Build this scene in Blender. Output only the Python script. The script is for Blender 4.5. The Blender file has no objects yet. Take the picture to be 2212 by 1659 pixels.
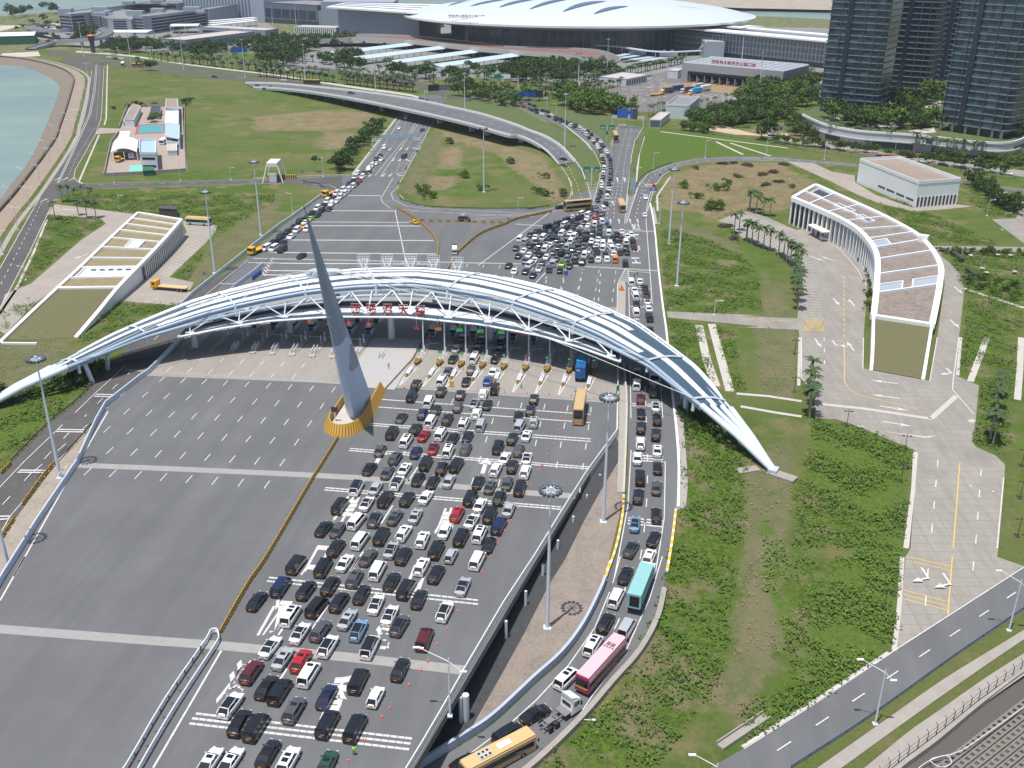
import bpy, bmesh, math, random
import numpy as np
from mathutils import Vector, Matrix, geometry
from math import radians, sin, cos, pi, sqrt, atan2, hypot
random.seed(7); rng = np.random.default_rng(7)
SC = bpy.context.scene
COL = SC.collection
# ---------------------------------------------------------------- camera, sky, sun, exposure
CAM_H = 104.0; F_PX = 2169.35; PITCH = radians(24.453); ROLL = radians(0.348)
cd = bpy.data.cameras.new("Camera"); cam = bpy.data.objects.new("Camera", cd); COL.objects.link(cam)
cd.sensor_fit = 'HORIZONTAL'; cd.sensor_width = 36.0; cd.lens = F_PX/2212*36; cd.clip_start = 1; cd.clip_end = 30000
_R0 = Vector((1, 0, 0)); _F = Vector((0, cos(PITCH), -sin(PITCH))); _U0 = Vector((0, sin(PITCH), cos(PITCH)))
_R = _R0*cos(ROLL) + _U0*sin(ROLL); _U = -_R0*sin(ROLL) + _U0*cos(ROLL)
cam.matrix_world = Matrix(((_R.x, _U.x, -_F.x, 0), (_R.y, _U.y, -_F.y, 0), (_R.z, _U.z, -_F.z, CAM_H), (0, 0, 0, 1)))
SC.camera = cam
SUN_EL = radians(76); SUN_AZ = radians(222)   # compass bearing the sun stands at (0 = +Y, 90 = +X)
w = bpy.data.worlds.new("World"); SC.world = w; w.use_nodes = True
nt = w.node_tree; bg = nt.nodes["Background"]; sky = nt.nodes.new("ShaderNodeTexSky")
sky.sky_type = 'NISHITA'; sky.sun_disc = False; sky.sun_elevation = SUN_EL; sky.sun_rotation = SUN_AZ; sky.dust_density = 2.0
nt.links.new(sky.outputs[0], bg.inputs[0]); bg.inputs[1].default_value = 0.11
sl = bpy.data.lights.new("Sun", 'SUN'); sl.energy = 4.6; sl.angle = radians(0.5); sl.color = (1, 0.965, 0.91)
sun = bpy.data.objects.new("Sun", sl); COL.objects.link(sun)
_sd = Vector((sin(SUN_AZ)*cos(SUN_EL), cos(SUN_AZ)*cos(SUN_EL), sin(SUN_EL)))
sun.rotation_euler = _sd.to_track_quat('Z', 'Y').to_euler(); sun.location = (0, 0, 300)
SC.view_settings.view_transform = 'Standard'; SC.view_settings.look = 'None'
SC.view_settings.exposure = 0.06; SC.view_settings.gamma = 1.0
# ---------------------------------------------------------------- from the survey of the photograph to the ground
S_ = .60769; K_ = 1000/2212*S_
TL = dict(A=(0, 0), B=(900, 0), C=(1800, 0), D=(2640, 0), E=(0, 650), F=(900, 650), G=(1700, 650), H=(2640, 450),
  I=(0, 1300), J=(1100, 1300), K=(1900, 1300), L=(2640, 1200), M=(0, 1980), N=(700, 1980), O=(1500, 1980), Q=(2640, 1980))
def uv(k, x, y):
 if k == 'Z': return x, y
 a, b = TL[k]; return a*S_ + x*K_, b*S_ + y*K_
def ray(u, v):
 return _R*(u-1106) - _U*(v-829.5) + _F*F_PX
def T(y):                                   # natural ground: level, falling away towards the near shore
 return 0.0 if y >= 205 else max(-7.0, -(205-y)*0.07)
def PA(k, x, y, z=0.0):                     # point at absolute height z
 d = ray(*uv(k, x, y)); t = (z-CAM_H)/d.z
 return Vector((d.x*t, d.y*t, z))
def P(k, x, y, h=0.0):                      # point at height h over the natural ground
 z = h
 for _ in range(12):
  p = PA(k, x, y, z); z = T(p.y)+h
 return Vector((p.x, p.y, z))
def PL(k, pts, h=0.0): return [P(k, x, y, h) for x, y in pts]
def PAL(k, pts, z=0.0): return [PA(k, x, y, z) for x, y in pts]
def W(k, x0, x1, y, z=0): return (PA(k, x1, y, z)-PA(k, x0, y, z)).length
# ---------------------------------------------------------------- materials
MATS = {}
def mat(name, col, rough=0.7, metal=0.0, noise=None, bump=None, emit=None, spec=None, coat=0, n2=None):
 """noise=(scale, strength[, colour]) mottles the base colour, n2 a second layer"""
 if name in MATS: return MATS[name]
 m = bpy.data.materials.new(name); m.use_nodes = True; t = m.node_tree; b = t.nodes["Principled BSDF"]
 b.inputs["Base Color"].default_value = (*col, 1); b.inputs["Roughness"].default_value = rough; b.inputs["Metallic"].default_value = metal
 if spec is not None: b.inputs["Specular IOR Level"].default_value = spec
 if coat: b.inputs["Coat Weight"].default_value = coat; b.inputs["Coat Roughness"].default_value = .05
 prev = None
 tc = t.nodes.new("ShaderNodeNewGeometry")
 for nz in (noise, n2):
  if not nz: continue
  n = t.nodes.new("ShaderNodeTexNoise"); n.inputs["Scale"].default_value = nz[0]; n.inputs["Detail"].default_value = 8
  n.inputs["Roughness"].default_value = .65
  if len(nz) > 3:
   mp = t.nodes.new("ShaderNodeMapping"); mp.vector_type = 'TEXTURE'; mp.inputs["Scale"].default_value = tuple(1/q for q in nz[3]); mp.inputs["Rotation"].default_value = (0, 0, nz[4] if len(nz) > 4 else 0)
   t.links.new(tc.outputs["Position"], mp.inputs[0]); t.links.new(mp.outputs[0], n.inputs["Vector"])
  else: t.links.new(tc.outputs["Position"], n.inputs["Vector"])
  cr = t.nodes.new("ShaderNodeMapRange"); cr.inputs[1].default_value = .35; cr.inputs[2].default_value = .65
  t.links.new(n.outputs[0], cr.inputs[0])
  mx = t.nodes.new("ShaderNodeMix"); mx.data_type = 'RGBA'
  mf = t.nodes.new("ShaderNodeMath"); mf.operation = 'MULTIPLY'; mf.inputs[1].default_value = nz[1]
  t.links.new(cr.outputs[0], mf.inputs[0]); t.links.new(mf.outputs[0], mx.inputs[0])
  if prev: t.links.new(prev, mx.inputs[6])
  else: mx.inputs[6].default_value = (*col, 1)
  c2 = nz[2] if len(nz) > 2 and nz[2] else tuple(c*.5 for c in col)
  mx.inputs[7].default_value = (*c2, 1); prev = mx.outputs[2]
 if prev: t.links.new(prev, b.inputs["Base Color"])
 if bump:
  n = t.nodes.new("ShaderNodeTexNoise"); n.inputs["Scale"].default_value = bump[0]; n.inputs["Detail"].default_value = 4
  t.links.new(tc.outputs["Position"], n.inputs["Vector"])
  bp = t.nodes.new("ShaderNodeBump"); bp.inputs["Strength"].default_value = 1; bp.inputs["Distance"].default_value = bump[1]
  t.links.new(n.outputs[0], bp.inputs["Height"]); t.links.new(bp.outputs[0], b.inputs["Normal"])
 if emit: b.inputs["Emission Color"].default_value = (*emit[0], 1); b.inputs["Emission Strength"].default_value = emit[1]
 MATS[name] = m; return m
def stripes(name, c1, c2, period, axis_angle=0.0, duty=.5, vertical=False, rough=.6, emit=0, sec=None):
 """procedural bands of two colours, in object space"""
 if name in MATS: return MATS[name]
 m = bpy.data.materials.new(name); m.use_nodes = True; t = m.node_tree; b = t.nodes["Principled BSDF"]; b.inputs["Roughness"].default_value = rough
 tc = t.nodes.new("ShaderNodeTexCoord"); sx = t.nodes.new("ShaderNodeSeparateXYZ"); t.links.new(tc.outputs["Object"], sx.inputs[0])
 def band(sock, per, du):
  mo = t.nodes.new("ShaderNodeMath"); mo.operation = 'FLOORED_MODULO'; mo.inputs[1].default_value = per; t.links.new(sock, mo.inputs[0])
  l = t.nodes.new("ShaderNodeMath"); l.operation = 'LESS_THAN'; l.inputs[1].default_value = per*du; t.links.new(mo.outputs[0], l.inputs[0]); return l.outputs[0]
 if vertical: s = sx.outputs[2]
 else:
  a = t.nodes.new("ShaderNodeMath"); a.operation = 'MULTIPLY'; a.inputs[1].default_value = cos(axis_angle); t.links.new(sx.outputs[0], a.inputs[0])
  c = t.nodes.new("ShaderNodeMath"); c.operation = 'MULTIPLY_ADD'; c.inputs[1].default_value = sin(axis_angle); t.links.new(sx.outputs[1], c.inputs[0]); t.links.new(a.outputs[0], c.inputs[2]); s = c.outputs[0]
  if vertical is None:
   d = t.nodes.new("ShaderNodeMath"); d.operation = 'ADD'; t.links.new(s, d.inputs[0]); t.links.new(sx.outputs[2], d.inputs[1]); s = d.outputs[0]
 f = band(s, period, duty)
 mx = t.nodes.new("ShaderNodeMix"); mx.data_type = 'RGBA'; mx.inputs[6].default_value = (*c1, 1); mx.inputs[7].default_value = (*c2, 1)
 t.links.new(f, mx.inputs[0]); t.links.new(mx.outputs[2], b.inputs["Base Color"]); MATS[name] = m; return m
WHITE = mat("white_paint", (.80, .81, .82), .5); STEEL = mat("pale_steel", (.50, .58, .68), .4, .1)
LSTEEL = mat("light_steel", (.66, .72, .79), .4, .05); DSTEEL = mat("dark_steel", (.07, .08, .09), .5, .3)
CONC = mat("concrete", (.36, .33, .30), .85, noise=(.35, .5, (.24, .21, .19)), n2=(2.5, .35, (.28, .25, .22)))
CONCL = mat("light_concrete", (.50, .47, .43), .85, noise=(.5, .35, (.36, .33, .30)))
ASPH = mat("asphalt", (.118, .123, .130), .85, noise=(.22, .8, (.160, .163, .167), (1, .035, 1), -.13), n2=(.045, .55, (.092, .095, .10)))
ASPHD = mat("old_asphalt", (.085, .080, .078), .9, noise=(.08, .7, (.135, .128, .122)), n2=(1, .5, (.055, .053, .051)))
MARK = mat("road_paint", (.66, .66, .65), .7, noise=(1.5, .6, (.34, .34, .34)))
YMARK = mat("yellow_paint", (.70, .45, .08), .7, noise=(1.5, .3, (.5, .38, .15)))
GLASS = mat("dark_glass", (.012, .016, .02), .08, 0, spec=.8)
BLACK = mat("black_rubber", (.015, .015, .016), .8); RED = mat("red_paint", (.45, .02, .02), .5); BLUE = mat("blue_sign", (.02, .12, .5), .5)
GREEN = mat("green_sign", (.01, .22, .12), .5); YEL = mat("yellow_plastic", (.75, .42, .02), .55); ORANGE = mat("orange_paint", (.75, .20, .02), .5)
WOOD = mat("trunk_bark", (.16, .12, .09), .9); LWALL = mat("white_wall", (.62, .66, .70), .7, noise=(.2, .2, (.52, .56, .60)))
GWALL = mat("grey_wall", (.30, .34, .40), .7, noise=(.1, .3, (.25, .29, .34)))
# ---------------------------------------------------------------- mesh building
class MB:
 def __init__(s): s.v = []; s.f = []; s.m = []
 def add(s, v, f, mi=0):
  o = len(s.v); s.v.extend(tuple(p) for p in v); s.f.extend(tuple(i+o for i in q) for q in f); s.m.extend([mi]*len(f)); return s
 def box(s, c, d, rz=0.0, mi=0):        # c = centre of the base
  x, y, z = c; a, b, h = d[0]/2, d[1]/2, d[2]; ca, sa = cos(rz), sin(rz); v = []
  for zz in (z, z+h):
   for px, py in ((-a, -b), (a, -b), (a, b), (-a, b)): v.append((x+px*ca-py*sa, y+px*sa+py*ca, zz))
  return s.add(v, [(0, 3, 2, 1), (4, 5, 6, 7), (0, 1, 5, 4), (1, 2, 6, 5), (2, 3, 7, 6), (3, 0, 4, 7)], mi)
 def prism(s, poly, z0, z1, mi=0, top=None):   # poly list of (x,y[,..]); top offsets allowed
  n = len(poly); A = sum(poly[i][0]*poly[(i+1) % n][1]-poly[(i+1) % n][0]*poly[i][1] for i in range(n))
  if A < 0: poly = poly[::-1]
  tp = poly if top is None else top
  v = [(p[0], p[1], z0) for p in poly]+[(p[0], p[1], z1) for p in tp]
  s.add(v, [(i, (i+1) % n, n+(i+1) % n, n+i) for i in range(n)], mi)
  tri = geometry.tessellate_polygon([[Vector((p[0], p[1], 0)) for p in poly]])
  fs = []
  for a, b, c in tri:
   ar = (poly[b][0]-poly[a][0])*(poly[c][1]-poly[a][1])-(poly[c][0]-poly[a][0])*(poly[b][1]-poly[a][1])
   if ar < 0: b, c = c, b
   fs.append((n+a, n+b, n+c)); fs.append((a, c, b))
  return s.add(v, fs, mi) if fs else s
 def tube(s, a, b, r, r2=None, n=8, mi=0, caps=True):
  a = Vector(a); b = Vector(b); r2 = r if r2 is None else r2; d = (b-a)
  if d.length < 1e-6: return s
  q = d.to_track_quat('Z', 'Y'); v = []
  for p, rr in ((a, r), (b, r2)):
   for i in range(n):
    t = 2*pi*i/n; v.append(p+q@Vector((cos(t)*rr, sin(t)*rr, 0)))
  f = [(i, (i+1) % n, n+(i+1) % n, n+i) for i in range(n)]
  if caps: f += [tuple(range(n-1, -1, -1)), tuple(range(n, 2*n))]
  return s.add(v, f, mi)
 def path(s, pts, r, n=6, mi=0):
  for a, b in zip(pts, pts[1:]): s.tube(a, b, r, n=n, mi=mi)
  return s
 def quad(s, a, b, c, d, mi=0): return s.add([a, b, c, d], [(0, 1, 2, 3)], mi)
 def strip(s, L, R, mi=0):
  n = len(L); return s.add(list(L)+list(R), [(i, n+i, n+i+1, i+1) for i in range(n-1)], mi)
 def grid(s, rows, mi=0, closed=False):
  n = len(rows[0]); v = [p for r in rows for p in r]; f = []
  for j in range(len(rows)-1):
   for i in range(n if closed else n-1): f.append((j*n+i, j*n+(i+1) % n, (j+1)*n+(i+1) % n, (j+1)*n+i))
  return s.add(v, f, mi)
 def wall(s, pts, th, z0, z1, mi=0, closed=False):     # vertical wall band following points (z = own z + z0..z1)
  pts = [Vector(p) for p in pts]
  if closed: pts = pts+[pts[0]]
  rows = []
  for i, p in enumerate(pts):
   a = pts[max(i-1, 0)]; b = pts[min(i+1, len(pts)-1)]
   if closed and i in (0, len(pts)-1): a = pts[-2]; b = pts[1]
   d = (b-a); d.z = 0; d.normalize(); nn = Vector((-d.y, d.x, 0))*th/2
   rows.append([p+nn+Vector((0, 0, z0)), p+nn+Vector((0, 0, z1)), p-nn+Vector((0, 0, z1)), p-nn+Vector((0, 0, z0))])
  s.grid(rows, mi, closed=True)
  if not closed: s.add(rows[0], [(0, 1, 2, 3)], mi); s.add(rows[-1], [(3, 2, 1, 0)], mi)
  return s
 def build(s, name, mats, parent=None, origin=None, smooth=False):
  me = bpy.data.meshes.new(name)
  o = Vector(origin) if origin is not None else (parent.location.copy() if parent is not None else Vector((0, 0, 0)))
  me.from_pydata([(v[0]-o.x, v[1]-o.y, v[2]-o.z) for v in s.v], [], s.f)
  if not isinstance(mats, (list, tuple)): mats = [mats]
  for m in mats: me.materials.append(m)
  if len(mats) > 1: me.polygons.foreach_set("material_index", s.m)
  if smooth: me.polygons.foreach_set("use_smooth", [True]*len(me.polygons))
  me.update(); ob = bpy.data.objects.new(name, me); COL.objects.link(ob)
  if parent is not None: ob.parent = parent
  else: ob.location = o
  return ob
def tag(o, label=None, cat=None, group=None, kind=None):
 if label: o["label"] = label
 if cat: o["category"] = cat
 if group: o["group"] = group
 if kind: o["kind"] = kind
 return o
def thing(name, loc, label, cat, group=None, rz=0.0):
 o = bpy.data.objects.new(name, None); o.empty_display_size = .5; COL.objects.link(o); o.location = Vector(loc); o.rotation_euler = (0, 0, rz)
 return tag(o, label, cat, group)
def local(name, mats, mb, parent, smooth=False):          # child modelled in its thing's own space
 ob = mb.build(name, mats, None, (0, 0, 0), smooth); ob.parent = parent; return ob
def structure(name, mb, mats, smooth=False): return tag(mb.build(name, mats, smooth=smooth), kind="structure")
def copy_tree(o, parent=None):
 c = o.copy(); COL.objects.link(c); c.parent = parent
 for ch in o.children: copy_tree(ch, c)
 return c
def resample(pts, step):
 pts = [Vector(p) for p in pts]; out = [pts[0].copy()]; acc = 0
 for a, b in zip(pts, pts[1:]):
  L = (b-a).length
  if L == 0: continue
  d = step-acc
  while d <= L: out.append(a.lerp(b, d/L)); d += step
  acc = L-(d-step)
 return out
def smooth_line(pts, n=4):                                # Catmull-Rom through the points
 pts = [Vector(p) for p in pts]; q = [pts[0]*2-pts[1]]+pts+[pts[-1]*2-pts[-2]]; out = []
 for i in range(1, len(q)-2):
  p0, p1, p2, p3 = q[i-1:i+3]
  for k in range(n):
   t = k/n; out.append(.5*((2*p1)+(p2-p0)*t+(2*p0-5*p1+4*p2-p3)*t*t+(3*p1-p0-3*p2+p3)*t**3))
 out.append(pts[-1].copy()); return out
def ribbon(pts, wdt, lift=0.0):
 L = []; R = []
 for i, p in enumerate(pts):
  a = pts[max(i-1, 0)]; b = pts[min(i+1, len(pts)-1)]; d = b-a; d.z = 0
  if d.length < 1e-6: d = Vector((0, 1, 0))
  d.normalize(); n = Vector((-d.y, d.x, 0))*wdt/2; up = Vector((0, 0, lift)); L.append(p+n+up); R.append(p-n+up)
 return L, R
def ordn(i):
 w_ = ["", "first", "second", "third", "fourth", "fifth", "sixth", "seventh", "eighth", "ninth", "tenth"]
 if i <= 10: return w_[i]
 return f"{i}{'th' if 10 < i % 100 < 14 else {1: 'st', 2: 'nd', 3: 'rd'}.get(i % 10, 'th')}"
def seam(m, sc, dark, w_=.02):                              # panel joints worked into a material
 t = m.node_tree; b = t.nodes["Principled BSDF"]; k = t.nodes.new("ShaderNodeTexBrick"); g = t.nodes.new("ShaderNodeNewGeometry"); t.links.new(g.outputs["Position"], k.inputs["Vector"]); k.inputs["Scale"].default_value = sc; k.inputs["Mortar Size"].default_value = w_; k.offset = 0
 x = t.nodes.new("ShaderNodeMix"); x.data_type = 'RGBA'; x.inputs[7].default_value = (*dark, 1); t.links.new(k.outputs["Fac"], x.inputs[0]); l = b.inputs["Base Color"].links
 if l: t.links.new(l[0].from_socket, x.inputs[6])
 else: x.inputs[6].default_value = b.inputs["Base Color"].default_value
 t.links.new(x.outputs[2], b.inputs["Base Color"]); return m
def inpoly(X, Y, poly):
 X = np.asarray(X); Y = np.asarray(Y); r = np.zeros(X.shape, bool); n = len(poly)
 for i in range(n):
  x1, y1 = poly[i][0], poly[i][1]; x2, y2 = poly[(i+1) % n][0], poly[(i+1) % n][1]
  if y1 == y2: continue
  c = ((y1 > Y) != (y2 > Y)) & (X < (x2-x1)*(Y-y1)/(y2-y1)+x1); r ^= c
 return r
def segdist(X, Y, poly):
 d = np.full(X.shape, 1e9); n = len(poly)
 for i in range(n):
  ax, ay = poly[i][0], poly[i][1]; bx, by = poly[(i+1) % n][0], poly[(i+1) % n][1]
  dx, dy = bx-ax, by-ay; L = dx*dx+dy*dy
  if L == 0: continue
  t = np.clip(((X-ax)*dx+(Y-ay)*dy)/L, 0, 1); d = np.minimum(d, np.hypot(X-ax-t*dx, Y-ay-t*dy))
 return d
crest = PL('A', [(-250, 440), (0, 450), (200, 470), (380, 510), (500, 552), (560, 592), (582, 630), (562, 720), (520, 860), (470, 1000), (440, 1090), (330, 1250), (200, 1420), (90, 1560), (0, 1659)])+PL('E', [(-160, 420), (-400, 800)])
waterl = PAL('A', [(-250, 500), (0, 512), (180, 527), (350, 592), (430, 642), (460, 700), (420, 830), (350, 1000), (280, 1160), (180, 1330), (90, 1430), (0, 1560)], -3)+PAL('E', [(-200, 300), (-440, 650)], -3)
bay = [(p.x, p.y) for p in crest]+[(-900, 300), (-1100, 900)]
R_ = {}
R_['scrub'] = [PL('Z', [(1425, 485), (1520, 515), (1600, 550), (1640, 590), (1645, 680), (1440, 675)]), PL('G', [(1500, 1080), (1750, 1110), (1880, 1650), (1700, 1500), (1520, 1280)]), PL('G', [(1850, 1110), (2000, 1120), (2100, 1640), (1990, 1640)]),
 PL('Z', [(1475, 890), (1530, 920), (1610, 960), (1608, 1150), (1580, 1290), (1570, 1420), (1510, 1560), (1400, 1659), (1150, 1659), (1330, 1500), (1430, 1270), (1465, 1100)]),
 PL('L', [(560, 645), (880, 690), (1080, 770), (1340, 890), (1260, 1659), (400, 1659), (400, 1150), (520, 900)]), PL('Q', [(420, 0), (1260, 0), (1170, 740), (600, 1120), (0, 1480), (0, 1150), (330, 900), (350, 300)]),
 PL('H', [(1070, 600), (1400, 650), (1650, 760), (2030, 930), (1480, 935), (1350, 850), (1150, 700)]), PL('H', [(600, 300), (890, 330), (890, 370), (740, 360)]), PL('H', [(1680, 440), (1800, 430), (2150, 640), (2150, 720), (1970, 720), (1690, 520)]), PL('H', [(880, 445), (960, 450), (1340, 620), (1340, 640), (1100, 560)]), PL('H', [(350, 280), (700, 430), (1060, 610), (1000, 600), (560, 440), (300, 310)]),
 PL('E', [(450, 95), (760, 50), (1200, 20), (2100, -10), (2212, 20), (2150, 150), (1900, 300), (1700, 430), (1350, 740), (1480, 770), (1600, 560), (1700, 330), (1050, 240), (500, 170)]), PL('E', [(380, 260), (800, 280), (810, 310), (640, 430), (130, 850), (260, 560)]), PL('E', [(20, 980), (230, 900), (290, 950), (0, 1200)]), PL('E', [(880, 940), (1400, 965), (1300, 1040), (900, 1200), (600, 1260), (640, 1150)]), PL('E', [(300, 1600), (700, 1430), (850, 1450), (650, 1700)]), PL('I', [(0, 250), (300, 100), (800, 0), (800, 80), (520, 310), (380, 460), (70, 760), (0, 830)]),
 PL('B', [(960, 930), (1000, 930), (980, 1000), (1100, 940), (1070, 960), (800, 1360), (640, 1360), (690, 1270), (900, 1030)]), PL('H', [(1560, 980), (2080, 975), (2212, 1010), (2212, 1659), (1750, 1659), (1740, 1300), (1650, 1100)]), PL('L', [(1720, 0), (2160, 0), (2120, 480), (2080, 950), (1830, 840), (1860, 370), (1710, 300)]), PL('C', [(0, 940), (200, 980), (380, 1040), (300, 1060), (0, 970)]), PL('C', [(1480, 880), (2212, 700), (2212, 960), (1900, 1020), (1300, 1000)])]
R_['dry'] = [PL('C', [(1250, 1400), (1500, 1310), (1800, 1275), (2212, 1275), (2212, 1659), (1200, 1659), (1210, 1500)]), PL('H', [(0, 280), (330, 280), (700, 450), (560, 445), (400, 545), (330, 660), (0, 660)]), PL('B', [(1370, 1390), (1600, 1380), (1590, 1490), (1370, 1500)]), PL('B', [(1480, 1160), (1650, 1150), (1640, 1330), (1450, 1330)]), PL('C', [(-90, 1180), (0, 1130), (300, 1240), (450, 1450), (470, 1560), (330, 1610), (220, 1450), (0, 1300)]), PL('B', [(1440, 1010), (1990, 1100), (1900, 1200), (1500, 1090)]),
 PL('B', [(0, 920), (500, 870), (900, 880), (1000, 920), (880, 1000), (560, 1030), (0, 1030)]), PL('B', [(555, 1030), (820, 1050), (700, 1170), (540, 1180)]), PL('G', [(1450, 0), (2212, 0), (2212, 230), (2060, 230), (1850, 290), (1480, 150)]), PL('H', [(1100, 690), (1500, 720), (1540, 750), (1350, 850), (1200, 760)]), PL('L', [(420, 1080), (520, 900), (600, 870), (520, 1150), (620, 1330), (700, 1659), (420, 1659)]), PL('Q', [(410, 0), (530, 0), (600, 500), (540, 780), (350, 800), (380, 400)]), PL('O', [(1600, 900), (1750, 850), (1700, 1200), (1300, 1400), (1200, 1500)]), PL('A', [(0, 110), (450, 100), (450, 160), (0, 180)]), PL('A', [(1450, 50), (1450, 75), (450, 105), (450, 90)]), PL('D', [(1600, 0), (0, 0), (0, 60)]), PL('D', [(0, 1010), (460, 1040), (900, 1180), (0, 1060)]), PL('D', [(0, 1010), (200, 980), (440, 900), (360, 960), (190, 1020)])]
R_['mown'] = [PL('Z', [(1610, 990), (1700, 950), (1715, 1000), (1708, 1200), (1700, 1400), (1610, 1590), (1560, 1500), (1600, 1180)]), PL('Z', [(1470, 480), (1530, 500), (1600, 530), (1700, 640), (1720, 680), (1645, 680), (1640, 590), (1530, 520), (1440, 500), (1430, 480)]), PL('E', [(470, 830), (930, 815), (600, 1200), (50, 1240), (40, 1200)]), PL('E', [(1400, 750), (2212, 40), (2212, 280), (1500, 870)]), PL('H', [(1560, 1000), (1700, 1000), (2200, 1000), (2200, 1290), (1760, 1260)]), PL('L', [(1030, 0), (1460, 0), (1410, 330), (1020, 250)]), PL('E', [(0, 1280), (600, 1210), (500, 1400), (200, 1659), (0, 1659)]), PL('B', [(1200, 1380), (1440, 1010), (1500, 1090), (1480, 1160), (1370, 1390), (1310, 1560), (1150, 1520)]), PL('Z', [(1630, 690), (1650, 690), (1725, 700), (1725, 870), (1640, 850)])]
R_['lush'] = [PL('Z', [(1760, 905), (1850, 930), (1960, 975), (1930, 1380), (1800, 1480), (1740, 1450), (1790, 1250), (1880, 1150), (1750, 1060)]), PL('C', [(1070, 1010), (1500, 1030), (2212, 1150), (2212, 1225), (1500, 1240), (1200, 1330), (1020, 1430)]), PL('Z', [(1650, 1100), (1700, 1200), (1700, 1380), (1650, 1280)]), PL('H', [(0, 900), (110, 1020), (140, 1100), (100, 1470), (0, 1480)]), PL('I', [(0, 400), (300, 330), (350, 460), (0, 700)])]
xs = np.arange(-430, 330, 3.0); ys = np.concatenate([np.arange(40, 330, 2.0), np.arange(330, 960, 4.0)])
X, Y = np.meshgrid(xs, ys); Zt = np.where(Y >= 205, 0, np.maximum(-7, -(205-Y)*.07))
far_land = [(p.x, p.y) for p in PAL('A', [(-1200, 175), (0, 126), (450, 88), (1440, 47)])]+[(-280, 1640), (60, 1560), (120, 1490)]+[(p.x, p.y) for p in PAL('D', [(-950, 40), (-800, 85), (0, 120), (680, 150), (2212, 160), (3200, 180)])]+[(1500, 500), (1500, 0), (330, 0), (-430, 0)]
inb = inpoly(X, Y, bay); Zt = np.where(inb, -9, Zt)
Zt = np.where(inpoly(X, Y, [(p.x, p.y) for p in PL('Q', [(1180, 1800), (1500, 1420), (2300, 850), (3000, 300), (4500, 1000), (3000, 2400)])]), -14, Zt)
verts = np.stack([X.ravel(), Y.ravel(), Zt.ravel()], 1); nx, ny = len(xs), len(ys)
idx = np.arange(nx*ny).reshape(ny, nx); faces = np.stack([idx[:-1, :-1].ravel(), idx[:-1, 1:].ravel(), idx[1:, 1:].ravel(), idx[1:, :-1].ravel()], 1)
me = bpy.data.meshes.new("ground"); me.from_pydata(verts.tolist(), [], faces.tolist())
for k in R_:
 a = np.zeros(X.shape)
 for poly in R_[k]:
  m_ = inpoly(X, Y, poly); d = segdist(X, Y, poly); a = np.maximum(a, np.clip(.5+np.where(m_, d, -d)/(9+Y/60), 0, 1))
 at = me.attributes.new(k, 'FLOAT', 'POINT'); at.data.foreach_set("value", a.ravel().astype(np.float32))
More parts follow.
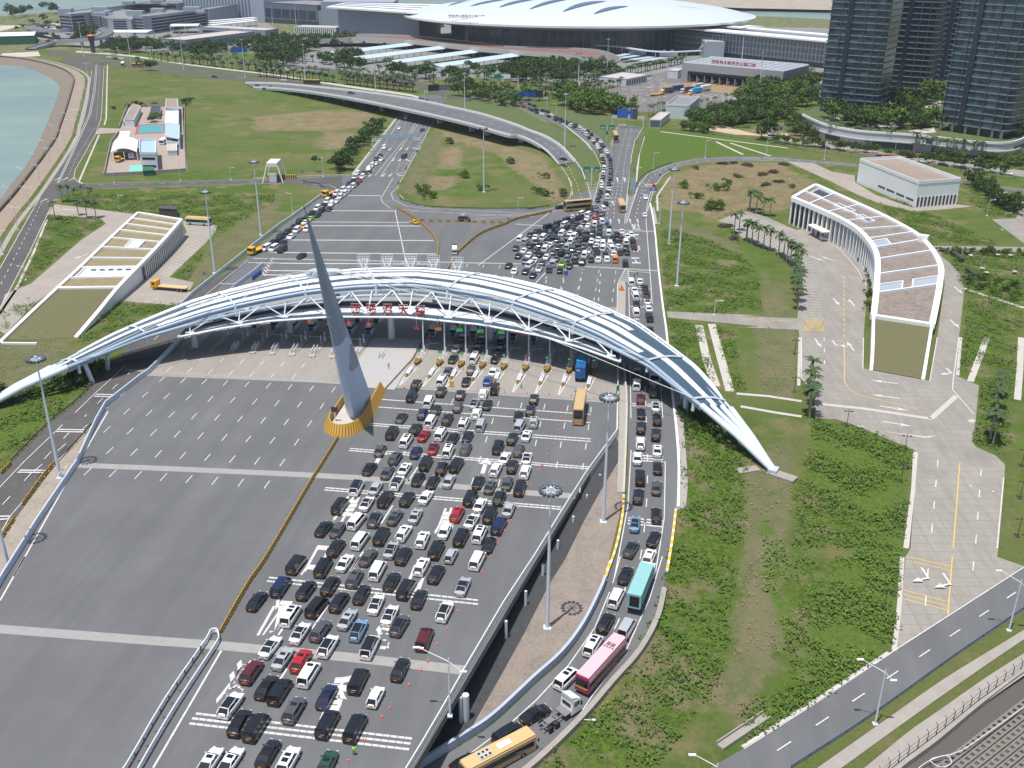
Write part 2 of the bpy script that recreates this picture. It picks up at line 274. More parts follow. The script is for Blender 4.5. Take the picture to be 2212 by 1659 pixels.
def ground_material(name, attrs=True):
 m = bpy.data.materials.new(name); m.use_nodes = True; t = m.node_tree; b = t.nodes["Principled BSDF"]; b.inputs["Roughness"].default_value = .95; b.inputs["Specular IOR Level"].default_value = .1
 g = t.nodes.new("ShaderNodeNewGeometry")
 def noise(sc, det=6, ro=.6):
  n = t.nodes.new("ShaderNodeTexNoise"); n.inputs["Scale"].default_value = sc; n.inputs["Detail"].default_value = det; n.inputs["Roughness"].default_value = ro
  t.links.new(g.outputs["Position"], n.inputs["Vector"]); return n.outputs[0]
 def ramp(s, lo, hi):
  r = t.nodes.new("ShaderNodeMapRange"); r.inputs[1].default_value = lo; r.inputs[2].default_value = hi; t.links.new(s, r.inputs[0]); return r.outputs[0]
 def mix(f, a, c):
  x = t.nodes.new("ShaderNodeMix"); x.data_type = 'RGBA'; t.links.new(f, x.inputs[0])
  for i, q in ((6, a), (7, c)):
   if isinstance(q, tuple): x.inputs[i].default_value = (*q, 1)
   else: t.links.new(q, x.inputs[i])
  return x.outputs[2]
 def math_(op, a, c):
  x = t.nodes.new("ShaderNodeMath"); x.operation = op
  for i, q in ((0, a), (1, c)):
   if isinstance(q, (int, float)): x.inputs[i].default_value = q
   else: t.links.new(q, x.inputs[i])
  return x.outputs[0]
 def attr(k):
  a = t.nodes.new("ShaderNodeAttribute"); a.attribute_name = k; return a.outputs["Fac"]
 big = noise(.018, 4); med = noise(.12, 6); fine = noise(1.1, 8, .75); fin2 = noise(3.2, 4, .8)
 grass = mix(ramp(med, .38, .62), (.072, .118, .022), (.105, .145, .038)); grass = mix(ramp(big, .42, .6), grass, (.125, .140, .050)); grass = mix(math_('MULTIPLY', ramp(noise(.045, 5, .7), .52, .66), .75), grass, (.21, .17, .09)); grass = mix(math_('MULTIPLY', ramp(fine, .5, .66), .5), grass, (.05, .085, .02))
 if attrs:
  mown = mix(ramp(med, .42, .58), (.155, .150, .080), (.110, .130, .055)); mown = mix(math_('MULTIPLY', ramp(fine, .45, .65), .45), mown, (.20, .16, .10))
  dry = mix(ramp(med, .4, .6), (.27, .20, .125), (.19, .16, .09)); dry = mix(ramp(fine, .50, .58), dry, (.095, .125, .04)); dry = mix(ramp(fin2, .58, .68), dry, (.36, .28, .18))
  scr = mix(ramp(fine, .40, .60), (.045, .085, .014), (.12, .175, .03)); scr = mix(ramp(med, .5, .62), scr, (.20, .165, .10)); scr = mix(math_('MULTIPLY', ramp(fin2, .5, .62), .6), scr, (.04, .07, .015))
  lush = mix(ramp(fine, .42, .6), (.07, .125, .022), (.115, .165, .035)); lush = mix(math_('MULTIPLY', ramp(fin2, .5, .65), .5), lush, (.05, .09, .015))
  c = grass
  for k, col_ in (('mown', mown), ('dry', dry), ('scrub', scr), ('lush', lush)):
   f = math_('ADD', attr(k), math_('MULTIPLY', math_('SUBTRACT', math_('ADD', math_('MULTIPLY', med, .6), math_('MULTIPLY', fine, .4)), .5), 1.6)); c = mix(ramp(f, .42, .58), c, col_)
 else:
  c = mix(ramp(med, .45, .6), (.12, .15, .06), (.26, .22, .14)); c = mix(ramp(fine, .5, .6), c, (.08, .11, .04))
 t.links.new(c, b.inputs["Base Color"])
 bp = t.nodes.new("ShaderNodeBump"); bp.inputs["Distance"].default_value = .35; t.links.new(fine, bp.inputs["Height"]); t.links.new(bp.outputs[0], b.inputs["Normal"])
 return m
me.materials.append(ground_material("grassland")); me.update()
gr = bpy.data.objects.new("ground", me); COL.objects.link(gr); tag(gr, kind="structure")
outer = MB(); tri = geometry.tessellate_polygon([[Vector((x, y, 0)) for x, y in far_land], [Vector(p) for p in ((-427, 42, 0), (-427, 950, 0), (324, 950, 0), (324, 42, 0))], ])
allp = [(x, y, -.3) for x, y in far_land]+[(-427, 42, -.3), (-427, 950, -.3), (324, 950, -.3), (324, 42, -.3)]
west = [(-427, 950)]+[(x, y) for x, y in far_land[:4]]+[(-280, 1640), (60, 1560), (120, 1490), (120, 950)]
outer = MB()
def flat(mb, poly, z, mi=0):
 pts = [Vector((p[0], p[1], 0)) for p in poly]; fs = []
 for a, b, c in geometry.tessellate_polygon([pts]):
  ar = (pts[b]-pts[a]).cross(pts[c]-pts[a]).z; fs.append((a, b, c) if ar > 0 else (a, c, b))
 return mb.add([(p.x, p.y, z) for p in pts], fs, mi)
bx_ = crest[1]
flat(outer, west, -.1); flat(outer, [(120, 950), (120, 1490)]+far_land[7:13]+[(324, 950)], -.1)
flat(outer, [(-427, 950), (-427, bx_.y+4), (-1300, bx_.y+4), (far_land[0][0], far_land[0][1])], -.1)
flat(outer, [(324, 950), far_land[12], (1500, 500), (1500, 300), (324, 300)], -.1)
structure("outer_land", outer, ground_material("far_ground", False))
sea = MB(); sea.quad((-20000, 300, -3), (20000, 300, -3), (20000, 26000, -3), (-20000, 26000, -3)); sea.quad((-20000, -200, -9), (20000, -200, -9), (20000, 299, -9), (-20000, 299, -9))
SEA = mat("sea_water", (.23, .31, .27), .3, noise=(.004, .7, (.12, .19, .21), (1, 3, 1)), n2=(.03, .25, (.26, .34, .32)), bump=(.5, .12), spec=.2)
structure("sea", sea, SEA)
opp = MB(); flat(opp, [(p.x, p.y) for p in PAL('D', [(-1400, -14), (-600, 45), (0, 70), (680, 84), (2212, 90), (3400, 100)])]+[(2600, 3000), (200, 3600), (-100, 2400)], 1.0)
structure("opposite_shore", opp, mat("reclaimed_earth", (.36, .27, .20), .95, noise=(.012, .7, (.20, .28, .20)), n2=(.05, .6, (.45, .40, .36))))
# ---- seawall of the bay
REV = mat("revetment_stone", (.20, .165, .13), .95, noise=(.5, .6, (.10, .085, .07)), n2=(2.5, .5, (.28, .24, .19)), bump=(1.5, .4))
sw = MB(); c2 = smooth_line(crest, 3); w2 = smooth_line(waterl, 3)
def at_len(pts, n):
 L = [0]
 for a, b in zip(pts, pts[1:]): L.append(L[-1]+(b-a).length)
 out = []
 for i in range(n):
  s = L[-1]*i/(n-1); j = max(0, min(len(L)-2, next((k for k in range(len(L)-1) if L[k+1] >= s), len(L)-2))); out.append(pts[j].lerp(pts[j+1], (s-L[j])/max(1e-6, L[j+1]-L[j])))
 return out
cc = at_len(c2, 60); ww = []
for p in cc:
 q = min(w2, key=lambda r: (r.xy-p.xy).length); ww.append(q)
rows = []
for p, q in zip(cc, ww):
 a = Vector((p.x, p.y, .3)); b = Vector((q.x, q.y, -3.2)); m = a.lerp(b, .45); m.z = -.9; m2 = a.lerp(b, .55); m2.z = -1.1; rows.append([a, m, m2, b, b+Vector((0, 0, -3))])
sw.grid(rows)
tag(sw.build("stone_revetment", REV), kind="structure")
wl = MB(); wl.wall([Vector((p.x, p.y, 0)) for p in cc], .9, -1, 1.3)
tag(wl.build("sea_wall", mat("dark_wall", (.14, .12, .10), .9, noise=(.5, .5, (.07, .065, .06)))), "dark parapet wall curving along the top of the bay's stone bank", "sea wall")  # whole wall given one dark mottled colour
pr = MB()
def off(pts, d):
 out = []
 for i, p in enumerate(pts):
  a = pts[max(0, i-1)]; b = pts[min(len(pts)-1, i+1)]; t = (b-a); t.z = 0; t.normalize(); out.append(p+Vector((-t.y, t.x, 0))*d)
 return out
pr.strip(off(cc, .3), off(cc, 7.5)); pr.v = [(x, y, .12) for x, y, z in pr.v]
structure("promenade_path", pr, mat("promenade", (.28, .215, .17), .9, noise=(.6, .5, (.42, .36, .28)), n2=(3, .4, (.2, .16, .12))))
p2 = MB(); p2.strip(off(cc, 9.5), off(cc, 11.3)); p2.v = [(x, y, .10) for x, y, z in p2.v]; structure("inner_path", p2, CONC)
# ---- flat sheets
def sheet(name, pts, m, h=.02, z=None, kind="structure"):
 mb = MB(); pts = [Vector(p) for p in pts]
 for a, b, c in geometry.tessellate_polygon([[Vector((p.x, p.y, 0)) for p in pts]]):
  ar = (pts[b].xy-pts[a].xy).cross(pts[c].xy-pts[a].xy); f = (a, b, c) if ar > 0 else (a, c, b)
  mb.add([pts[i]+Vector((0, 0, h)) for i in f], [(0, 1, 2)])
 o = mb.build(name, m)
 if min(p.y for p in pts) < 200 and z is None:
  bm = bmesh.new(); bm.from_mesh(o.data); bmesh.ops.remove_doubles(bm, verts=bm.verts, dist=.001)
  for yc in (205, 185, 165, 145, 125, 105.01, 104.9):
   bmesh.ops.bisect_plane(bm, geom=bm.verts[:]+bm.edges[:]+bm.faces[:], plane_co=(0, yc, 0), plane_no=(0, 1, 0))
  for v in bm.verts: v.co.z = T(v.co.y)+h
  bm.to_mesh(o.data); bm.free()
 return tag(o, kind=kind)
def strip_road(name, L, R, m, h=.03, n=40):
 L = at_len(smooth_line(L, 4), n); R = at_len(smooth_line(R, 4), n); mb = MB(); L = [Vector((p.x, p.y, T(p.y)+h)) for p in L]; R = [Vector((p.x, p.y, T(p.y)+h)) for p in R]
 mb.strip(R, L); return structure(name, mb, m)
DECK = PAL('Z', [(-420, 1950), (-269, 1700), (14, 1246), (165, 1004), (228, 878), (321, 806)])+PAL('E', [(1480, 1165), (2000, 760), (2120, 600)])+PAL('G', [(1090, 800), (1110, 1120), (1095, 1500)])+PAL('Z', [(1334, 790), (1333, 927), (1154, 1218), (911, 1632), (870, 1700), (730, 1950)])
APRON = PL('E', [(1490, 900), (1930, 590), (2212, 350)])+PL('F', [(300, 290), (560, 95)])+PL('B', [(560, 1500), (400, 1440), (400, 1398), (780, 1375), (860, 1290), (940, 1190), (1130, 925), (1180, 830), (1210, 800), (1330, 760), (1390, 745), (1500, 750), (1500, 800), (1445, 895), (1320, 1150), (1200, 1350), (1110, 1480), (1150, 1570), (1400, 1640), (2212, 1640)])+PL('C', [(350, 1640), (500, 1560), (620, 1500), (740, 1490), (760, 1300), (740, 1240), (690, 1170), (600, 1090), (480, 1020), (330, 950), (85, 835), (100, 790), (300, 870), (600, 985), (740, 1080), (820, 1170), (835, 1060), (890, 975), (1075, 1000), (1000, 1130), (975, 1280), (950, 1480), (960, 1560), (1000, 1500), (1030, 1440), (1100, 1370), (1160, 1470), (1120, 1659)])+PL('G', [(1350, 170), (1385, 360), (1415, 680), (1455, 980), (1480, 1200)])+PL('K', [(1060, 0), (1080, 200), (1040, 260), (700, 260), (690, 0)])+PL('G', [(1090, 1400), (1100, 1500)])+PL('Z', [(1334, 790), (1000, 790), (330, 790)])+PL('E', [(1040, 1250)])
sheet("plaza_apron_road", APRON, ASPH, .03, z=0)
dk = MB(); dpts = [(p.x, p.y) for p in DECK if True]
dk.prism(dpts, -1.3, .045); structure("plaza_deck", dk, [ASPH]); 
GRS = gr.data.materials[0]
def island(name, pts, h=.12):
 mb = MB(); mb.prism([(p.x, p.y) for p in pts], -.1, h); o = mb.build(name, [ISL]); return tag(o, kind="structure")
ISL = mat("island_turf", (.085, .125, .035), .95, noise=(.1, .6, (.15, .15, .06)), n2=(1.2, .6, (.05, .09, .02)), bump=(1.2, .3))
DRY = mat("dry_turf", (.24, .19, .11), .95, noise=(.25, .7, (.11, .14, .045)), n2=(1.5, .5, (.36, .27, .17)), bump=(1.2, .3))
island("ramp_grass_wedge", PL('C', [(620, 1430), (560, 1330), (450, 1180), (300, 1080), (0, 980)])+PL('B', [(1900, 950), (1500, 850), (1510, 790), (2000, 800), (2100, 830)])+PL('C', [(90, 850), (330, 965), (470, 1030), (590, 1100), (680, 1190), (725, 1300), (715, 1400), (690, 1440)]), .06)
island("signpost_grass_wedge", PL('C', [(1020, 1150), (1070, 1010), (1085, 1075), (1040, 1230), (1015, 1370), (1020, 1440), (985, 1530), (955, 1530), (975, 1300)]), .06)
island("queue_grass_wedge", PL('C', [(320, 880), (600, 990), (740, 1075), (800, 1140), (830, 1060), (880, 980), (820, 900), (400, 840)]), .06)
_th = radians(7.35); E_ = Vector((cos(_th), -sin(_th), 0)); N_ = Vector((sin(_th), cos(_th), 0)); O_ = Vector((-37.3, 208.8, 0))
def EN(e, n, z=0.0): return O_+E_*e+N_*n+Vector((0, 0, z))
TC = mat("toll_concrete", (.30, .277, .245), .85, noise=(.12, .6, (.20, .185, .165), (1, .08, 1), -.13), n2=(1.2, .35, (.37, .34, .31), (1, .2, 1), -.13))
ASPHT = mat("toll_lane_surface", (.33, .29, .255), .85, noise=(.2, .5, (.22, .20, .18), (1, .15, 1), -.13))
sheet("toll_forecourt", [PA("I", 1140, 80), EN(4, 19.2), EN(60.5, 18), EN(60.5, 66), EN(-50, 66), PA("E", 1780, 890), PA("E", 1620, 1010), PA("E", 1490, 1170), PA("E", 1270, 1410)], TC, .055, z=0)
sheet("toll_forecourt_rear", [EN(-49, 66.2), EN(60.5, 66.2), EN(60.5, 84), EN(-40, 84)], TC, .055, z=0)
DRN = mat("drain_concrete", (.30, .30, .29), .8, noise=(.6, .6, (.22, .22, .21)), n2=(3, .4, (.38, .37, .35)))
def band(name, pts, wd, m=MARK, h=.055):
 mb = MB(); L, R = ribbon([Vector(p) for p in pts], wd, h); mb.strip(R, L); return structure(name, mb, m)
band("drain_channel", PAL('I', [(600, 783), (1350, 812), (2212, 850)])+PAL('J', [(350, 880), (900, 925), (1500, 985), (2090, 1028)]), 2.1, DRN)
band("drain_channel", PAL('M', [(-200, 555), (0, 568), (1000, 645), (1700, 695)])+PAL('N', [(480, 725), (1200, 790), (2110, 893)]), 2.1, DRN)
band("drain_channel", [EN(-65, 19), EN(4, 18.6), EN(60.5, 17.3)], .9, DRN, .062)
band("drain_channel", PAL('F', [(0, 595), (2212, 640)])+PAL('G', [(440, 635), (1410, 692)]), 1.4, DRN, .05)
band("drain_channel", PAL('G', [(290, 325), (1000, 370), (1390, 384)]), 1.4, DRN, .05)
band("drain_channel", PAL('F', [(460, 308), (1300, 312)]), 1.4, DRN, .05)
for k, a, b in (('J', (550, 265), (2212, 385)), ('J', (515, 324), (2212, 450)), ('J', (445, 452), (2212, 577)), ('J', (440, 467), (2212, 597)), ('J', (318, 652), (2200, 798)), ('J', (310, 668), (2195, 813)), ('J', (122, 960), (1980, 1113)), ('J', (115, 978), (1978, 1131)),
    ('N', (565, 162), (2212, 342)), ('N', (548, 190), (2212, 373)), ('N', (-10, 1232), (1693, 1430)), ('N', (-40, 1270), (1682, 1470)), ('N', (-60, 1310), (1670, 1515))):
 A = PA(k, *a); B = PA(k, *b); mb = MB(); n = int((B-A).length/1.05); d = (B-A).normalized()
 for i in range(n):
  p = A+(B-A)*((i+.5)/n); q = [p-d*.49, p+d*.49]; L, R = ribbon(q, .42, .062); mb.strip(R, L)
 structure("crossing_band", mb, MARK)
def bands(name, segs, wd, m=MARK, h=.055, fn=PA):
 mb = MB()
 for s in segs:
  k = s[0]; pts = [fn(k, *q) for q in s[1:]]; L, R = ribbon(pts, wd, h); mb.strip(R, L)
 return structure(name, mb, m)
bands("stop_bands", [('F', (740, 100), (1005, 102)), ('F', (590, 220), (1130, 222)), ('F', (460, 338), (1310, 340)), ('F', (280, 450), (1420, 455)), ('F', (130, 548), (1440, 560)), ('F', (20, 632), (1380, 640)), ('F', (100, 690), (470, 694)), ('F', (70, 724), (400, 728))], .75)
bands("edge_lines", [('M', (0, 345), (195, 0)), ('I', (600, 790), (850, 360)), ('I', (110, 1659), (590, 800)), ('M', (1205, 1659), (1745, 730)), ('F', (1115, 215), (1205, 640), (1210, 660)), ('G', (0, 650), (560, 235)), ('G', (440, 800), (530, 705))], .3)
# ---- lane dashes
def dashes(name, lines, dash, gap, wd=.18, fn=PA, h=.06, m=MARK):
 mb = MB()
 for s in lines:
  k = s[0]; pts = [fn(k, *q) for q in s[1:]]; pts = smooth_line(pts, 6) if len(pts) > 2 else pts
  rs = resample(pts, .5); i = 0; nd = max(1, int(dash/.5)); ng = max(1, int(gap/.5))
  while i+nd < len(rs):
   L, R = ribbon(rs[i:i+nd+1], wd, h); mb.strip(R, L); i += nd+ng
 return structure(name, mb, m)
mb = MB()                                                           # regular grid of dashes on the empty half
for r_ in range(6):
 n0 = 16.4-r_*9.35
 for c in range(10):
  e0 = -58.6+c*5.55 if r_ == 0 else -58.6+c*5.55
  if r_ > 0 or c > 0 or True:
   e = e0
   if e > -5: continue
   if r_ >= 3 and c < 1 and False: continue
   L, R = ribbon([EN(e, n0-3.2), EN(e, n0)], .2, .06); mb.strip(R, L)
for c in range(9):
 for r_ in range(5):
  n0 = 14-r_*9.3; e = 10.5+c*5.55
  if e < 58: L, R = ribbon([EN(e, n0-3.0), EN(e, n0)], .2, .06); mb.strip(R, L)
for c in range(18):                                                 # behind the gates
 for r_ in range(4):
  e = -32+c*5.55; n0 = 92+r_*9.2
  if e > 58 or (r_ > 1 and c < 2): continue
  L, R = ribbon([EN(e, n0-3), EN(e, n0)], .2, .06); mb.strip(R, L)
for r_ in range(2):
 for e in (-54, -48.5, -43, -37.5, -31.9, -26.4, -20.8):
  L, R = ribbon([EN(e, 27-r_*7.5), EN(e, 30-r_*7.5)], .2, .07); mb.strip(R, L)
structure("lane_dashes", mb, MARK)
bands("lane_lines", [('J', (852, 797), (778, 910)), ('J', (655, 1100), (563, 1243)), ('J', (425, 1460), (316, 1620)), ('N', (1033, 378), (905, 568)), ('N', (708, 880), (560, 1110)), ('N', (915, 0), (820, 143)), ('N', (680, 380), (520, 615)), ('N', (690, 540), (640, 615)), ('N', (1280, 0), (1205, 120)), ('N', (1700, 110), (1660, 190)), ('N', (1780, 160), (1690, 295))], .32)
# ---- lettering and arrows on the carriageway
def arrow(mb, p, d, ln=6, wd=.35, h=.066, bend=0):
 d = Vector(d).normalized(); n = Vector((-d.y, d.x, 0)); up = Vector((0, 0, h)); p = Vector(p)
 if not bend:
  L, R = ribbon([p, p+d*ln*.62], wd, h); mb.strip(R, L); t = p+d*ln; b = p+d*ln*.58; mb.add([b-n*wd*1.6+up, b+n*wd*1.6+up, t+up], [(0, 2, 1)])
 else:
  L, R = ribbon([p, p+d*ln*.55], wd, h); mb.strip(R, L); e = p+d*ln*.5; s = n*bend; q = (s+d*.35).normalized()
  L, R = ribbon([e, e+q*ln*.28], wd, h+.003); mb.strip(R, L); b = e+q*ln*.24; nn = Vector((-q.y, q.x, 0)); t = b+q*ln*.3; mb.add([b-nn*wd*1.6+up*1.1, b+nn*wd*1.6+up*1.1, t+up*1.1], [(0, 2, 1) if True else 0])
 return mb
FLN = -N_
ar = MB()
for k, x, y, bd in (('J', 525, 770, 0), ('J', 1360, 850, 0)): arrow(ar, PA(k, x, y), N_, 7, .9)
for x in (1043, 1110, 1198, 1258): arrow(ar, PA('G', x, 320), (.05, 1, 0), 7, .35)
for x, y in ((858, 165), (1065, 175)): arrow(ar, PA('G', x, y), (0, 1, 0), 7, .35)
for x, y in ((876, 1430), (933, 1430)): arrow(ar, PA('C', x, y), (.05, 1, 0), 9, .5)
for x, y in ((935, 1365), (1038, 1365), (1093, 1365), (1088, 1163), (1173, 1160), (1222, 1160), (1115, 1245), (1165, 1245)): arrow(ar, PA('B', x, y), (-.12, -1, 0), 7, .45)
for x, y in ((1145, 1365), (1270, 1160), (1212, 1250)): arrow(ar, PA('B', x, y), (-.12, -1, 0), 6, .5, bend=1)
for k, x, y, dx, dy, bd in (('A', 318, 1590, 0, 1, 0), ('A', 372, 1590, 0, 1, -1), ('A', 425, 1420, 0, 1, 0), ('A', 485, 1420, 0, 1, 0), ('A', 543, 1420, 0, 1, 0)): arrow(ar, P(k, x, y), (dx+.1, dy, 0), 6, .4, bend=bd, h=.09)
structure("road_arrows", ar, MARK)
def road_text(s, k, x, y, size, ang, sx=1.0, name="road_lettering", m=MARK, h=.07, stretch=1.0):
 c = bpy.data.curves.new(name, 'FONT'); c.body = s; c.size = size; c.align_x = 'CENTER'; c.align_y = 'CENTER'; c.offset = .034*size
 o = bpy.data.objects.new(name, c); COL.objects.link(o); bpy.context.view_layer.update()
 dg = bpy.context.evaluated_depsgraph_get(); me = bpy.data.meshes.new_from_object(o.evaluated_get(dg)); bpy.data.objects.remove(o)
 ob = bpy.data.objects.new(name, me); me.materials.clear(); me.materials.append(m); COL.objects.link(ob)
 ob.location = PA(k, x, y, 0)+Vector((0, 0, h)); ob.rotation_euler = (0, 0, ang); ob.scale = (sx, stretch, 1)
 bpy.context.view_layer.update(); ob.data.transform(Matrix.Diagonal((sx, stretch, 1, 1))); ob.scale = (1, 1, 1); return tag(ob, kind="structure")
# ---- carriageway lettering
def posts(parent, pts, size, m, name="post", cap=100):
 """one part per post, sharing one mesh"""
 if len(pts) > cap: pts = [pts[int(i*len(pts)/cap)] for i in range(cap)]
 q = MB(); q.box((0, 0, 0), size); me_ = None
 for p in pts:
  if me_ is None: o = q.build(name, m, None, (0, 0, 0)); me_ = o.data
  else: o = bpy.data.objects.new(name, me_); COL.objects.link(o)
  o.parent = parent; o.location = Vector(p)-parent.location
for ch, k, x, y in (('澳', 'N', 300, 1010), ('门', 'N', 605, 500), ('口', 'J', 60, 1530), ('岸', 'J', 290, 1140), ('香', 'N', 1085, 1130), ('港', 'N', 1465, 640), ('口', 'N', 1720, 190), ('岸', 'J', 1075, 1240)):
 road_text(ch, k, x, y, 3.3, -_th, 1.0, "road_lettering", MARK, .072, 3.0)
for ch, y in (('工', 615), ('作', 520), ('通', 430), ('道', 350)): road_text(ch, 'G', 1240, y, 3.2, -.03, 1.0, "road_lettering", MARK, .075, 2.6)
# ---- secondary carriageways
strip_road("bay_road", PL('E', [(-500, 1500), (-150, 900), (0, 672), (180, 350), (380, 0)])+PL('A', [(400, 1430), (520, 1215), (650, 970), (690, 800), (705, 680), (722, 552), (740, 500)]), PL('E', [(-500, 2300), (-100, 1200), (0, 985), (240, 530), (400, 190)])+PL('A', [(440, 1520), (590, 1340), (752, 1060), (790, 980), (800, 850), (808, 690), (815, 530), (820, 500)]), ASPHD, .03, 60)
sheet("bay_road_turning_head", PL('A', [(500, 492), (640, 470), (830, 498), (815, 545), (720, 556), (640, 545)]), ASPHD, .028, z=0)
strip_road("cross_road", PL('A', [(560, 1395), (640, 1443), (1000, 1438), (1500, 1424), (2100, 1408), (2212, 1402)])+PL('B', [(400, 1398), (700, 1380)]), PL('A', [(400, 1580), (620, 1500), (1000, 1473), (1500, 1458), (2100, 1444), (2212, 1442)])+PL('B', [(400, 1450), (700, 1500)]), ASPHD, .034)
bands("white_lines", [('E', (-60, 1130), (0, 985), (100, 800), (240, 530), (400, 190)), ('E', (0, 672), (180, 350), (380, 0)), ('A', (755, 510), (735, 720), (700, 900), (600, 1120), (450, 1440)), ('A', (765, 510), (748, 720), (712, 900), (612, 1120), (462, 1440)), ('A', (818, 520), (800, 850), (795, 930), (750, 1060), (590, 1340), (580, 1400), (630, 1443), (1000, 1438), (2100, 1410)), ('A', (722, 552), (690, 800), (650, 970), (400, 1430)), ('A', (800, 1485), (1500, 1460), (2212, 1442)), ('B', (0, 1405), (400, 1400), (780, 1378), (940, 1190), (1130, 930)), ('B', (480, 1450), (600, 1455), (650, 1480), (662, 1510)),
 ('B', (1445, 900), (1310, 1150), (1200, 1350), (1130, 1480), (1085, 1520), (1100, 1570), (1200, 1620), (1500, 1660)), ('B', (1340, 860), (1215, 1070), (1080, 1230), (960, 1380), (1000, 1388), (1110, 1230), (1240, 1060), (1370, 860)), ('B', (1100, 1400), (1005, 1560), (1015, 1590), (1080, 1640)), ('B', (1055, 1475), (1120, 1472)), ('B', (1015, 1587), (1100, 1580)), ('B', (1130, 1357), (1190, 1357)),
 ('B', (1270, 780), (1200, 870), (1050, 1110), (870, 1360)), ('F', (1150, 90), (1200, 150), (1400, 200), (2212, 245)), ('F', (1120, 200), (1300, 225), (2212, 268)), ('F', (1240, 232), (1300, 215)), ('F', (1630, 258), (1650, 235)), ('F', (1645, 258), (1665, 235)),
 ('G', (-60, 262), (400, 245), (600, 195), (720, 120), (740, 50), (700, -60)), ('G', (-60, 290), (380, 255), (700, 210)), ('C', (0, 980), (200, 1020), (440, 1160), (560, 1290), (640, 1450), (672, 1590)), ('C', (0, 1030), (150, 1060), (310, 1160), (420, 1290), (510, 1430), (520, 1540)), ('C', (100, 850), (330, 965), (600, 1105), (690, 1190), (740, 1300), (735, 1400), (680, 1600)), ('C', (880, 990), (835, 1060), (830, 1150)), ('C', (1068, 1010), (1010, 1110), (985, 1220), (960, 1450), (935, 1640)),
 ('C', (870, 1025), (1050, 1035)), ('C', (860, 1085), (1000, 1095)), ('C', (840, 1140), (985, 1145)), ('G', (1270, 0), (1215, 160), (1165, 320)), ('G', (1190, 0), (1150, 320)),
 ('C', (1000, 1560), (1035, 1470), (1110, 1370), (1300, 1292), (1500, 1252), (1800, 1237), (2212, 1244)), ('D', (0, 1234), (400, 1252), (890, 1292)), ('D', (1680, 1422), (2212, 1492)), ('C', (1110, 1659), (1165, 1465), (1230, 1380), (1340, 1310), (1560, 1272), (1900, 1258), (2212, 1264)), ('D', (0, 1258), (500, 1276), (890, 1306)),
 ('G', (1395, 0), (1345, 100), (1325, 200), (1320, 300), (1350, 700), (1385, 1180)), ('G', (1090, 1100), (1095, 800), (1160, 665), (1180, 665), (1190, 1100))], .22, MARK, .06)
bands("white_lines", [('K', (752, 0), (758, 400), (758, 700), (735, 1100), (680, 1400), (630, 1659)), ('K', (980, 0), (1008, 400), (1028, 800), (1020, 1200), (985, 1430), (945, 1659)), ('O', (1560, 0), (1500, 210)), ('O', (1475, 280), (1360, 560), (1150, 860), (900, 1130), (700, 1310), (370, 1560)), ('O', (1890, 0), (1790, 330), (1600, 750), (1350, 1080), (1210, 1290), (830, 1640)),
 ('E', (1950, 610), (1600, 900)), ('E', (1400, 1060), (1210, 1240)), ('I', (990, 0), (740, 230), (440, 520), (200, 750), (0, 960), (-200, 1180)), ('I', (740, 440), (430, 780), (200, 1050), (80, 1190), (0, 1330)), ('Q', (0, 1500), (590, 1130), (1310, 665), (2212, 85))], .2, MARK, .17, fn=P)
bands("double_bars", [('I', (755, 228), (905, 234)), ('I', (740, 244), (890, 250)), ('I', (460, 506), (665, 510)), ('I', (445, 522), (655, 526)), ('I', (155, 826), (375, 828)), ('I', (138, 842), (360, 845)), ('I', (0, 1190), (80, 1188)), ('I', (0, 1214), (65, 1208)), ('K', (765, 303), (870, 306)), ('K', (770, 319), (868, 321)), ('K', (885, 306), (1000, 312)), ('K', (885, 322), (1000, 328)), ('K', (775, 708), (1010, 722)), ('K', (770, 728), (1010, 742)), ('K', (770, 748), (1010, 762)), ('K', (738, 1203), (860, 1213)), ('K', (735, 1222), (858, 1235)), ('K', (732, 1245), (855, 1258)), ('K', (882, 1215), (1008, 1228)), ('K', (880, 1237), (1006, 1250)), ('K', (880, 1258), (1003, 1272)), ('G', (1180, 700), (1345, 708)), ('G', (1190, 832), (1350, 838)), ('G', (1195, 975), (1370, 985)), ('E', (1950, 630), (2200, 634)), ('E', (1730, 797), (1870, 800))], .5, MARK, .168, fn=P)
dashes("dashed_lines", [('G', (1250, 700), (1275, 880), (1290, 1150)), ('G', (1105, 0), (1075, 150), (1065, 300)), ('G', (1050, 0), (1030, 150), (1010, 290)), ('G', (1300, 0), (1265, 160), (1225, 310)), ('C', (945, 1010), (885, 1250), (845, 1440), (820, 1640)), ('C', (985, 1010), (935, 1250), (910, 1440), (890, 1640)), ('C', (770, 1190), (790, 1300), (782, 1440), (770, 1640)),
 ('C', (-50, 1010), (180, 1040), (330, 1140), (470, 1290), (550, 1440), (600, 1600)), ('C', (1060, 1560), (1100, 1470), (1160, 1380), (1340, 1300), (1560, 1262), (1900, 1248), (2212, 1254)), ('D', (0, 1246), (400, 1262), (890, 1298)), ('B', (1400, 800), (1310, 1000), (1190, 1200), (1120, 1370)), ('B', (1430, 800), (1370, 960), (1290, 1150), (1140, 1400)), ('B', (1250, 840), (1150, 1070), (920, 1370)), ('A', (785, 520), (770, 800), (755, 950)), ('A', (740, 1010), (620, 1210), (520, 1420)), ('E', (325, 160), (200, 420), (0, 810)), ('A', (650, 1456), (1500, 1440), (2100, 1427)),
 ('B', (100, 590), (700, 690), (1200, 760)), ('D', (240, 1060), (1000, 1190), (1500, 1270), (2212, 1365))], 2.5, 4, .2, P)
dashes("dashed_lines", [('G', (940, 1000), (965, 670)), ('G', (775, 900), (800, 800), (822, 660)), ('G', (655, 850), (678, 740)), ('G', (530, 790), (545, 735))], 3, 5, .25)
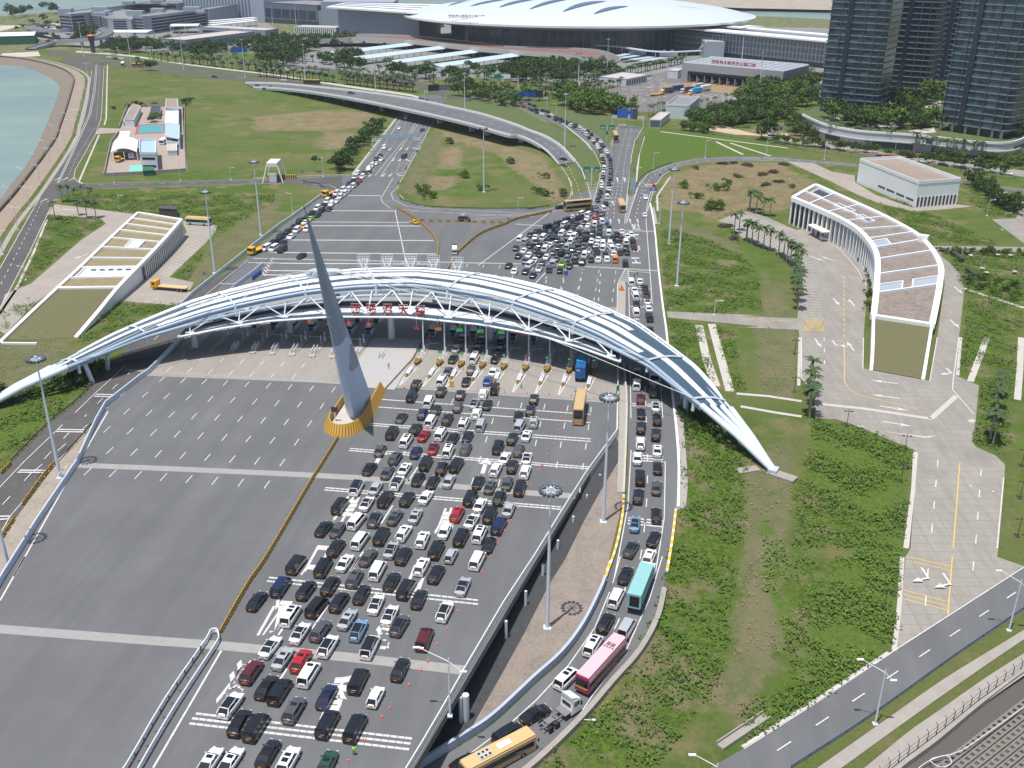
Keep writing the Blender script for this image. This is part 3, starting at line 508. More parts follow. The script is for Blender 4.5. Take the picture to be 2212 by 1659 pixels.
dashes("dashed_lines", [('K', (865, 60), (878, 420), (888, 800), (878, 1120), (840, 1470), (790, 1659)), ('O', (1600, 240), (1535, 530), (1290, 860)), ('I', (1040, 40), (760, 310), (460, 620), (0, 1120)), ('Q', (2150, 280), (940, 1090), (100, 1640)), ('L', (640, 0), (645, 300)), ('L', (1535, 965), (1480, 1590)), ('L', (1875, 1040), (1830, 1640)), ('Q', (1458, 90), (1430, 450)), ('Q', (1815, 40), (1800, 220))], 3, 5.5, .22, P, .172)
dashes("yellow_dashes", [('H', (797, 1180), (797, 1659))], 2.5, 2, .2, P, .075, YMARK)
def chevrons(pts_l, pts_r, n, m=MARK, up=1.2, fn=PA, base=.05):
 mb = MB(); L = at_len(pts_l, n); R = at_len(pts_r, n)
 for a, b in zip(L, R):
  c = (a+b)/2+Vector((0, up, 0)); 
  for p, q in ((a, c), (c, b)):
   l, r = ribbon([p, q], .35, base+.01); mb.strip(r, l)
 return structure("gore_chevrons", mb, m)
chevrons(PAL('G', [(835, 0), (890, 140)]), PAL('G', [(940, 0), (905, 140)]), 12, up=0)
chevrons(PAL('G', [(1180, 110), (1147, 300)]), PAL('G', [(1228, 110), (1170, 300)]), 18, up=-.9)
chevrons(PAL('G', [(1100, 770), (1165, 670)]), PAL('G', [(1185, 770), (1180, 670)]), 8, up=-1)
chevrons(PAL('E', [(2060, 700), (2140, 590)]), PAL('E', [(2090, 730), (2150, 600)]), 7, up=0)
chevrons(PAL('C', [(800, 1110), (822, 1220)]), PAL('C', [(825, 1110), (828, 1220)]), 12, up=0)
strip_road("west_ramp", PL('E', [(1500, 880), (1260, 1060), (1040, 1250), (860, 1450)])+PL('I', [(880, 0), (600, 290), (400, 450), (70, 780), (-150, 990), (-500, 1350)]), PL('E', [(1960, 600), (1700, 850), (1480, 1160), (1265, 1395), (1165, 1495)])+PL('I', [(1085, 115), (822, 345), (600, 590), (435, 780), (190, 1105), (0, 1350), (-400, 2000)]), ASPHD, .05, 60)
strip_road("east_ramp", PL('G', [(1190, 900), (1200, 1200)])+PL('K', [(725, 0), (735, 300), (738, 600), (725, 1000), (640, 1380), (570, 1659)])+PL('O', [(1445, 240), (1300, 540), (1110, 810), (880, 1020), (570, 1310), (350, 1460), (60, 1640), (-200, 1800)]), PL('G', [(1455, 980), (1480, 1200)])+PL('K', [(1065, 20), (1082, 250), (1125, 700), (1125, 1120), (1035, 1659)])+PL('O', [(1895, 240), (1835, 500), (1690, 760), (1480, 1000), (1240, 1280), (890, 1620), (600, 1850), (300, 2100)]), ASPH, .13, 160)
sheet("east_apron_ground", PL('K', [(640, 0), (720, 0), (722, 500), (700, 1040), (555, 1659)])+PL('O', [(1440, 200), (1290, 540), (1100, 800), (870, 1010), (560, 1300), (340, 1450), (50, 1630), (-300, 1750), (-600, 1750), (-300, 1300), (300, 700), (800, -100)])+PL('K', [(560, 700)]), mat("stained_slab", (.25, .205, .175), .9, noise=(.25, .7, (.14, .115, .10)), n2=(1.5, .5, (.32, .28, .24))), .02)
sheet("west_apron_ground", PL('I', [(720, 470), (600, 600), (440, 780), (190, 1110), (0, 1370), (-300, 1900), (100, 1900), (500, 1200), (800, 600)]), mat("sandy_slab", (.31, .26, .215), .9, noise=(.3, .7, (.20, .17, .15)), n2=(1.5, .5, (.40, .36, .31))), .02)
sheet("under_deck_ground", PL('Z', [(-250, 1500), (60, 1200), (200, 960), (1000, 980), (1250, 1100), (880, 1700), (500, 1900), (-300, 1900)]), CONC, .01)
sheet("dark_ground_strip", PL('K', [(640, 560), (665, 620), (665, 745), (520, 985), (400, 1200), (245, 1514)])+PL('O', [(1000, 215), (810, 590), (640, 900), (470, 1200), (360, 1400), (200, 1570), (-100, 1750), (-300, 1750), (100, 1000), (600, 200)])+PL('K', [(150, 1200), (400, 800)]), mat("dark_tarmac", (.055, .058, .062), .8, noise=(.8, .6, (.03, .032, .035))), .05)  # darker ground sheet following the deck's right edge
strip_road("shore_road", PL('Q', [(-900, 2060), (-300, 1690), (0, 1510), (590, 1140), (1130, 772), (1700, 400), (2212, 62), (2900, -400), (3700, -930)]), PL('Q', [(-500, 2240), (0, 1900), (380, 1665), (880, 1345), (1280, 1065), (1640, 805), (2212, 420), (2900, -60), (3700, -610)]), ASPH, .05, 80)
strip_road("stone_drain", PL('Q', [(0, 2060), (590, 1659), (1100, 1300), (1600, 950), (2212, 575), (2700, 260), (3700, -380)]), PL('Q', [(100, 2120), (780, 1659), (1200, 1355), (1700, 1000), (2212, 650), (2700, 340), (3700, -300)]), CONC, .10, 50)
strip_road("shore_path", PL('Q', [(700, 1860), (960, 1659), (1300, 1380), (1500, 1240), (1900, 960), (2212, 760), (2700, 450), (3700, -190)]), PL('Q', [(1000, 1860), (1230, 1659), (1500, 1455), (1750, 1260), (2000, 1080), (2212, 935), (2700, 600), (3700, -110)]), CONC, .12, 50)
HB = bpy.data.materials.new("hollow_sea_blocks"); HB.use_nodes = True; t = HB.node_tree; b = t.nodes["Principled BSDF"]; b.inputs["Roughness"].default_value = .9; b.inputs["Base Color"].default_value = (.27, .245, .22, 1)
sb = MB(); Lq = at_len([P('Q', *q) for q in [(1100, 1900), (1400, 1659), (1600, 1500), (1900, 1260), (2212, 1010), (2700, 650), (3700, -80)]], 80); dn = Vector((.55, -.83, 0)); rows = []
for p in Lq: rows.append([p-dn*4+Vector((0, 0, -.4)), p+Vector((0, 0, -.6)), p+dn*4+Vector((0, 0, -1.4)), p+dn*12+Vector((0, 0, -4)), p+dn*30+Vector((0, 0, -12))])
sb.grid([r[::-1] for r in rows]); structure("sea_slope_base", sb, mat("slope_base", (.10, .09, .08), .95))
hb = MB(); dl = (Lq[-1]-Lq[0]).normalized()                         # hollow blocks: square frames on the slope
for i in range(70):
 for j in range(12):
  c = Lq[0]+dl*(i*1.35+(j % 2)*.67)+dn*(1.2+j*1.2); c.z = T(Lq[0].y)-.95-j*.36+(0 if i else 0)
  q = min(Lq, key=lambda r: (r-c).length); c.z = q.z-.75-j*.34
  for s in (-1, 1):
   hb.box(c+dl*s*.5, (.34, 1.15, .3), atan2(dl.y, dl.x)); hb.box(c+dn*s*.42, (.66, .3, .28), atan2(dl.y, dl.x))
tag(hb.build("hollow_sea_blocks", mat("block_concrete", (.21, .195, .175), .9, noise=(1, .5, (.17, .15, .13)))), "rows of hollow concrete armour blocks covering the shore slope at bottom right", "sea blocks", kind="stuff")
# ---- paved yards right and left
PAVE = mat("yard_concrete", (.285, .262, .232), .88, noise=(.10, .85, (.20, .185, .165)), n2=(.7, .5, (.34, .32, .29), (1, .15, 1), -.05))
PAVE2 = mat("yard_concrete_warm", (.33, .295, .255), .88, noise=(.13, .8, (.235, .21, .185)), n2=(1.1, .5, (.39, .355, .31)))
yard = PL('G', [(1480, 1012), (2212, 1042)])+PL('H', [(0, 1490), (430, 1510), (440, 1400), (450, 1200), (430, 1120), (300, 1000), (200, 960), (0, 880)])+PL('G', [(1980, 330), (1880, 300), (2060, 220)])+PL('H', [(-240, 600), (-40, 655), (160, 700), (420, 815), (560, 790), (620, 800), (820, 920), (930, 1010), (985, 1110), (985, 1180)])+PL('L', [(950, 0), (945, 245), (1010, 262), (1470, 345), (1530, 0)])+PL('H', [(1590, 1230), (1570, 1130), (1545, 1000), (1500, 938), (1700, 942), (2212, 948), (2212, 985), (1900, 982), (1560, 975), (1560, 1020), (1650, 1090), (1720, 1180), (1742, 1290)])+PL('L', [(1700, 0), (1680, 300), (1790, 350), (1858, 378), (1832, 650), (1800, 820), (1835, 862), (1990, 930), (2062, 1000), (2055, 1150), (2010, 1659)])+PL('Q', [(2000, 0), (2212, 75), (1700, 410), (1210, 735), (1235, 500), (1280, 0)])+PL('L', [(1320, 1659), (1350, 1200), (1372, 905), (1340, 880), (1080, 775), (880, 690), (740, 645), (570, 635), (560, 420), (500, 370), (462, 320), (445, 0)])+PL('H', [(440, 1600), (0, 1580)])+PL('G', [(2212, 1130), (1490, 1060)])
seam(PAVE, .1, (.225, .21, .185), .010)
sheet("east_yard_paving", yard, PAVE, .06)
sheet("white_box_apron", PL('H', [(350, 275), (560, 288), (700, 355), (880, 385), (885, 440), (1050, 540), (1340, 640), (1680, 612), (1810, 628), (1600, 650), (1345, 668), (1060, 600), (900, 535), (690, 430), (480, 335)]), PAVE2, .05, z=0)
sheet("far_east_parking", PL('H', [(1890, 468), (2212, 545), (2212, 920), (1960, 730), (2150, 722), (2168, 645), (2000, 530)]), PAVE, .05, z=0)
sheet("west_drive_paving", PL('E', [(430, 168), (1050, 246), (450, 828), (290, 935), (40, 1190), (-60, 1130), (0, 1000), (40, 875), (240, 795), (640, 450), (832, 322), (790, 278), (550, 265), (372, 250)]), PAVE2, .05)
sheet("west_yard_paving", PL('E', [(1430, 300), (1710, 335), (1690, 390), (1620, 470), (1332, 742), (1525, 785), (1490, 850), (1510, 878), (1400, 968), (930, 928), (1030, 800), (1470, 390)]), PAVE2, .05)
sheet("compound_paving", PL('A', [(820, 1388), (875, 1130), (945, 1042), (748, 1056), (782, 1005), (940, 1012), (1000, 835), (1450, 838), (1460, 1350)]), mat("pink_concrete", (.37, .30, .26), .9, noise=(.3, .5, (.28, .235, .21))), .05, z=0)
sheet("sports_court", PL('A', [(1080, 980), (1295, 975), (1305, 1048), (1060, 1058)]), mat("court_red", (.36, .10, .09), .8), .07, z=0)
sheet("sports_court_centre", PL('A', [(1102, 986), (1283, 982), (1288, 1038), (1086, 1050)]), mat("court_teal", (.06, .30, .33), .8), .09, z=0)
sheet("small_court", PL('A', [(1020, 1300), (1125, 1298), (1122, 1346), (1012, 1350)]), mat("court_mint", (.18, .50, .42), .8), .07, z=0)
bands("white_lines", [('H', (320, 795), (560, 850), (760, 960), (900, 1120), (970, 1250)), ('L', (950, 0), (945, 245), (1010, 262), (1470, 345), (1530, 0)), ('L', (462, 0), (462, 320), (505, 365)), ('L', (1700, 0), (1655, 330), (1650, 410), (1820, 605)), ('L', (1372, 905), (1350, 1200), (1300, 1659)), ('L', (2052, 1100), (2000, 1659))], .22, MARK, .08, fn=P)
bands("yellow_lines", [('L', (798, 45), (800, 350), (830, 400), (920, 455), (1385, 565)), ('L', (1707, 985), (1655, 1659)), ('Q', (1648, 0), (1613, 455))]+[('Q', (1290, y), (1640, y+76)) for y in (0, 32)]+[('Q', (1262, y), (1612, y+92)) for y in (262, 296, 330)]+[('H', (0, 1518), (400, 1530)), ('E', (430, 185), (500, 250)), ('E', (470, 178), (400, 250))], .2, YMARK, .085, fn=P)
pk = MB()                                                            # parking bays
def bays(k, a0, a1, b0, b1, n, mb=pk, wd=.14, h=.08):
 for i in range(n):
  t_ = i/(n-1); p = P(k, a0[0]+(a1[0]-a0[0])*t_, a0[1]+(a1[1]-a0[1])*t_); q = P(k, b0[0]+(b1[0]-b0[0])*t_, b0[1]+(b1[1]-b0[1])*t_)
  L, R = ribbon([p, q], wd, h); mb.strip(R, L)
bays('H', (480, 1110), (478, 1500), (565, 1120), (632, 1515), 19); bays('H', (520, 1110), (450, 1060), (560, 1110), (520, 1040), 4); bays('H', (30, 690), (400, 815), (-30, 720), (310, 835), 16)
bays('G', (1910, 300), (2060, 225), (2060, 400), (2180, 330), 8); bays('H', (-60, 800), (240, 980), (10, 760), (330, 920), 14)
bays('E', (1545, 430), (1255, 715), (1615, 460), (1330, 745), 16); bays('H', (1980, 740), (2212, 880), (2212, 745), (2400, 900), 8)
structure("parking_lines", pk, MARK)
yh = MB()
for i in range(9):
 t_ = i/8
 for a, b in (((488+145*t_, 1518), (488, 1518+98*t_)), ((633, 1518+98*(1-t_)), (488+145*t_, 1616)), ((488+145*t_, 1518), (633, 1518+98*(1-t_))), ((488, 1518+98*t_), (488+145*t_, 1616))):
  L, R = ribbon([P('H', *a), P('H', *b)], .12, .085); yh.strip(R, L)
structure("yellow_box_hatching", yh, YMARK)
ar = MB()
for k, x, y, dx, dy, bd in (('H', 712, 1350, 0, -1, 0), ('H', 882, 1415, 0, 1, 0), ('L', 568, 10, 0, -1, 0), ('L', 875, 105, 0, 1, 0), ('L', 705, 25, 0, -1, 1), ('H', 1662, 1260, 0, -1, 0), ('H', 1630, 1520, 0, -1, 0), ('L', 1600, 240, 0, -1, -1), ('L', 1795, 1170, 0, 1, 1), ('L', 1972, 1215, 0, 1, 1), ('Q', 1405, 85, 0, -1, -1), ('Q', 1575, 130, 0, -1, -1), ('L', 1220, 365, -1, .35, 0), ('L', 1230, 480, -1, .35, 0), ('L', 1080, 540, 1, -.4, 0), ('L', 1100, 662, 1, -.4, 0), ('H', 525, 1020, .5, -.8, 0), ('H', 730, 1060, -.5, .8, 0), ('E', 690, 560, -.4, -1, 0), ('E', 600, 212, -1, 0, 0)):
 arrow(ar, P(k, x, y), (dx, dy, 0), 6.5, .45, bend=bd, h=.09)
structure("road_arrows", ar, MARK)
for a in ([('G', (1735, 1120), (1800, 1400), (1870, 1600))], [('G', (1835, 1110), (1900, 1350), (1980, 1640))]): bands("stone_path", a, 2.2, CONCL, .04, fn=P)
bands("stone_path", [('K', (1590, 220), (1840, 240), (2100, 280)), ('K', (1620, 320), (1900, 370), (2100, 400))], 1.2, CONCL, .04, fn=P)
bands("stone_path", [('L', (1920, 0), (1860, 160), (1790, 345)), ('L', (2190, 0), (2180, 250), (2160, 490)), ('H', (1590, 1225), (1760, 1280), (2212, 1425)), ('C', (1210, 1035), (1480, 1070), (2212, 1165)), ('C', (1760, 1125), (2080, 1228)), ('C', (1650, 1115), (1860, 1215))], 1.6, CONCL, .04, fn=P)
bands("yard_drains", [('L', (620, 525), (950, 560), (1480, 640)), ('L', (1480, 640), (1680, 460)), ('L', (900, 695), (1440, 785)), ('L', (1440, 785), (1820, 650))], 1.3, CONCL, .085, fn=P)
bands("kerb_strip", [('L', (450, 0), (440, 380)), ('L', (1355, 900), (1340, 1200), (1280, 1659)), ('Q', (1255, 0), (1230, 400), (1190, 740)), ('L', (1715, 0), (1690, 300)), ('Q', (0, 1500), (590, 1125), (1150, 755))], .8, CONCL, .09, fn=P)
bands("kerb_strip", [('A', (845, 510), (835, 930), (820, 985)), ('A', (780, 1060), (620, 1430), (650, 1443)), ('B', (0, 1400), (780, 1370), (1130, 920)), ('C', (430, 960), (640, 1130), (680, 1200), (672, 1330)), ('C', (1085, 1075), (1045, 1200), (1020, 1430)), ('A', (1440, 840), (1465, 1350)), ('C', (1190, 1659), (1185, 1540), (1290, 1390)), ('E', (-50, 1100), (120, 850), (260, 560), (370, 290))], .8, CONCL, .05, fn=P)
# ---- far carriageways and car-park surface
strip_road("far_highway", PL('A', [(400, 395), (560, 420), (850, 440), (1400, 520), (2212, 613)])+PL('B', [(450, 662), (900, 722), (1300, 768), (1385, 785)]), PL('A', [(380, 430), (520, 440), (850, 462), (1400, 545), (2212, 640)])+PL('B', [(430, 680), (900, 745), (1230, 785), (1320, 810)]), ASPHD, .03)
strip_road("far_highway_near_side", PL('A', [(500, 455), (820, 478), (1400, 560), (2000, 628), (2212, 650)])+PL('B', [(200, 665), (420, 700)]), PL('A', [(500, 475), (820, 505), (1400, 588), (2000, 650), (2212, 680)])+PL('B', [(150, 690), (400, 722)]), ASPHD, .03)
strip_road("service_road", PL('A', [(600, 400), (1000, 430), (1500, 505), (2212, 590)])+PL('B', [(300, 605), (800, 680), (1200, 735), (1300, 760)]), PL('A', [(600, 412), (1000, 442), (1500, 515), (2212, 600)])+PL('B', [(300, 615), (800, 695), (1200, 750), (1300, 775)]), CONCL, .04)
strip_road("service_road", PL('B', [(-100, 480), (400, 520), (900, 580), (1300, 650), (1560, 745), (1800, 760)]), PL('B', [(-100, 500), (400, 545), (900, 610), (1290, 690), (1540, 775), (1800, 785)]), ASPHD, .04)
strip_road("street_at_podium", PL('D', [(190, 1030), (250, 1058), (440, 1092), (900, 1162), (1400, 1242), (2212, 1342)]), PL('D', [(200, 1080), (260, 1098), (480, 1135), (900, 1200), (1400, 1275), (2212, 1392)]), mat("pale_asphalt", (.27, .25, .235), .9, noise=(.1, .4, (.22, .2, .19))), .04)
strip_road("street_at_podium", PL('D', [(190, 1020), (280, 990), (420, 930), (460, 900)]), PL('D', [(210, 1060), (330, 1020), (460, 960), (500, 920)]), ASPHD, .03)
strip_road("loop_road", PL('C', [(985, 1659), (1030, 1475), (1100, 1370), (1300, 1288), (1500, 1249), (1800, 1233), (2212, 1240)])+PL('D', [(400, 1250), (890, 1288), (1300, 1350), (1680, 1420), (2212, 1490)]), PL('C', [(1120, 1659), (1168, 1475), (1235, 1385), (1345, 1315), (1560, 1276), (1900, 1262), (2212, 1268)])+PL('D', [(400, 1274), (890, 1312), (1300, 1375), (1680, 1442), (2212, 1514)]), ASPH, .045, 70)
FARA = mat("far_asphalt", (.145, .135, .135), .9, noise=(.03, .5, (.18, .17, .165)))
sheet("checkpoint_yard", PL('C', [(640, 760), (1100, 600), (1260, 560), (1350, 560), (1500, 640), (2212, 700), (2212, 760), (2000, 790), (1700, 830), (1480, 860), (1250, 850), (1180, 880), (1000, 880), (880, 800)]), FARA, .05, z=0)
sheet("checkpoint_hatching", PL('C', [(1220, 660), (1560, 650), (2100, 730), (2000, 790), (1600, 720), (1250, 690)]), stripes("hatch_yellow", (.14, .13, .13), (.42, .30, .10), 5, .6), .09, z=0)
for q in (((650, 690), (1100, 590)), ((280, 655), (560, 700)), ((470, 680), (900, 590))): bands("service_road", [('C',)+q], 12, FARA, .05, fn=P)
sheet("terminal_forecourt", PL('B', [(150, 400), (700, 340), (1300, 330), (2212, 430), (2300, 560), (1900, 600), (1300, 640), (600, 560), (150, 470)]), FARA, .03, z=0)
sheet("terminal_ground", PL('A', [(350, 215), (1400, 150), (2100, 180), (2212, 260), (2212, 330), (1330, 420), (1100, 400), (700, 370), (250, 300)]), mat("far_paving", (.24, .235, .24), .9, noise=(.02, .6, (.14, .16, .11))), .03, z=0)
sheet("terminal_ground", [Vector(p) for p in ((-200, 830, 0), (330, 700, 0), (560, 780, 0), (560, 1200, 0), (-200, 1300, 0))], mat("far_paving", (.24, .235, .24)), .035, z=0)
cr = MB(); random.seed(3)
for i in range(150):
 x, y = random.uniform(900, 1250), random.uniform(0, 1); a = P('C', x, 600+(x-900)*-.05+random.uniform(20, 230)); L, R = ribbon([a, a+Vector((3.2, 3, 0))], .5, .12); cr.strip(R, L)
for i in range(120):
 a = P('C', random.uniform(1450, 1900), random.uniform(740, 800)); L, R = ribbon([a, a+Vector((3.2, 3, 0))], .5, .12); cr.strip(R, L)
structure("checkpoint_dashes", cr, MARK)
sheet("sand_road", PL('C', [(1480, 1000), (1700, 985), (1900, 1040), (2000, 1062), (2212, 1050), (2212, 1075), (1800, 1060), (1560, 1020)]), mat("sand", (.48, .38, .27), .95), .04, z=0)
for k, pts in (('A', [(0, 200), (190, 200), (0, 245)]), ('A', [(300, 190), (480, 180), (480, 240), (290, 215)]), ('A', [(20, 420), (300, 405), (320, 440), (120, 452), (0, 440)]), ('A', [(250, 255), (360, 265), (420, 292), (380, 292)])): sheet("pale_ground_patch", PL(k, pts), mat("pale_ground", (.52, .46, .40), .95, noise=(.1, .4, (.40, .34, .28))), .05, z=0)
def lin(vals, n): return list(np.interp(np.linspace(0, 1, n), np.linspace(0, 1, len(vals)), vals))
zz = [0.6, 2.5, 4.5, 6, 6.8, 7, 7, 6.8, 6, 4.8, 3.2, 1.5, .3]
nearim = [('B', 0, 690), ('B', 200, 700), ('B', 420, 722), ('B', 700, 765), ('B', 1000, 822), ('B', 1250, 875), ('B', 1500, 930), ('B', 1750, 992), ('B', 1990, 1062), ('C', 100, 1075), ('C', 210, 1120), ('C', 320, 1195), ('C', 410, 1295)]
farim = [('B', -60, 655), ('B', 180, 660), ('B', 440, 682), ('B', 740, 712), ('B', 1030, 748), ('B', 1290, 790), ('B', 1560, 848), ('B', 1810, 905), ('B', 2060, 985), ('C', 180, 1030), ('C', 310, 1080), ('C', 430, 1155), ('C', 545, 1275)]
nr = smooth_line([PA(k, x, y, z) for (k, x, y), z in zip(nearim, zz)], 4); fr = smooth_line([PA(k, x, y, z) for (k, x, y), z in zip(farim, zz)], 4)
ov = MB(); ov.strip(nr, fr); structure("overpass_deck", ov, ASPH)
t = thing("overpass", nr[24], "long curving concrete flyover with white parapets on wide flared piers", "flyover")
g = MB(); g.grid([[a+Vector((0, 0, .02)), a+Vector((0, 0, -1.1)), a.lerp(b, .25)+Vector((0, 0, -2.1)), a.lerp(b, .75)+Vector((0, 0, -2.1)), b+Vector((0, 0, -1.1)), b+Vector((0, 0, .02))] for a, b in zip(nr, fr)][:-6]); g.build("girder", LWALL, t)
for nm, line in (("parapet", nr), ("parapet", fr)):
 q = MB(); q.wall(line, .35, -.1, .85); q.wall(line, .1, .95, 1.1)
 for p in resample(line, 3): q.box(p, (.2, .2, 1.05))
 q.build(nm, WHITE, t)
fr_e = [PA('C', *q) for q in ((545, 1275), (590, 1340), (620, 1420))]; q = MB(); q.wall(fr_e, .3, 0, .8); q.build("parapet", LSTEEL, t)
mk = MB(); mid = [a.lerp(b, .5) for a, b in zip(nr, fr)]
rs = resample(mid, 1.0)
for i in range(0, len(rs)-4, 9): L, R = ribbon(rs[i:i+4], .2, .03); mk.strip(R, L)
for f_ in (.06, .94): L, R = ribbon([a.lerp(b, f_) for a, b in zip(nr, fr)], .22, .03); mk.strip(R, L)
mk.build("lane_marking", MARK, t)
for k, x, y in (('B', 420, 735), ('B', 525, 762), ('B', 632, 788), ('B', 745, 810), ('B', 862, 838), ('B', 1088, 888), ('B', 1507, 975), ('B', 1785, 1030), ('B', 1955, 1065), ('B', 2110, 1115), ('C', 245, 1170), ('C', 305, 1228)):
 p = PA(k, x, y, 0); i = min(range(len(nr)), key=lambda j: (nr[j].lerp(fr[j], .3).xy-p.xy).length); c = nr[i].lerp(fr[i], .5); h = c.z-1.9
 if h < .8: continue
 q = MB(); d = (nr[min(i+1, len(nr)-1)]-nr[i-1]).normalized(); a_ = atan2(d.y, d.x)
 q.box((c.x, c.y, 0), (1.6, 3.2, max(.2, h-1.5)), a_)
 n0 = len(q.v); q.box((c.x, c.y, max(.2, h-1.5)), (1.6, 3.2, 1.5), a_)
 for j in range(n0+4, n0+8): vx = Vector(q.v[j]); vv = (vx-c); q.v[j] = (c.x+vv.x*1.7, c.y+vv.y*1.7, vx.z)
 q.build("pier", LWALL, t)
# ---- deck edge structures
t = thing("deck_railing", EN(-60, 0), "pale blue three-rail crash barrier along the plaza's left edge", "railing")
def railing(parent, line, h=1.2, rails=3, step=2.0, m=LSTEEL, th=.12, base=True):
 if base: q = MB(); q.wall(line, .45, -.1, .35); q.build("plinth", m, parent)
 for r in range(rails):
  q = MB(); q.path([p+Vector((0, 0, .45+(h-.45)*r/max(1, rails-1))) for p in line], th, 6); q.build("rail", m, parent)
 posts(parent, resample(line, step), (.16, .16, h), m)
railing(t, PAL('E', [(1480, 1180), (1250, 1420), (1170, 1500)])+PAL('I', [(1100, 110), (835, 318), (760, 450), (610, 780), (300, 1240), (40, 1659), (-100, 1900)]), 1.3, 3, 2.0, LSTEEL, .16)
t = thing("deck_railing", PA('K', 300, 1000), "white panelled parapet along the plaza's right edge above the slab", "railing")
edge = PAL('K', [(655, 0), (655, 300), (650, 535), (500, 780), (250, 1150), (0, 1560)])+PAL('O', [(700, 330), (400, 820), (220, 1130), (0, 1490), (-150, 1720)])
edge = PAL('K', [(655, 0), (655, 300), (650, 535), (400, 880), (200, 1200), (0, 1530)])+PAL('O', [(640, 400), (360, 880), (180, 1200), (0, 1510), (-200, 1840)])
q = MB(); q.wall(edge, .5, -1.5, .28); q.build("plinth", CONCL, t)
for a, b in zip(resample(edge, 2.6), resample(edge, 2.6)[1:]):
 q = MB(); d = (b-a)*.06; q.wall([a+d, b-d], .08, .35, 1.15); q.build("panel", WHITE, t)
q = MB(); q.path([p+Vector((0, 0, 1.3)) for p in edge], .1, 6); q.build("rail", WHITE, t)
posts(t, resample(edge, 2.6), (.2, .2, 1.3), WHITE)
pl_ = [('O', 305, 1130, 1300, .28), ('O', 345, 1060, 1280, .55), ('O', 660, 560, 640, .28), ('O', 815, 300, 380, .25), ('O', 950, 60, 145, .25), ('K', 304, 1170, 1230, .25), ('K', 183, 1370, 1440, .25), ('K', 65, 1580, 1650, .25), ('K', 412, 1000, 1040, .22), ('K', 515, 835, 862, .22)]
for i, (k, x, y0, y1, r) in enumerate(pl_):
 p = P(k, x, y1); q = MB(); q.tube(p, (p.x, p.y, -1.2), r, n=12)
 o = q.build("deck_pier" if r > .5 else "drain_pipe_column", LWALL, None, p); tag(o, "", "column", "columns under the plaza's right edge"); o["_y"] = p.y
cols_ = sorted([o for o in COL.objects if o.get("_y")], key=lambda o: o["_y"])
for i, o in enumerate(cols_): o["label"] = f"{ordn(i+1)} pale column from the bottom under the plaza's right edge"; del o["_y"]
def barrier(name, pts, label, cat, m=STEEL, h=.75, step=4.0, th=.32, wallh=0):
 t = thing(name, pts[0], label, cat); q = MB(); q.wall(pts, .12, h-th, h); q.build("beam", m, t); posts(t, resample(pts, step), (.14, .14, h-.05), m); return t
DBL = mat("slate_blue_steel", (.13, .19, .27), .5, .2)
barrier("guard_rail", smooth_line(PL('Q', [(380, 1662), (880, 1340), (1280, 1060), (1640, 800), (2212, 410), (2600, 130)]), 4), "slate blue guard rail along the near shore road", "guard rail", DBL)
barrier("guard_rail", smooth_line(PL('I', [(1100, -80), (880, 0), (600, 285), (400, 445), (75, 775)]), 4), "grey guard rail on the outer side of the left ramp", "guard rail", DSTEEL)
barrier("guard_rail", smooth_line(PL('I', [(735, 460), (620, 590), (465, 745)]), 4), "short dark guard rail between left ramp and slab", "guard rail", DSTEEL)
barrier("guard_rail", smooth_line(PL('B', [(1160, 1572), (1250, 1608), (1400, 1632), (1800, 1648), (2212, 1645)])+PL('C', [(160, 1650), (340, 1625)]), 3), "grey guard rail round the bottom of the central grass island", "guard rail", DSTEEL)
barrier("guard_rail", smooth_line(PL('B', [(400, 1440), (500, 1448), (545, 1470), (570, 1500)]), 3), "small curved guard rail at the left road junction", "guard rail", DSTEEL)
barrier("guard_rail", smooth_line(PL('C', [(1010, 1480), (1050, 1410), (1150, 1340), (1300, 1285)]), 3), "curved guard rail on the inside of the loop road bend", "guard rail", DSTEEL)
RW = mat("rock_edge", (.36, .34, .31), .9, noise=(1.2, .5, (.25, .23, .21)))
t = thing("fence", P('E', 1900, 640), "pale three-rail fence along the left edge of the road behind the arch", "fence")
railing(t, PL('E', [(1420, 980), (1530, 870), (1920, 560), (2212, 330)])+PL('F', [(300, 280), (560, 90)]), 1.2, 3, 3, LSTEEL, .13)
t = thing("fence", P('E', 2000, 760), "pale rail fence with blue panels at the head of the left ramp", "fence")
railing(t, PL('E', [(1840, 830), (1990, 720), (2070, 650)]), 1.3, 3, 2, LSTEEL, .12); q = MB(); q.wall(PL('E', [(1985, 770), (2060, 710)]), .15, .1, 1.5); q.build("blue_panel", BLUE, t)
t = thing("fence", P('E', 1300, 1300), "three-rail fence between the toll lanes and the left ramp under the arch", "fence")
railing(t, PL('E', [(1840, 840), (1620, 1010), (1480, 1165)]), 1.2, 3, 2, LSTEEL, .1)
for nm, pts, lab in (("east_edge_wall", PL('G', [(1352, 175), (1385, 360), (1415, 680), (1450, 980), (1478, 1180)])+PL('K', [(1065, 40), (1085, 250), (1130, 700), (1130, 1130)]), "long white kerb wall on the outer edge of the right ramp"),
  ("ramp_wall", PL('K', [(1040, 1640), (1080, 1400), (1110, 1150)])+[], "striped yellow kerb wall on the outer edge of the right ramp")):
 q = MB(); q.wall(smooth_line(pts, 3), .5, -.2, .8); o = q.build(nm if nm != "east_edge_wall" else "ramp_wall", WHITE if 'white' in lab else stripes("yellow_grey_bands", (.62, .60, .56), (.75, .45, .03), 2.4, pi/2, .6)); tag(o, lab, "wall")
def wallobj(pts, th, h0, h1, m, label, n=4, name="ramp_wall"):
 q = MB(); q.wall(smooth_line(pts, n), th, h0, h1); return tag(q.build(name, m), label, "wall")
wallobj(PL('K', [(700, 0), (722, 250), (720, 520), (700, 1020)]), .45, -.2, .9, CONCL, "grey kerb wall with slots between right ramp and toll lanes")
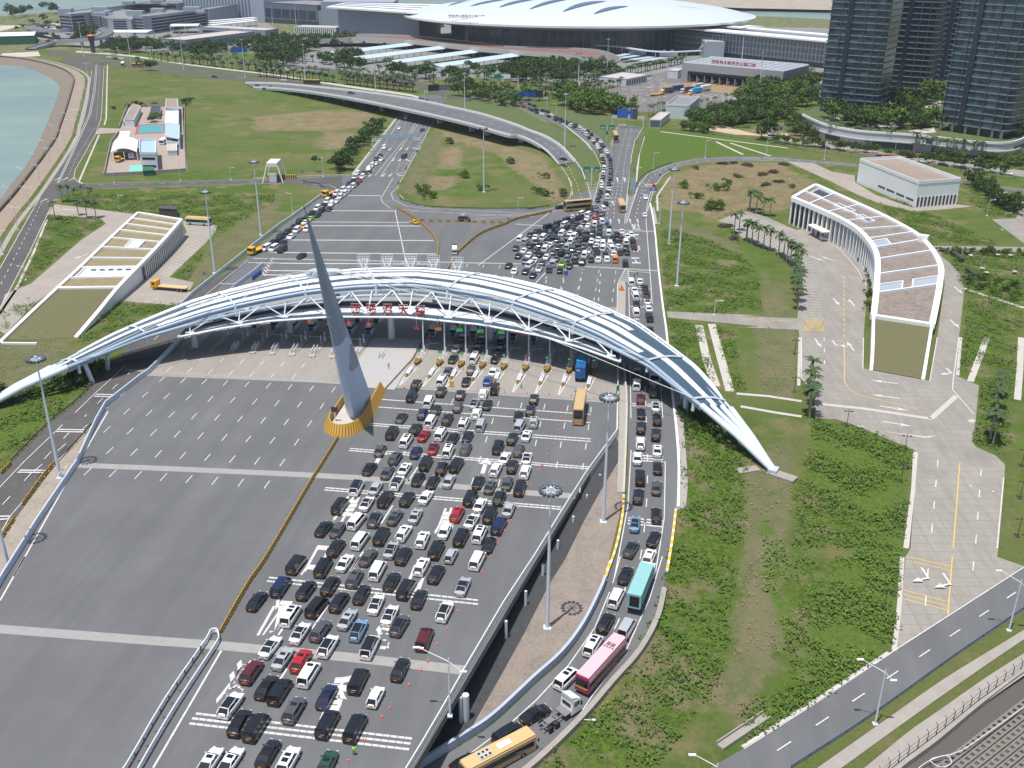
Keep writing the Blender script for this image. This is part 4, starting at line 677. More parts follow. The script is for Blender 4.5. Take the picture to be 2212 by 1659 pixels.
wallobj(PL('K', [(700, 1040), (690, 1200), (640, 1450), (565, 1659)])+PL('O', [(1480, 60), (1445, 180)]), .45, -.2, .9, stripes("yellow_grey_bands", (.6, .6, .6), (.7, .4, .03), 2.4), "yellow banded kerb wall on the inner edge of the right ramp")
wallobj(PL('O', [(1440, 200), (1400, 300), (1270, 560), (1100, 790), (870, 1000), (560, 1290), (340, 1440), (50, 1620), (-150, 1740)]), .5, -.2, 1.6, mat("blue_grey_wall", (.42, .48, .57), .6, noise=(.3, .3, (.33, .39, .48))), "tall blue grey wall curving along the inside of the right ramp")
wallobj(PL('O', [(1905, 270), (1850, 500), (1710, 760), (1500, 1000), (1250, 1290), (900, 1630), (600, 1860)]), .9, -.5, 1.0, CONC, "weathered concrete wall curving along the outside of the right ramp")
wallobj(PL('K', [(1120, 130), (1140, 500), (1165, 900), (1150, 1130)]), 2.0, -1, .35, RW, "rough stone kerb strip between right ramp and scrub")
wallobj(PL('G', [(1372, 200), (1400, 330)]), 1.2, -.3, .4, RW, "short rough stone strip by the right road")
wallobj(PL('K', [(690, 20), (690, 500), (680, 1000)]), 1.6, -.4, .2, RW, "pale stone strip beside the right ramp's inner wall")
t = thing("crash_barrier_pair", PA('N', 80, 640), "pair of parallel white three-rail barriers meeting in a rounded nose on the plaza", "crash barrier")
r1 = PAL('M', [(900, 1800), (1010, 1659), (1300, 1160), (1620, 690), (1655, 620), (1690, 603), (1715, 612), (1725, 650)]); r2 = PAL('M', [(1725, 650), (1700, 720), (1400, 1180), (1130, 1640), (1050, 1800)])
railing(t, smooth_line(r1, 3), 1.1, 3, 2.2, WHITE, .1, False); railing(t, smooth_line(r2, 3), 1.1, 3, 2.2, WHITE, .1, False)
q = MB(); q.wall(smooth_line(r1[:4], 2)+smooth_line(r2[1:], 2)[:0], .1, .0, .1); q.build("kerb", RED, t)
pts = resample(smooth_line(PAL('M', [(1000, 1740), (1060, 1640), (1340, 1160), (1630, 700)]), 3), 2.8)
for i, p in enumerate(pts):
 q = MB(); q.tube(p+Vector((0, 0, .9)), p+Vector((0, 0, 1.7)), .12, .12, 6); q.tube(p+Vector((0, 0, 1.7)), p+Vector((0, 0, 1.85)), .12, .02, 6)
 tag(q.build("delineator_post", mat("dark_green_plastic", (.01, .12, .09), .5), None, p), f"{ordn(i+1)} green marker post from the bottom along the double barrier", "marker post", "green posts between the double barrier")
t = thing("mesh_fence", P('Q', 1700, 1200), "dark post and wire fence with angled tops on the near sea wall", "fence")
fl = resample(smooth_line(PL('Q', [(1000, 1820), (1180, 1659), (1500, 1420), (1860, 1130), (2212, 880), (2500, 680)]), 3), 2.3)
for i, p in enumerate(fl):
 q = MB(); q.box(p, (.09, .09, 2.0)); q.tube(p+Vector((0, 0, 2)), p+Vector((-.25, .3, 2.4)), .05, n=5); q.build("post", DSTEEL, t)
q = MB()
for h in (.3, 1.0, 1.9): q.path([p+Vector((0, 0, h)) for p in fl], .03, 4)
q.build("wire", DSTEEL, t)
wallobj(PL('Q', [(1100, 1820), (1240, 1659), (1520, 1450), (1880, 1150), (2212, 900), (2700, 560), (3700, -140)]), .5, -1.2, .5, CONC, "low concrete sea wall under the near shore fence", name="sea_wall")
t = thing("mesh_fence", P('D', 600, 1180), "long dark wire fence between the street and the grass at right", "fence")
fl = resample(smooth_line(PL('C', [(1215, 1020), (1500, 1045), (2000, 1110), (2212, 1150)])+PL('D', [(500, 1190), (900, 1240), (1500, 1330), (2212, 1420)]), 3), 6)
posts(t, fl, (.12, .12, 2.2), mat("fence_green", (.02, .05, .04), .7))
q = MB()
for h in (.4, 1.2, 2.1): q.path([p+Vector((0, 0, h)) for p in fl], .05, 4)
q.build("wire", mat("fence_green", (.02, .05, .04)), t)
S0 = 4.0
def zc(s): return 16*max(0.0, 1-(s/91)**2)**.8
def up(u, t):                       # point on the upper roof; u -1..1 along, t 0 front .. 1 back
 sg = 1 if u >= 0 else -1; a = abs(u)
 sf = 76*a; sb = 83*a**.8 if a > 0 else 0
 nf = np.interp(sf, [0, 15, 28, 43.5, 52, 64, 76], [50, 47.6, 43.8, 36.5, 31.5, 22, 5.5]); nb = np.interp(sb, [0, 20, 41, 60, 75, 83], [64.5, 62.5, 56, 44.5, 26.5, 9.5])
 A = EN(S0+sg*sf, nf, zc(sf)); B = EN(S0+sg*sb, nb, zc(sb)); p = A.lerp(B, t); p.z += .9*sin(pi*t)*(1-a*.5); return p
def low(v, t):                      # lower front roof
 a = abs(v); sg = 1 if v >= 0 else -1; s = 57*a
 nf = np.interp(s, [0, 20, 36, 47, 57], [42, 40.3, 36.5, 31.5, 26]); nb = np.interp(s, [0, 20, 36, 47, 57], [53.5, 51.5, 46, 39.5, 31])
 z = np.interp(s, [0, 20, 36, 47, 57], [9.6, 9.3, 8.6, 7.9, 7.0]); p = EN(S0+sg*s, nf, z).lerp(EN(S0+sg*s, nb, z+.3), t); return p
us = [i/40-1 for i in range(81)]
arch = thing("toll_canopy", EN(S0, 55), "huge white and blue grey crescent arch roof spanning the toll plaza on tubular legs", "arch roof")
RG = mat("roof_glass", (.060, .105, .155), .35, 0, noise=(.12, .35, (.09, .14, .19)), spec=.3); SLB = mat("slate_blue_beam", (.34, .43, .54), .45); RW_ = mat("roof_white", (.77, .78, .79), .5, noise=(.25, .35, (.60, .61, .63))); seam(RW_, .38, (.5, .52, .54)); seam(RG, .38, (.05, .08, .11))
def surf(fn, uu, t0, t1, lift, nt=4, th=.25):
 q = MB(); rows = []
 for u in uu:
  r = [fn(u, t0+(t1-t0)*j/nt)+Vector((0, 0, lift)) for j in range(nt+1)]; rows.append(r+[p-Vector((0, 0, th)) for p in r[::-1]])
 q.grid(rows, closed=True); q.add(rows[0], [tuple(range(len(rows[0])))]); q.add(rows[-1], [tuple(range(len(rows[0])))[::-1]]); return q
surf(up, us, 0, 1, 0, 8, .35).build("glass_roof", RG, arch)
for t0, t1, lim in ((.07, .21, .80), (.33, .52, 1.0), (.60, .74, .72), (.83, .93, .58)):
 surf(up, [u for u in us if abs(u) <= lim+1e-6], t0, t1, .16, 3, .14).build("white_band", RW_, arch)
def tubes(name, pts, r, m=LSTEEL, n=10, parent=None): q = MB(); q.path(pts, r, n); return q.build(name, m, parent or arch)
tubes("edge_beam", [up(u, 0)+Vector((0, 0, -.2)) for u in us], .42, SLB); tubes("edge_beam", [up(u, 1)+Vector((0, 0, -.1)) for u in us], .35)
tubes("bottom_chord", [up(u, -.02)+Vector((0, 0, -2.7*(1-abs(u)**3))) for u in us], .45, SLB); tubes("bottom_chord", [up(u, .8)+Vector((0, 0, -2.5*(1-abs(u)**3))) for u in us], .4, SLB)
q = MB(); n_ = 0
for a, b in zip(us, us[1:]):
 q.quad(up(a, 0)+Vector((0, 0, -.5)), up(b, 0)+Vector((0, 0, -.5)), up(b, -.035)+Vector((0, 0, -1.3)), up(a, -.035)+Vector((0, 0, -1.3)))
q.build("fascia", mat("pale_blue_glass", (.33, .42, .48), .3), arch)
for u in (-.98, -.84, -.59, -.37, -.13, .13, .37, .59, .84, .98):
 q = MB()
 for a, b in zip(range(8), range(1, 9)): q.tube(up(u, a/8)+Vector((0, 0, .35)), up(u, b/8)+Vector((0, 0, .35)), .26, n=6)
 q.tube(up(u, 0)+Vector((0, 0, .3)), up(u, -.03)+Vector((0, 0, -2.8)), .4, n=6); q.build("rib", LSTEEL, arch)
for lo, hi in ((-.95, -.25), (.2, .97)):                            # outrigger tube with short struts along the rear edge
 uu = [lo+(hi-lo)*i/30 for i in range(31)]; tubes("outrigger_tube", [up(u, 1)+(up(u, 1)-up(u, .9)).normalized()*1.7*sin(pi*i/30)**.4+Vector((0, 0, .1)) for i, u in enumerate(uu)], .32, WHITE)
 for i, u in enumerate(uu[1:-1]):
  p = up(u, 1); tubes("strut", [p, p+(p-up(u, .9)).normalized()*1.7*sin(pi*(i+1)/30)**.4], .14, WHITE, 6)
for sg in (-1, 1):
 ft = EN(S0+sg*91, -10, .6); ft.z = T(ft.y)+.5
 for t, r in ((0, .75), (.33, .6), (.68, .65), (1, .75)):
  a = up(sg*1.0, t); tubes("leg", [a, a.lerp(ft, .5)+Vector((0, 0, .5)), ft], r, mat("leg_blue_white", (.60, .70, .80), .35), 12)
 q = MB(); q.box((ft.x, ft.y, ft.z-1.6), (1.8, 2.4, 2.2), -.5); q.build("foot_block", STEEL, arch)
 q = MB(); q.box((ft.x+1.5, ft.y-1.5, ft.z-2), (2.6, 6, 1.9), .9); q.box((ft.x-5.2*1, ft.y+1, ft.z-2), (5, 2.2, 1.8), .3); q.build("footing_slab", CONC, arch)
vs = [i/24-1 for i in range(49)]
surf(low, vs, 0, 1, 0, 3, .3).build("front_glass_roof", RG, arch); surf(low, vs[1:-1], .27, .68, .14, 2, .12).build("white_band", RW_, arch)
tubes("edge_beam", [low(v, 0) for v in vs], .28, WHITE); tubes("edge_beam", [low(v, 1) for v in vs], .25)
tubes("edge_beam", [low(1, t) for t in (0, .5, 1)], .25); tubes("edge_beam", [low(-1, t) for t in (0, .5, 1)], .25)
def un(e): # upper node above position e
 s = e-S0; a = abs(s)/76; return up((1 if s >= 0 else -1)*min(1, a), -.01)+Vector((0, 0, -1.2))
ks = list(range(-5, 6)); TW = mat("truss_white", (.74, .78, .83), .4)
for k in ks:
 v = k/5*.96; L = low(v, .18)+Vector((0, 0, .3)); e = S0+57*v
 for de in (-5.6, 0, 5.6):
  if abs(k) == 5 and de*k > 0: continue
  tubes("truss_member", [L, un(e+de)], .18, TW, 8)
 q = MB(); q.box(L-Vector((0, 0, .2)), (2.2, 1, .35), -_th); q.build("node_plate", TW, arch)
for e, n, s in ((-53.5, 36, .9), (-31.6, 50, .9), (-2.5, 50, 1.0), (25, 52, .9), (52, 40, .9), (-20, 59, .8), (8, 59, .8)):
 top = EN(e, n, 9 if n < 55 else 13.5); q = MB(); q.tube(EN(e, n), top, s, s*.85, 14); q.build("column", LSTEEL, arch)
for k, x0, y0, x1, y1 in (('E', 730, 1575, 655, 1400), ('E', 845, 1470, 845, 1340), ('K', 1185, 375, 1195, 190), ('K', 1165, 270, 1170, 160)):
 b = P(k, x0, y0); ht = 6.2; tp = PA(k, x1, y1, b.z+ht); q = MB(); q.tube(b, tp, .6, n=12); q.build("column", LSTEEL, arch)
sad = PA('F', 560, 690, 17.0); q = MB()
for i, (dx, h) in enumerate(((-4.6, 0), (-3, 1.0), (3, 1.0), (4.6, 0))): pass
q.prism([(sad.x-5, sad.y-1), (sad.x-3, sad.y+1.5), (sad.x+3.5, sad.y+1.5), (sad.x+5, sad.y-.5), (sad.x+2, sad.y-1.6), (sad.x-3, sad.y-1.6)], 15.2, 17.2); q.build("cable_saddle", STEEL, arch)
CB = mat("cable", (.62, .64, .60), .5)
for u, t in ((.985, 0), (.84, 0), (.59, 0), (.37, 0), (.13, 0), (-.985, 0), (-.84, 0), (-.59, .0), (-.37, 0)):
 a = sad+Vector((1.5 if u > 0 else -1.5, 0, .2)); b = up(u, t)+Vector((0, 0, .5)); m_ = a.lerp(b, .5)+Vector((0, 0, 2.6 if abs(u) > .5 else 1.0)); tubes("cable", smooth_line([a, m_, b], 8), .09, CB, 5)
for i, (x, y) in enumerate(((870, 690), (1055, 688), (1240, 688), (1420, 696), (1605, 712))):
 p = PA('F', x, y, 15.2); t = thing("rear_sign_frame", p, f"{ordn(i+1)} white lattice sign frame from the left on the arch's rear edge", "sign frame", "white lattice frames on the rear edge of the arch")
 q = MB()
 for a in range(6):
  xx = -1.7+a*.68; q.box((p.x+xx, p.y+.6, p.z+1.0), (.09, .09, 3.6)); q.box((p.x, p.y+.6, p.z+1.0+a*.7), (3.5, .08, .09))
 q.box((p.x, p.y+.7, p.z+1.5), (2.6, .1, .5)); q.box((p.x+.3, p.y+.7, p.z+3), (2.0, .1, .45)); q.build("lattice", WHITE, t)
 for s in (-1, 1): q = MB(); q.tube(p+Vector((0, -.6, 0)), p+Vector((s*1.4, .5, 3.4)), .13, n=6); q.build("prop", WHITE, t)
CRED = mat("sign_red", (.33, .012, .02), .45)
def sign_text(s, p, size, name, label, cat, group=None, m=CRED, rz=0, ext=.12, parent=None, tilt=pi/2, stretch=1.0):
 c = bpy.data.curves.new(name, 'FONT'); c.body = s; c.size = size; c.align_x = 'CENTER'; c.align_y = 'BOTTOM_BASELINE'; c.extrude = ext; c.offset = min(.022*size, .05)
 o = bpy.data.objects.new(name, c); COL.objects.link(o); bpy.context.view_layer.update()
 me = bpy.data.meshes.new_from_object(o.evaluated_get(bpy.context.evaluated_depsgraph_get())); bpy.data.objects.remove(o)
 if stretch != 1: me.transform(Matrix.Diagonal((1, stretch, 1, 1)))
 ob = bpy.data.objects.new(name, me); me.materials.clear(); me.materials.append(m); COL.objects.link(ob)
 ob.rotation_euler = (tilt, 0, rz)
 if parent: ob.parent = parent; ob.location = Vector(p)-parent.location
 else: ob.location = p; tag(ob, label, cat, group)
 return ob
for ch, x, y in zip('港珠澳大橋', (805, 930, 1058, 1182, 1313), (1030, 1032, 1034, 1038, 1046)):
 p = PA('F', x, y, 10.1); t = thing("roof_character", p, f"red standing character {ch} on the front edge of the arch roof", "sign letter", "red characters of the bridge name")
 sign_text(ch, p+Vector((0, 0, .25)), 2.75, "character", None, None, parent=t, rz=-.05, stretch=1.12)
 q = MB()
 for i in range(4): q.box((p.x-1.15+i*.77, p.y+.35, p.z), (.07, .07, 2.9)); q.box((p.x, p.y+.35, p.z+.2+i*.85), (2.4, .07, .07))
 for s in (-1, 1): q.tube((p.x+s*.9, p.y-.1, p.z-.3), (p.x+s*.9, p.y+.35, p.z+1), .06, n=5)
 q.build("backing_frame", WHITE, t)
py = thing("leaning_pylon", EN(0, 5), "tall pointed blue grey steel pylon leaning towards the plaza from its curved base", "pylon")
rows = []
for i in range(25):
 t = i/24; ch = 13.8*(1-t)**1.05+.12; nf = -.6-18.6*t; wd = 2.2*(1-t)**.95+.08; z = 54.6*t; e = .5-.9*t
 z0 = T(210)
 rows.append([EN(e-wd*.25, nf, z), EN(e-wd, nf+ch*.22, z), EN(e-wd*1.05, nf+ch*.7, z), EN(e-wd*.2, nf+ch, z), EN(e+wd*.2, nf+ch, z), EN(e+wd*1.05, nf+ch*.7, z), EN(e+wd, nf+ch*.22, z), EN(e+wd*.25, nf, z)])
PYM = bpy.data.materials.new("patched_steel_skin"); PYM.use_nodes = True; t = PYM.node_tree; b = t.nodes["Principled BSDF"]; b.inputs["Roughness"].default_value = .45
tc = t.nodes.new("ShaderNodeNewGeometry"); sx = t.nodes.new("ShaderNodeSeparateXYZ"); t.links.new(tc.outputs["Position"], sx.inputs[0])
vr = t.nodes.new("ShaderNodeTexVoronoi"); vr.distance = 'CHEBYCHEV'; vr.inputs["Scale"].default_value = .16; vr.inputs["Randomness"].default_value = .9; t.links.new(tc.outputs["Position"], vr.inputs["Vector"])
sp = t.nodes.new("ShaderNodeSeparateColor"); t.links.new(vr.outputs["Color"], sp.inputs[0])
th_ = t.nodes.new("ShaderNodeMapRange"); th_.inputs[1].default_value = 2; th_.inputs[2].default_value = 44; th_.inputs[3].default_value = .08; th_.inputs[4].default_value = .95; t.links.new(sx.outputs[2], th_.inputs[0])
l = t.nodes.new("ShaderNodeMath"); l.operation = 'LESS_THAN'; t.links.new(sp.outputs[0], l.inputs[0]); t.links.new(th_.outputs[0], l.inputs[1])
mx = t.nodes.new("ShaderNodeMix"); mx.data_type = 'RGBA'; mx.inputs[6].default_value = (.52, .64, .78, 1); mx.inputs[7].default_value = (.27, .33, .41, 1); t.links.new(l.outputs[0], mx.inputs[0]); t.links.new(mx.outputs[2], b.inputs["Base Color"])
q = MB(); q.grid(rows, closed=True); q.build("mast", PYM, py)
q = MB(); q.tube(EN(-.4, -19.2, 54.5), EN(-.4, -19.4, 55.2), .12, .05, 6); q.build("tip_rod", DSTEEL, py)
fen = thing("pylon_fender", EN(0, 0), "orange and yellow striped flared crash fender wrapped round the pylon base", "fender")
def up_(a):
 t_ = (a-.0)/1.0; return t_
ring = []
for i in range(61):
 a = i/60
 if a < .2: e, n = -4.1-.2*a, 9-(a/.2)*11
 elif a < .8: th2 = pi+(a-.2)/.6*pi; e, n = -.2+4.1*cos(th2), -2+6.6*sin(th2)
 else: e, n = 3.9-(a-.8)/.2*.6, -2+(a-.8)/.2*18
 ring.append((e, n))
q = MB(); FM = mat("fender_ochre", (.62, .36, .05), .6); FM2 = mat("fender_brown", (.30, .15, .03), .6)
dense = resample([Vector((e, n, 0)) for e, n in ring], .32); fl_ = len(dense)
for i, (p0, p1) in enumerate(zip(dense, dense[1:])):
 def pr_(p, k, z): 
  d = Vector((p.x, p.y+2 if p.y < -2 else 0, 0)); ln = d.length or 1; return EN(p.x+d.x/ln*k, p.y+d.y/ln*k, z)
 g0, g1 = pr_(p0, 1.1, .05), pr_(p1, 1.1, .05); h0, h1 = pr_(p0, -.15, 2.6), pr_(p1, -.15, 2.6); i0, i1 = pr_(p0, -.45, 2.6), pr_(p1, -.45, 2.6); b0, b1 = pr_(p0, -.45, .05), pr_(p1, -.45, .05)
 q.quad(g0, g1, h1, h0, i % 2); q.quad(h0, h1, i1, i0, i % 2); q.quad(i0, i1, b1, b0, i % 2)
q.build("striped_skirt", [FM, FM2], fen)
q = MB(); q.prism([tuple(EN(e*.85, n*.95+.3))[:2] for e, n in ring[3:-3]], 0, .5); tag(q.build("pylon_plinth", CONCL), "pale concrete plinth inside the striped fender", "plinth")
t = thing("signal_box", EN(-2.9, -2.8, .5), "small dark signal box on a post in front of the pylon", "signal"); q = MB(); q.box(EN(-2.9, -2.8, .5), (.2, .2, 2.4)); q.build("post", WHITE, t); q = MB(); q.box(EN(-2.9, -2.8, 2.9), (1.5, .3, 1.2), -_th); q.build("box", DSTEEL, t)
# ---- toll lanes
sheet("median_strip", [EN(-7.6, 17.5), EN(6.2, 16.8), EN(6.2, 50), EN(-7.6, 50)], mat("median_slab", (.40, .39, .385), .9, noise=(.6, .3, (.33, .32, .31))), .085, z=0)
q = MB(); q.wall([EN(3.8, 16), EN(6.4, 36), EN(6.4, 60)], .3, 0, .35); tag(q.build("low_kerb_wall", mat("brown_kerb", (.16, .10, .07), .8)), "low dark brown kerb wall beside the pedestrian strip at the gates", "kerb")
HAZ = stripes("hazard_chevrons", (.02, .02, .02), (.45, .27, .03), .9, .8)
BOO = mat("booth_blue", (.03, .09, .22), .4); LED = {'g': mat("led_green", (.05, .5, .1), .5, emit=((.1, 1, .2), .5)), 'r': mat("led_red", (.5, .03, .02), .5, emit=((1, .08, .04), .5)), 'o': mat("led_orange", (.6, .2, .03), .5, emit=((1, .35, .05), .5))}
lefts = [-54, -48.3, -42.6, -37, -31.5, -26, -20.5, -15, -9.5]; rights = [8.3, 14.1, 19.8, 25.4, 31, 36.7, 42.3, 48, 54.3]
ISM = mat("island_concrete", (.40, .37, .34), .9, noise=(.8, .4, (.30, .28, .26)))
def round_island(e, n0, n1, w=1.0):
 pts = [(e+w*cos(a)*1.0, n0+w*sin(a)+w) for a in [pi+i*pi/8 for i in range(9)]]+[(e+w, n1), (e-w, n1)]; return [tuple(EN(a, b))[:2] for a, b in pts]
def post_box(t, name, e, n, z, d, m): q = MB(); q.box(EN(e, n, z), d, -_th); return q.build(name, m, t)
def booth(t, e, n, blue=True):
 bo = post_box(t, "booth_cabin", e, n, .2, (1.5, 2.6, 1.3), WHITE)
 w_ = post_box(t, "window_band", e, n, 1.5, (1.46, 2.5, 1.0), GLASS); post_box(t, "roof", e, n, 2.5, (1.7, 2.9, .22), WHITE)
 post_box(t, "front_panel", e, n-1.34, .35, (1.3, .08, 1.1), BOO if blue else DSTEEL)
for i, e in enumerate(lefts):
 t = thing("exit_toll_island", EN(e, 36), f"{ordn(i+1)} exit toll island from the left under the arch with booth and white rails", "toll island", "exit toll islands left of the pylon")
 q = MB(); q.prism(round_island(e, 33.6, 72), 0, .22); q.build("island_slab", ISM, t)
 q = MB(); q.wall([Vector((*p, 0)) for p in round_island(e, 33.57, 71, 1.03)[:9]], .1, .0, .26); q.build("kerb_band", stripes("kerb_hazard", (.03, .03, .03), (.7, .45, .05), 1.0), t)
 booth(t, e, 52.5); booth(t, e, 61, False)
 post_box(t, "barrier_box", e+.3, 45.5, .22, (.4, .4, 1.0), WHITE); q = MB(); q.tube(EN(e+.3, 45.5, 1.1), EN(e-4.1, 45.5, 1.15), .06, n=5); q.build("barrier_arm", WHITE, t)
 post_box(t, "reader_post", e-.4, 47.5, .22, (.35, .3, 1.7), LWALL); post_box(t, "camera_post", e, 42.8, .22, (.12, .12, 2.6), LWALL)
 if i not in (0, 1):
  c = thing("rail_cage", EN(e, 36.8, .22), f"white tubular rail cage on the nose of the {ordn(i+1)} exit island", "railing", "white rail cages on the exit islands"); q = MB()
  for s in (-.45, .45):
   for h in (.4, .8, 1.2): q.tube(EN(e+s, 35.4, h), EN(e+s, 38.6, h+.5), .07, n=5)
   for n in (35.4, 36.5, 37.6, 38.6): q.tube(EN(e+s, n, .2), EN(e+s, n, 1.2+(n-35.4)*.16), .06, n=5)
  q.build("rails", WHITE, c)
 s = thing("lane_signal", EN(e+2.6, 43, 8), f"{ordn(i+1)} red lane signal from the left hanging from the arch's front roof", "signal", "red signals over the exit lanes"); post_box(s, "hanger", e+2.6, 43, 7.2, (.1, .1, 1.8), LWALL); post_box(s, "lamp_box", e+2.6, 42.9, 6.3, (.8, .25, .85), LED['r'])
lab = ['r', 'o', 'g', 'g', 'g', 'r', 'o', 'r', 'o']; txt = ['A2', 'A3', 'A3', 'A4', 'A5', 'A6', 'A7', 'A8', 'A9']; names = {'g': 'green', 'r': 'red', 'o': 'orange'}
for i, e in enumerate(rights):
 t = thing("entry_toll_island", EN(e, 40), f"{ordn(i+1)} entry toll island from the pylon with booth and chevron nose", "toll island", "entry toll islands right of the pylon")
 q = MB(); q.prism(round_island(e, 31.2, 72, .95), 0, .22); q.build("island_slab", ISM, t)
 q = MB(); ns = [EN(e-.95, 34.8), EN(e-.6, 32.6), EN(e, 31.4), EN(e+.6, 32.6), EN(e+.95, 34.8)]; q.prism([tuple(p)[:2] for p in ns], .22, 1.15); q.build("chevron_nose", HAZ, t)
 booth(t, e, 54, False); booth(t, e, 61, False); post_box(t, "extinguisher", e+.3, 50.2, .22, (.4, .4, .9), RED)
 post_box(t, "reader_post", e+.2, 41.5, .22, (.35, .3, 1.6), LWALL); post_box(t, "bollard", e+.4, 38.5, .22, (.3, .3, 1.3), WHITE); q = MB(); q.tube(EN(e, 44.5, 1.1), EN(e+3.4, 46, 1.15), .06, n=5); q.build("barrier_arm", WHITE, t)
 cg = thing("island_rail_frame", EN(e, 35.8, .2), f"small white rail and pole cluster behind the {ordn(i+1)} entry chevron nose", "railing", "rail clusters on the entry islands"); q = MB()
 for dx, n, h in ((-.5, 35.2, 1.6), (.5, 35.2, 1.6), (.1, 36.4, 2.4), (.6, 37.4, 1.5), (-.5, 37.4, 1.4)): q.tube(EN(e+dx, n, .2), EN(e+dx, n, h), .07, n=5)
 q.tube(EN(e-.5, 35.2, 1.3), EN(e+.5, 35.2, 1.3), .06, n=5); q.build("rails", WHITE, cg)
 d = thing("lane_number_display", EN(e-.2, 36.2, .2), f"lane display reading {txt[i]} on the {ordn(i+1)} entry island from the pylon", "display", "lane number displays")
 post_box(d, "post", e-.2, 36.2, .2, (.14, .14, 2.3), LWALL); post_box(d, "screen", e-.2, 36.15, 2.4, (1.0, .22, .85), DSTEEL)
 sign_text(txt[i], EN(e-.2, 36.0, 2.55), .6, "digits", None, None, parent=d, m=LED['g' if i != 5 else 'r'], ext=.01, rz=-_th)
 b_ = thing("lane_board", EN(e-.5, 27.5), f"long low white board with blue print ahead of the {ordn(i+1)} entry island", "board", "white boards ahead of the entry islands")
 q = MB(); q.box(EN(e-.75, 27.6, .3), (.85, 4.0, .55), -_th-.03); q.build("board", WHITE, b_)
 for j in range(5): q = MB(); q.box(EN(e-.75, 26.2+j*.7, .86), (.55, .32, .01), -_th-.03); q.build("print_mark", mat("board_blue", (.15, .25, .42)), b_)
 q = MB(); q.box(EN(e-.95, 25.1, .15), (.7, .6, .6), -_th); q.build("yellow_buffer", HAZ, b_)
 for p, r in ((EN(e-1.0, 33), EN(e-1.5, 19.4)), (EN(e+1.1, 34.5), EN(e-1.3, 19.4))): L, R = ribbon([p, r], .3, .1); q = MB(); q.strip(R, L); structure("lane_taper_line", q, MARK)
 c = lab[i]; s = thing("lane_display", EN(e-1.8, 42.2, 6), f"hanging {names[c]} lane signal over the {ordn(i+1)} entry lane from the pylon", "signal", "lit signals over the entry lanes")
 post_box(s, "hanger", e-1.8, 42.2, 7.4, (.1, .1, 1.8), LWALL); post_box(s, "panel", e-1.8, 42.2, 6.3, (1.9, .3, 1.05), DSTEEL); q = MB(); 
 ps = EN(e-1.8, 42.02, 6.35)
 for a, b in (((-.85, .02), (.85, .08)), ((-.85, .92), (.85, .98))): q.box(ps+Vector((0, 0, a[1])), (1.75, .03, .06), -_th)
 q.build("lit_frame", LED[c], s)
 sign_text({'g': '↓', 'r': '×', 'o': '↓'}[c]+('ETC' if c == 'g' else '绕行' if c == 'o' else ''), ps+Vector((0, -.05, .2)), .72, "lit_symbols", None, None, parent=s, m=LED[c], ext=.01, rz=-_th)
 q = MB(); q.tube(EN(e-.1, 41.8, .2), EN(e-.1, 42, 9), .2, n=8); q.build("tall_post", LSTEEL, t)
c = thing("rail_cage", EN(-2.2, 36.8), "white tubular rail cage on the pale strip behind the pylon", "railing"); q = MB()
for s in (-.45, .45):
 for h in (.4, .8, 1.2): q.tube(EN(-2.2+s, 35.4, h), EN(-2.2+s, 38.6, h+.5), .07, n=5)
q.build("rails", WHITE, c)
def zat(p, k, x, y):                   # height at which the line of sight through (k,x,y) passes over p
 d = ray(*uv(k, x, y)); return CAM_H+d.z*p.y/d.y
def unit(a, b): d = Vector((b.x-a.x, b.y-a.y, 0)); return d.normalized(), d.length
def front_box(kb, a, b, top, depth, z0=0.0):
 """footprint from the two front base corners and a depth away from the viewer; height from a pixel above corner a"""
 A = PA(kb[0], *a, z0); B = PA(kb[-1], *b, z0); d, L = unit(A, B); n = Vector((-d.y, d.x, 0))
 if n.y < 0: n = -n
 h = zat(A, *top) if isinstance(top, tuple) else z0+top
 return A, B, B+n*depth, A+n*depth, h
def wallbox(t, a, b, u0, u1, z0, z1, proud, name, m, depth=.12):   # box on the wall a->b between fractions u0..u1
 d, L = unit(a, b); n = Vector((d.y, -d.x, 0)); p = a.lerp(b, u0); q = a.lerp(b, u1); mb = MB()
 v = [p+n*proud, q+n*proud, q-n*depth, p-n*depth]; mb.prism([(w.x, w.y) for w in v], z0, z1); return mb.build(name, m, t)
def building(name, pts, z0, h, label, cat="building", wm=LWALL, rm=None, par=.9, roofn="roof"):
 t = thing(name, (pts[0].x, pts[0].y, z0), label, cat); q = MB(); q.prism([(p.x, p.y) for p in pts], z0-.5, h); q.build("wall", wm, t)
 c = sum((Vector((p.x, p.y, 0)) for p in pts), Vector())/len(pts)
 inn = [(c.x+(p.x-c.x)*.985, c.y+(p.y-c.y)*.985) for p in pts]; q = MB(); q.prism(inn, h, h+.06); q.build(roofn, rm or CONC, t)
 if par:
  for i in range(len(pts)):
   a, b = Vector((pts[i].x, pts[i].y, h)), Vector((pts[(i+1) % len(pts)].x, pts[(i+1) % len(pts)].y, h)); q = MB(); d = (b-a).normalized()*.15; q.wall([a+d, b-d], .3, 0, par); q.build("parapet", wm, t)
 return t
def bandrow(t, a, b, z0, fh, n, wh, m=GLASS, u0=.03, u1=.97, name="window_band", proud=.06):
 for i in range(n): wallbox(t, a, b, u0, u1, z0+fh*i, z0+fh*i+wh, proud, name, m)
def slots(t, a, b, n, z0, z1, duty=.45, m=GLASS, u0=.03, u1=.97, name="window", proud=.06):
 for i in range(n): s = u0+(u1-u0)*i/n; wallbox(t, a, b, s, s+(u1-u0)/n*duty, z0, z1, proud, name, m)
FGL = mat("facade_glass", (.035, .05, .075), .15, spec=.7, noise=(.08, .5, (.06, .085, .12))); PGW = mat("pale_grey_wall", (.33, .37, .43), .7, noise=(.1, .25, (.28, .31, .36)))
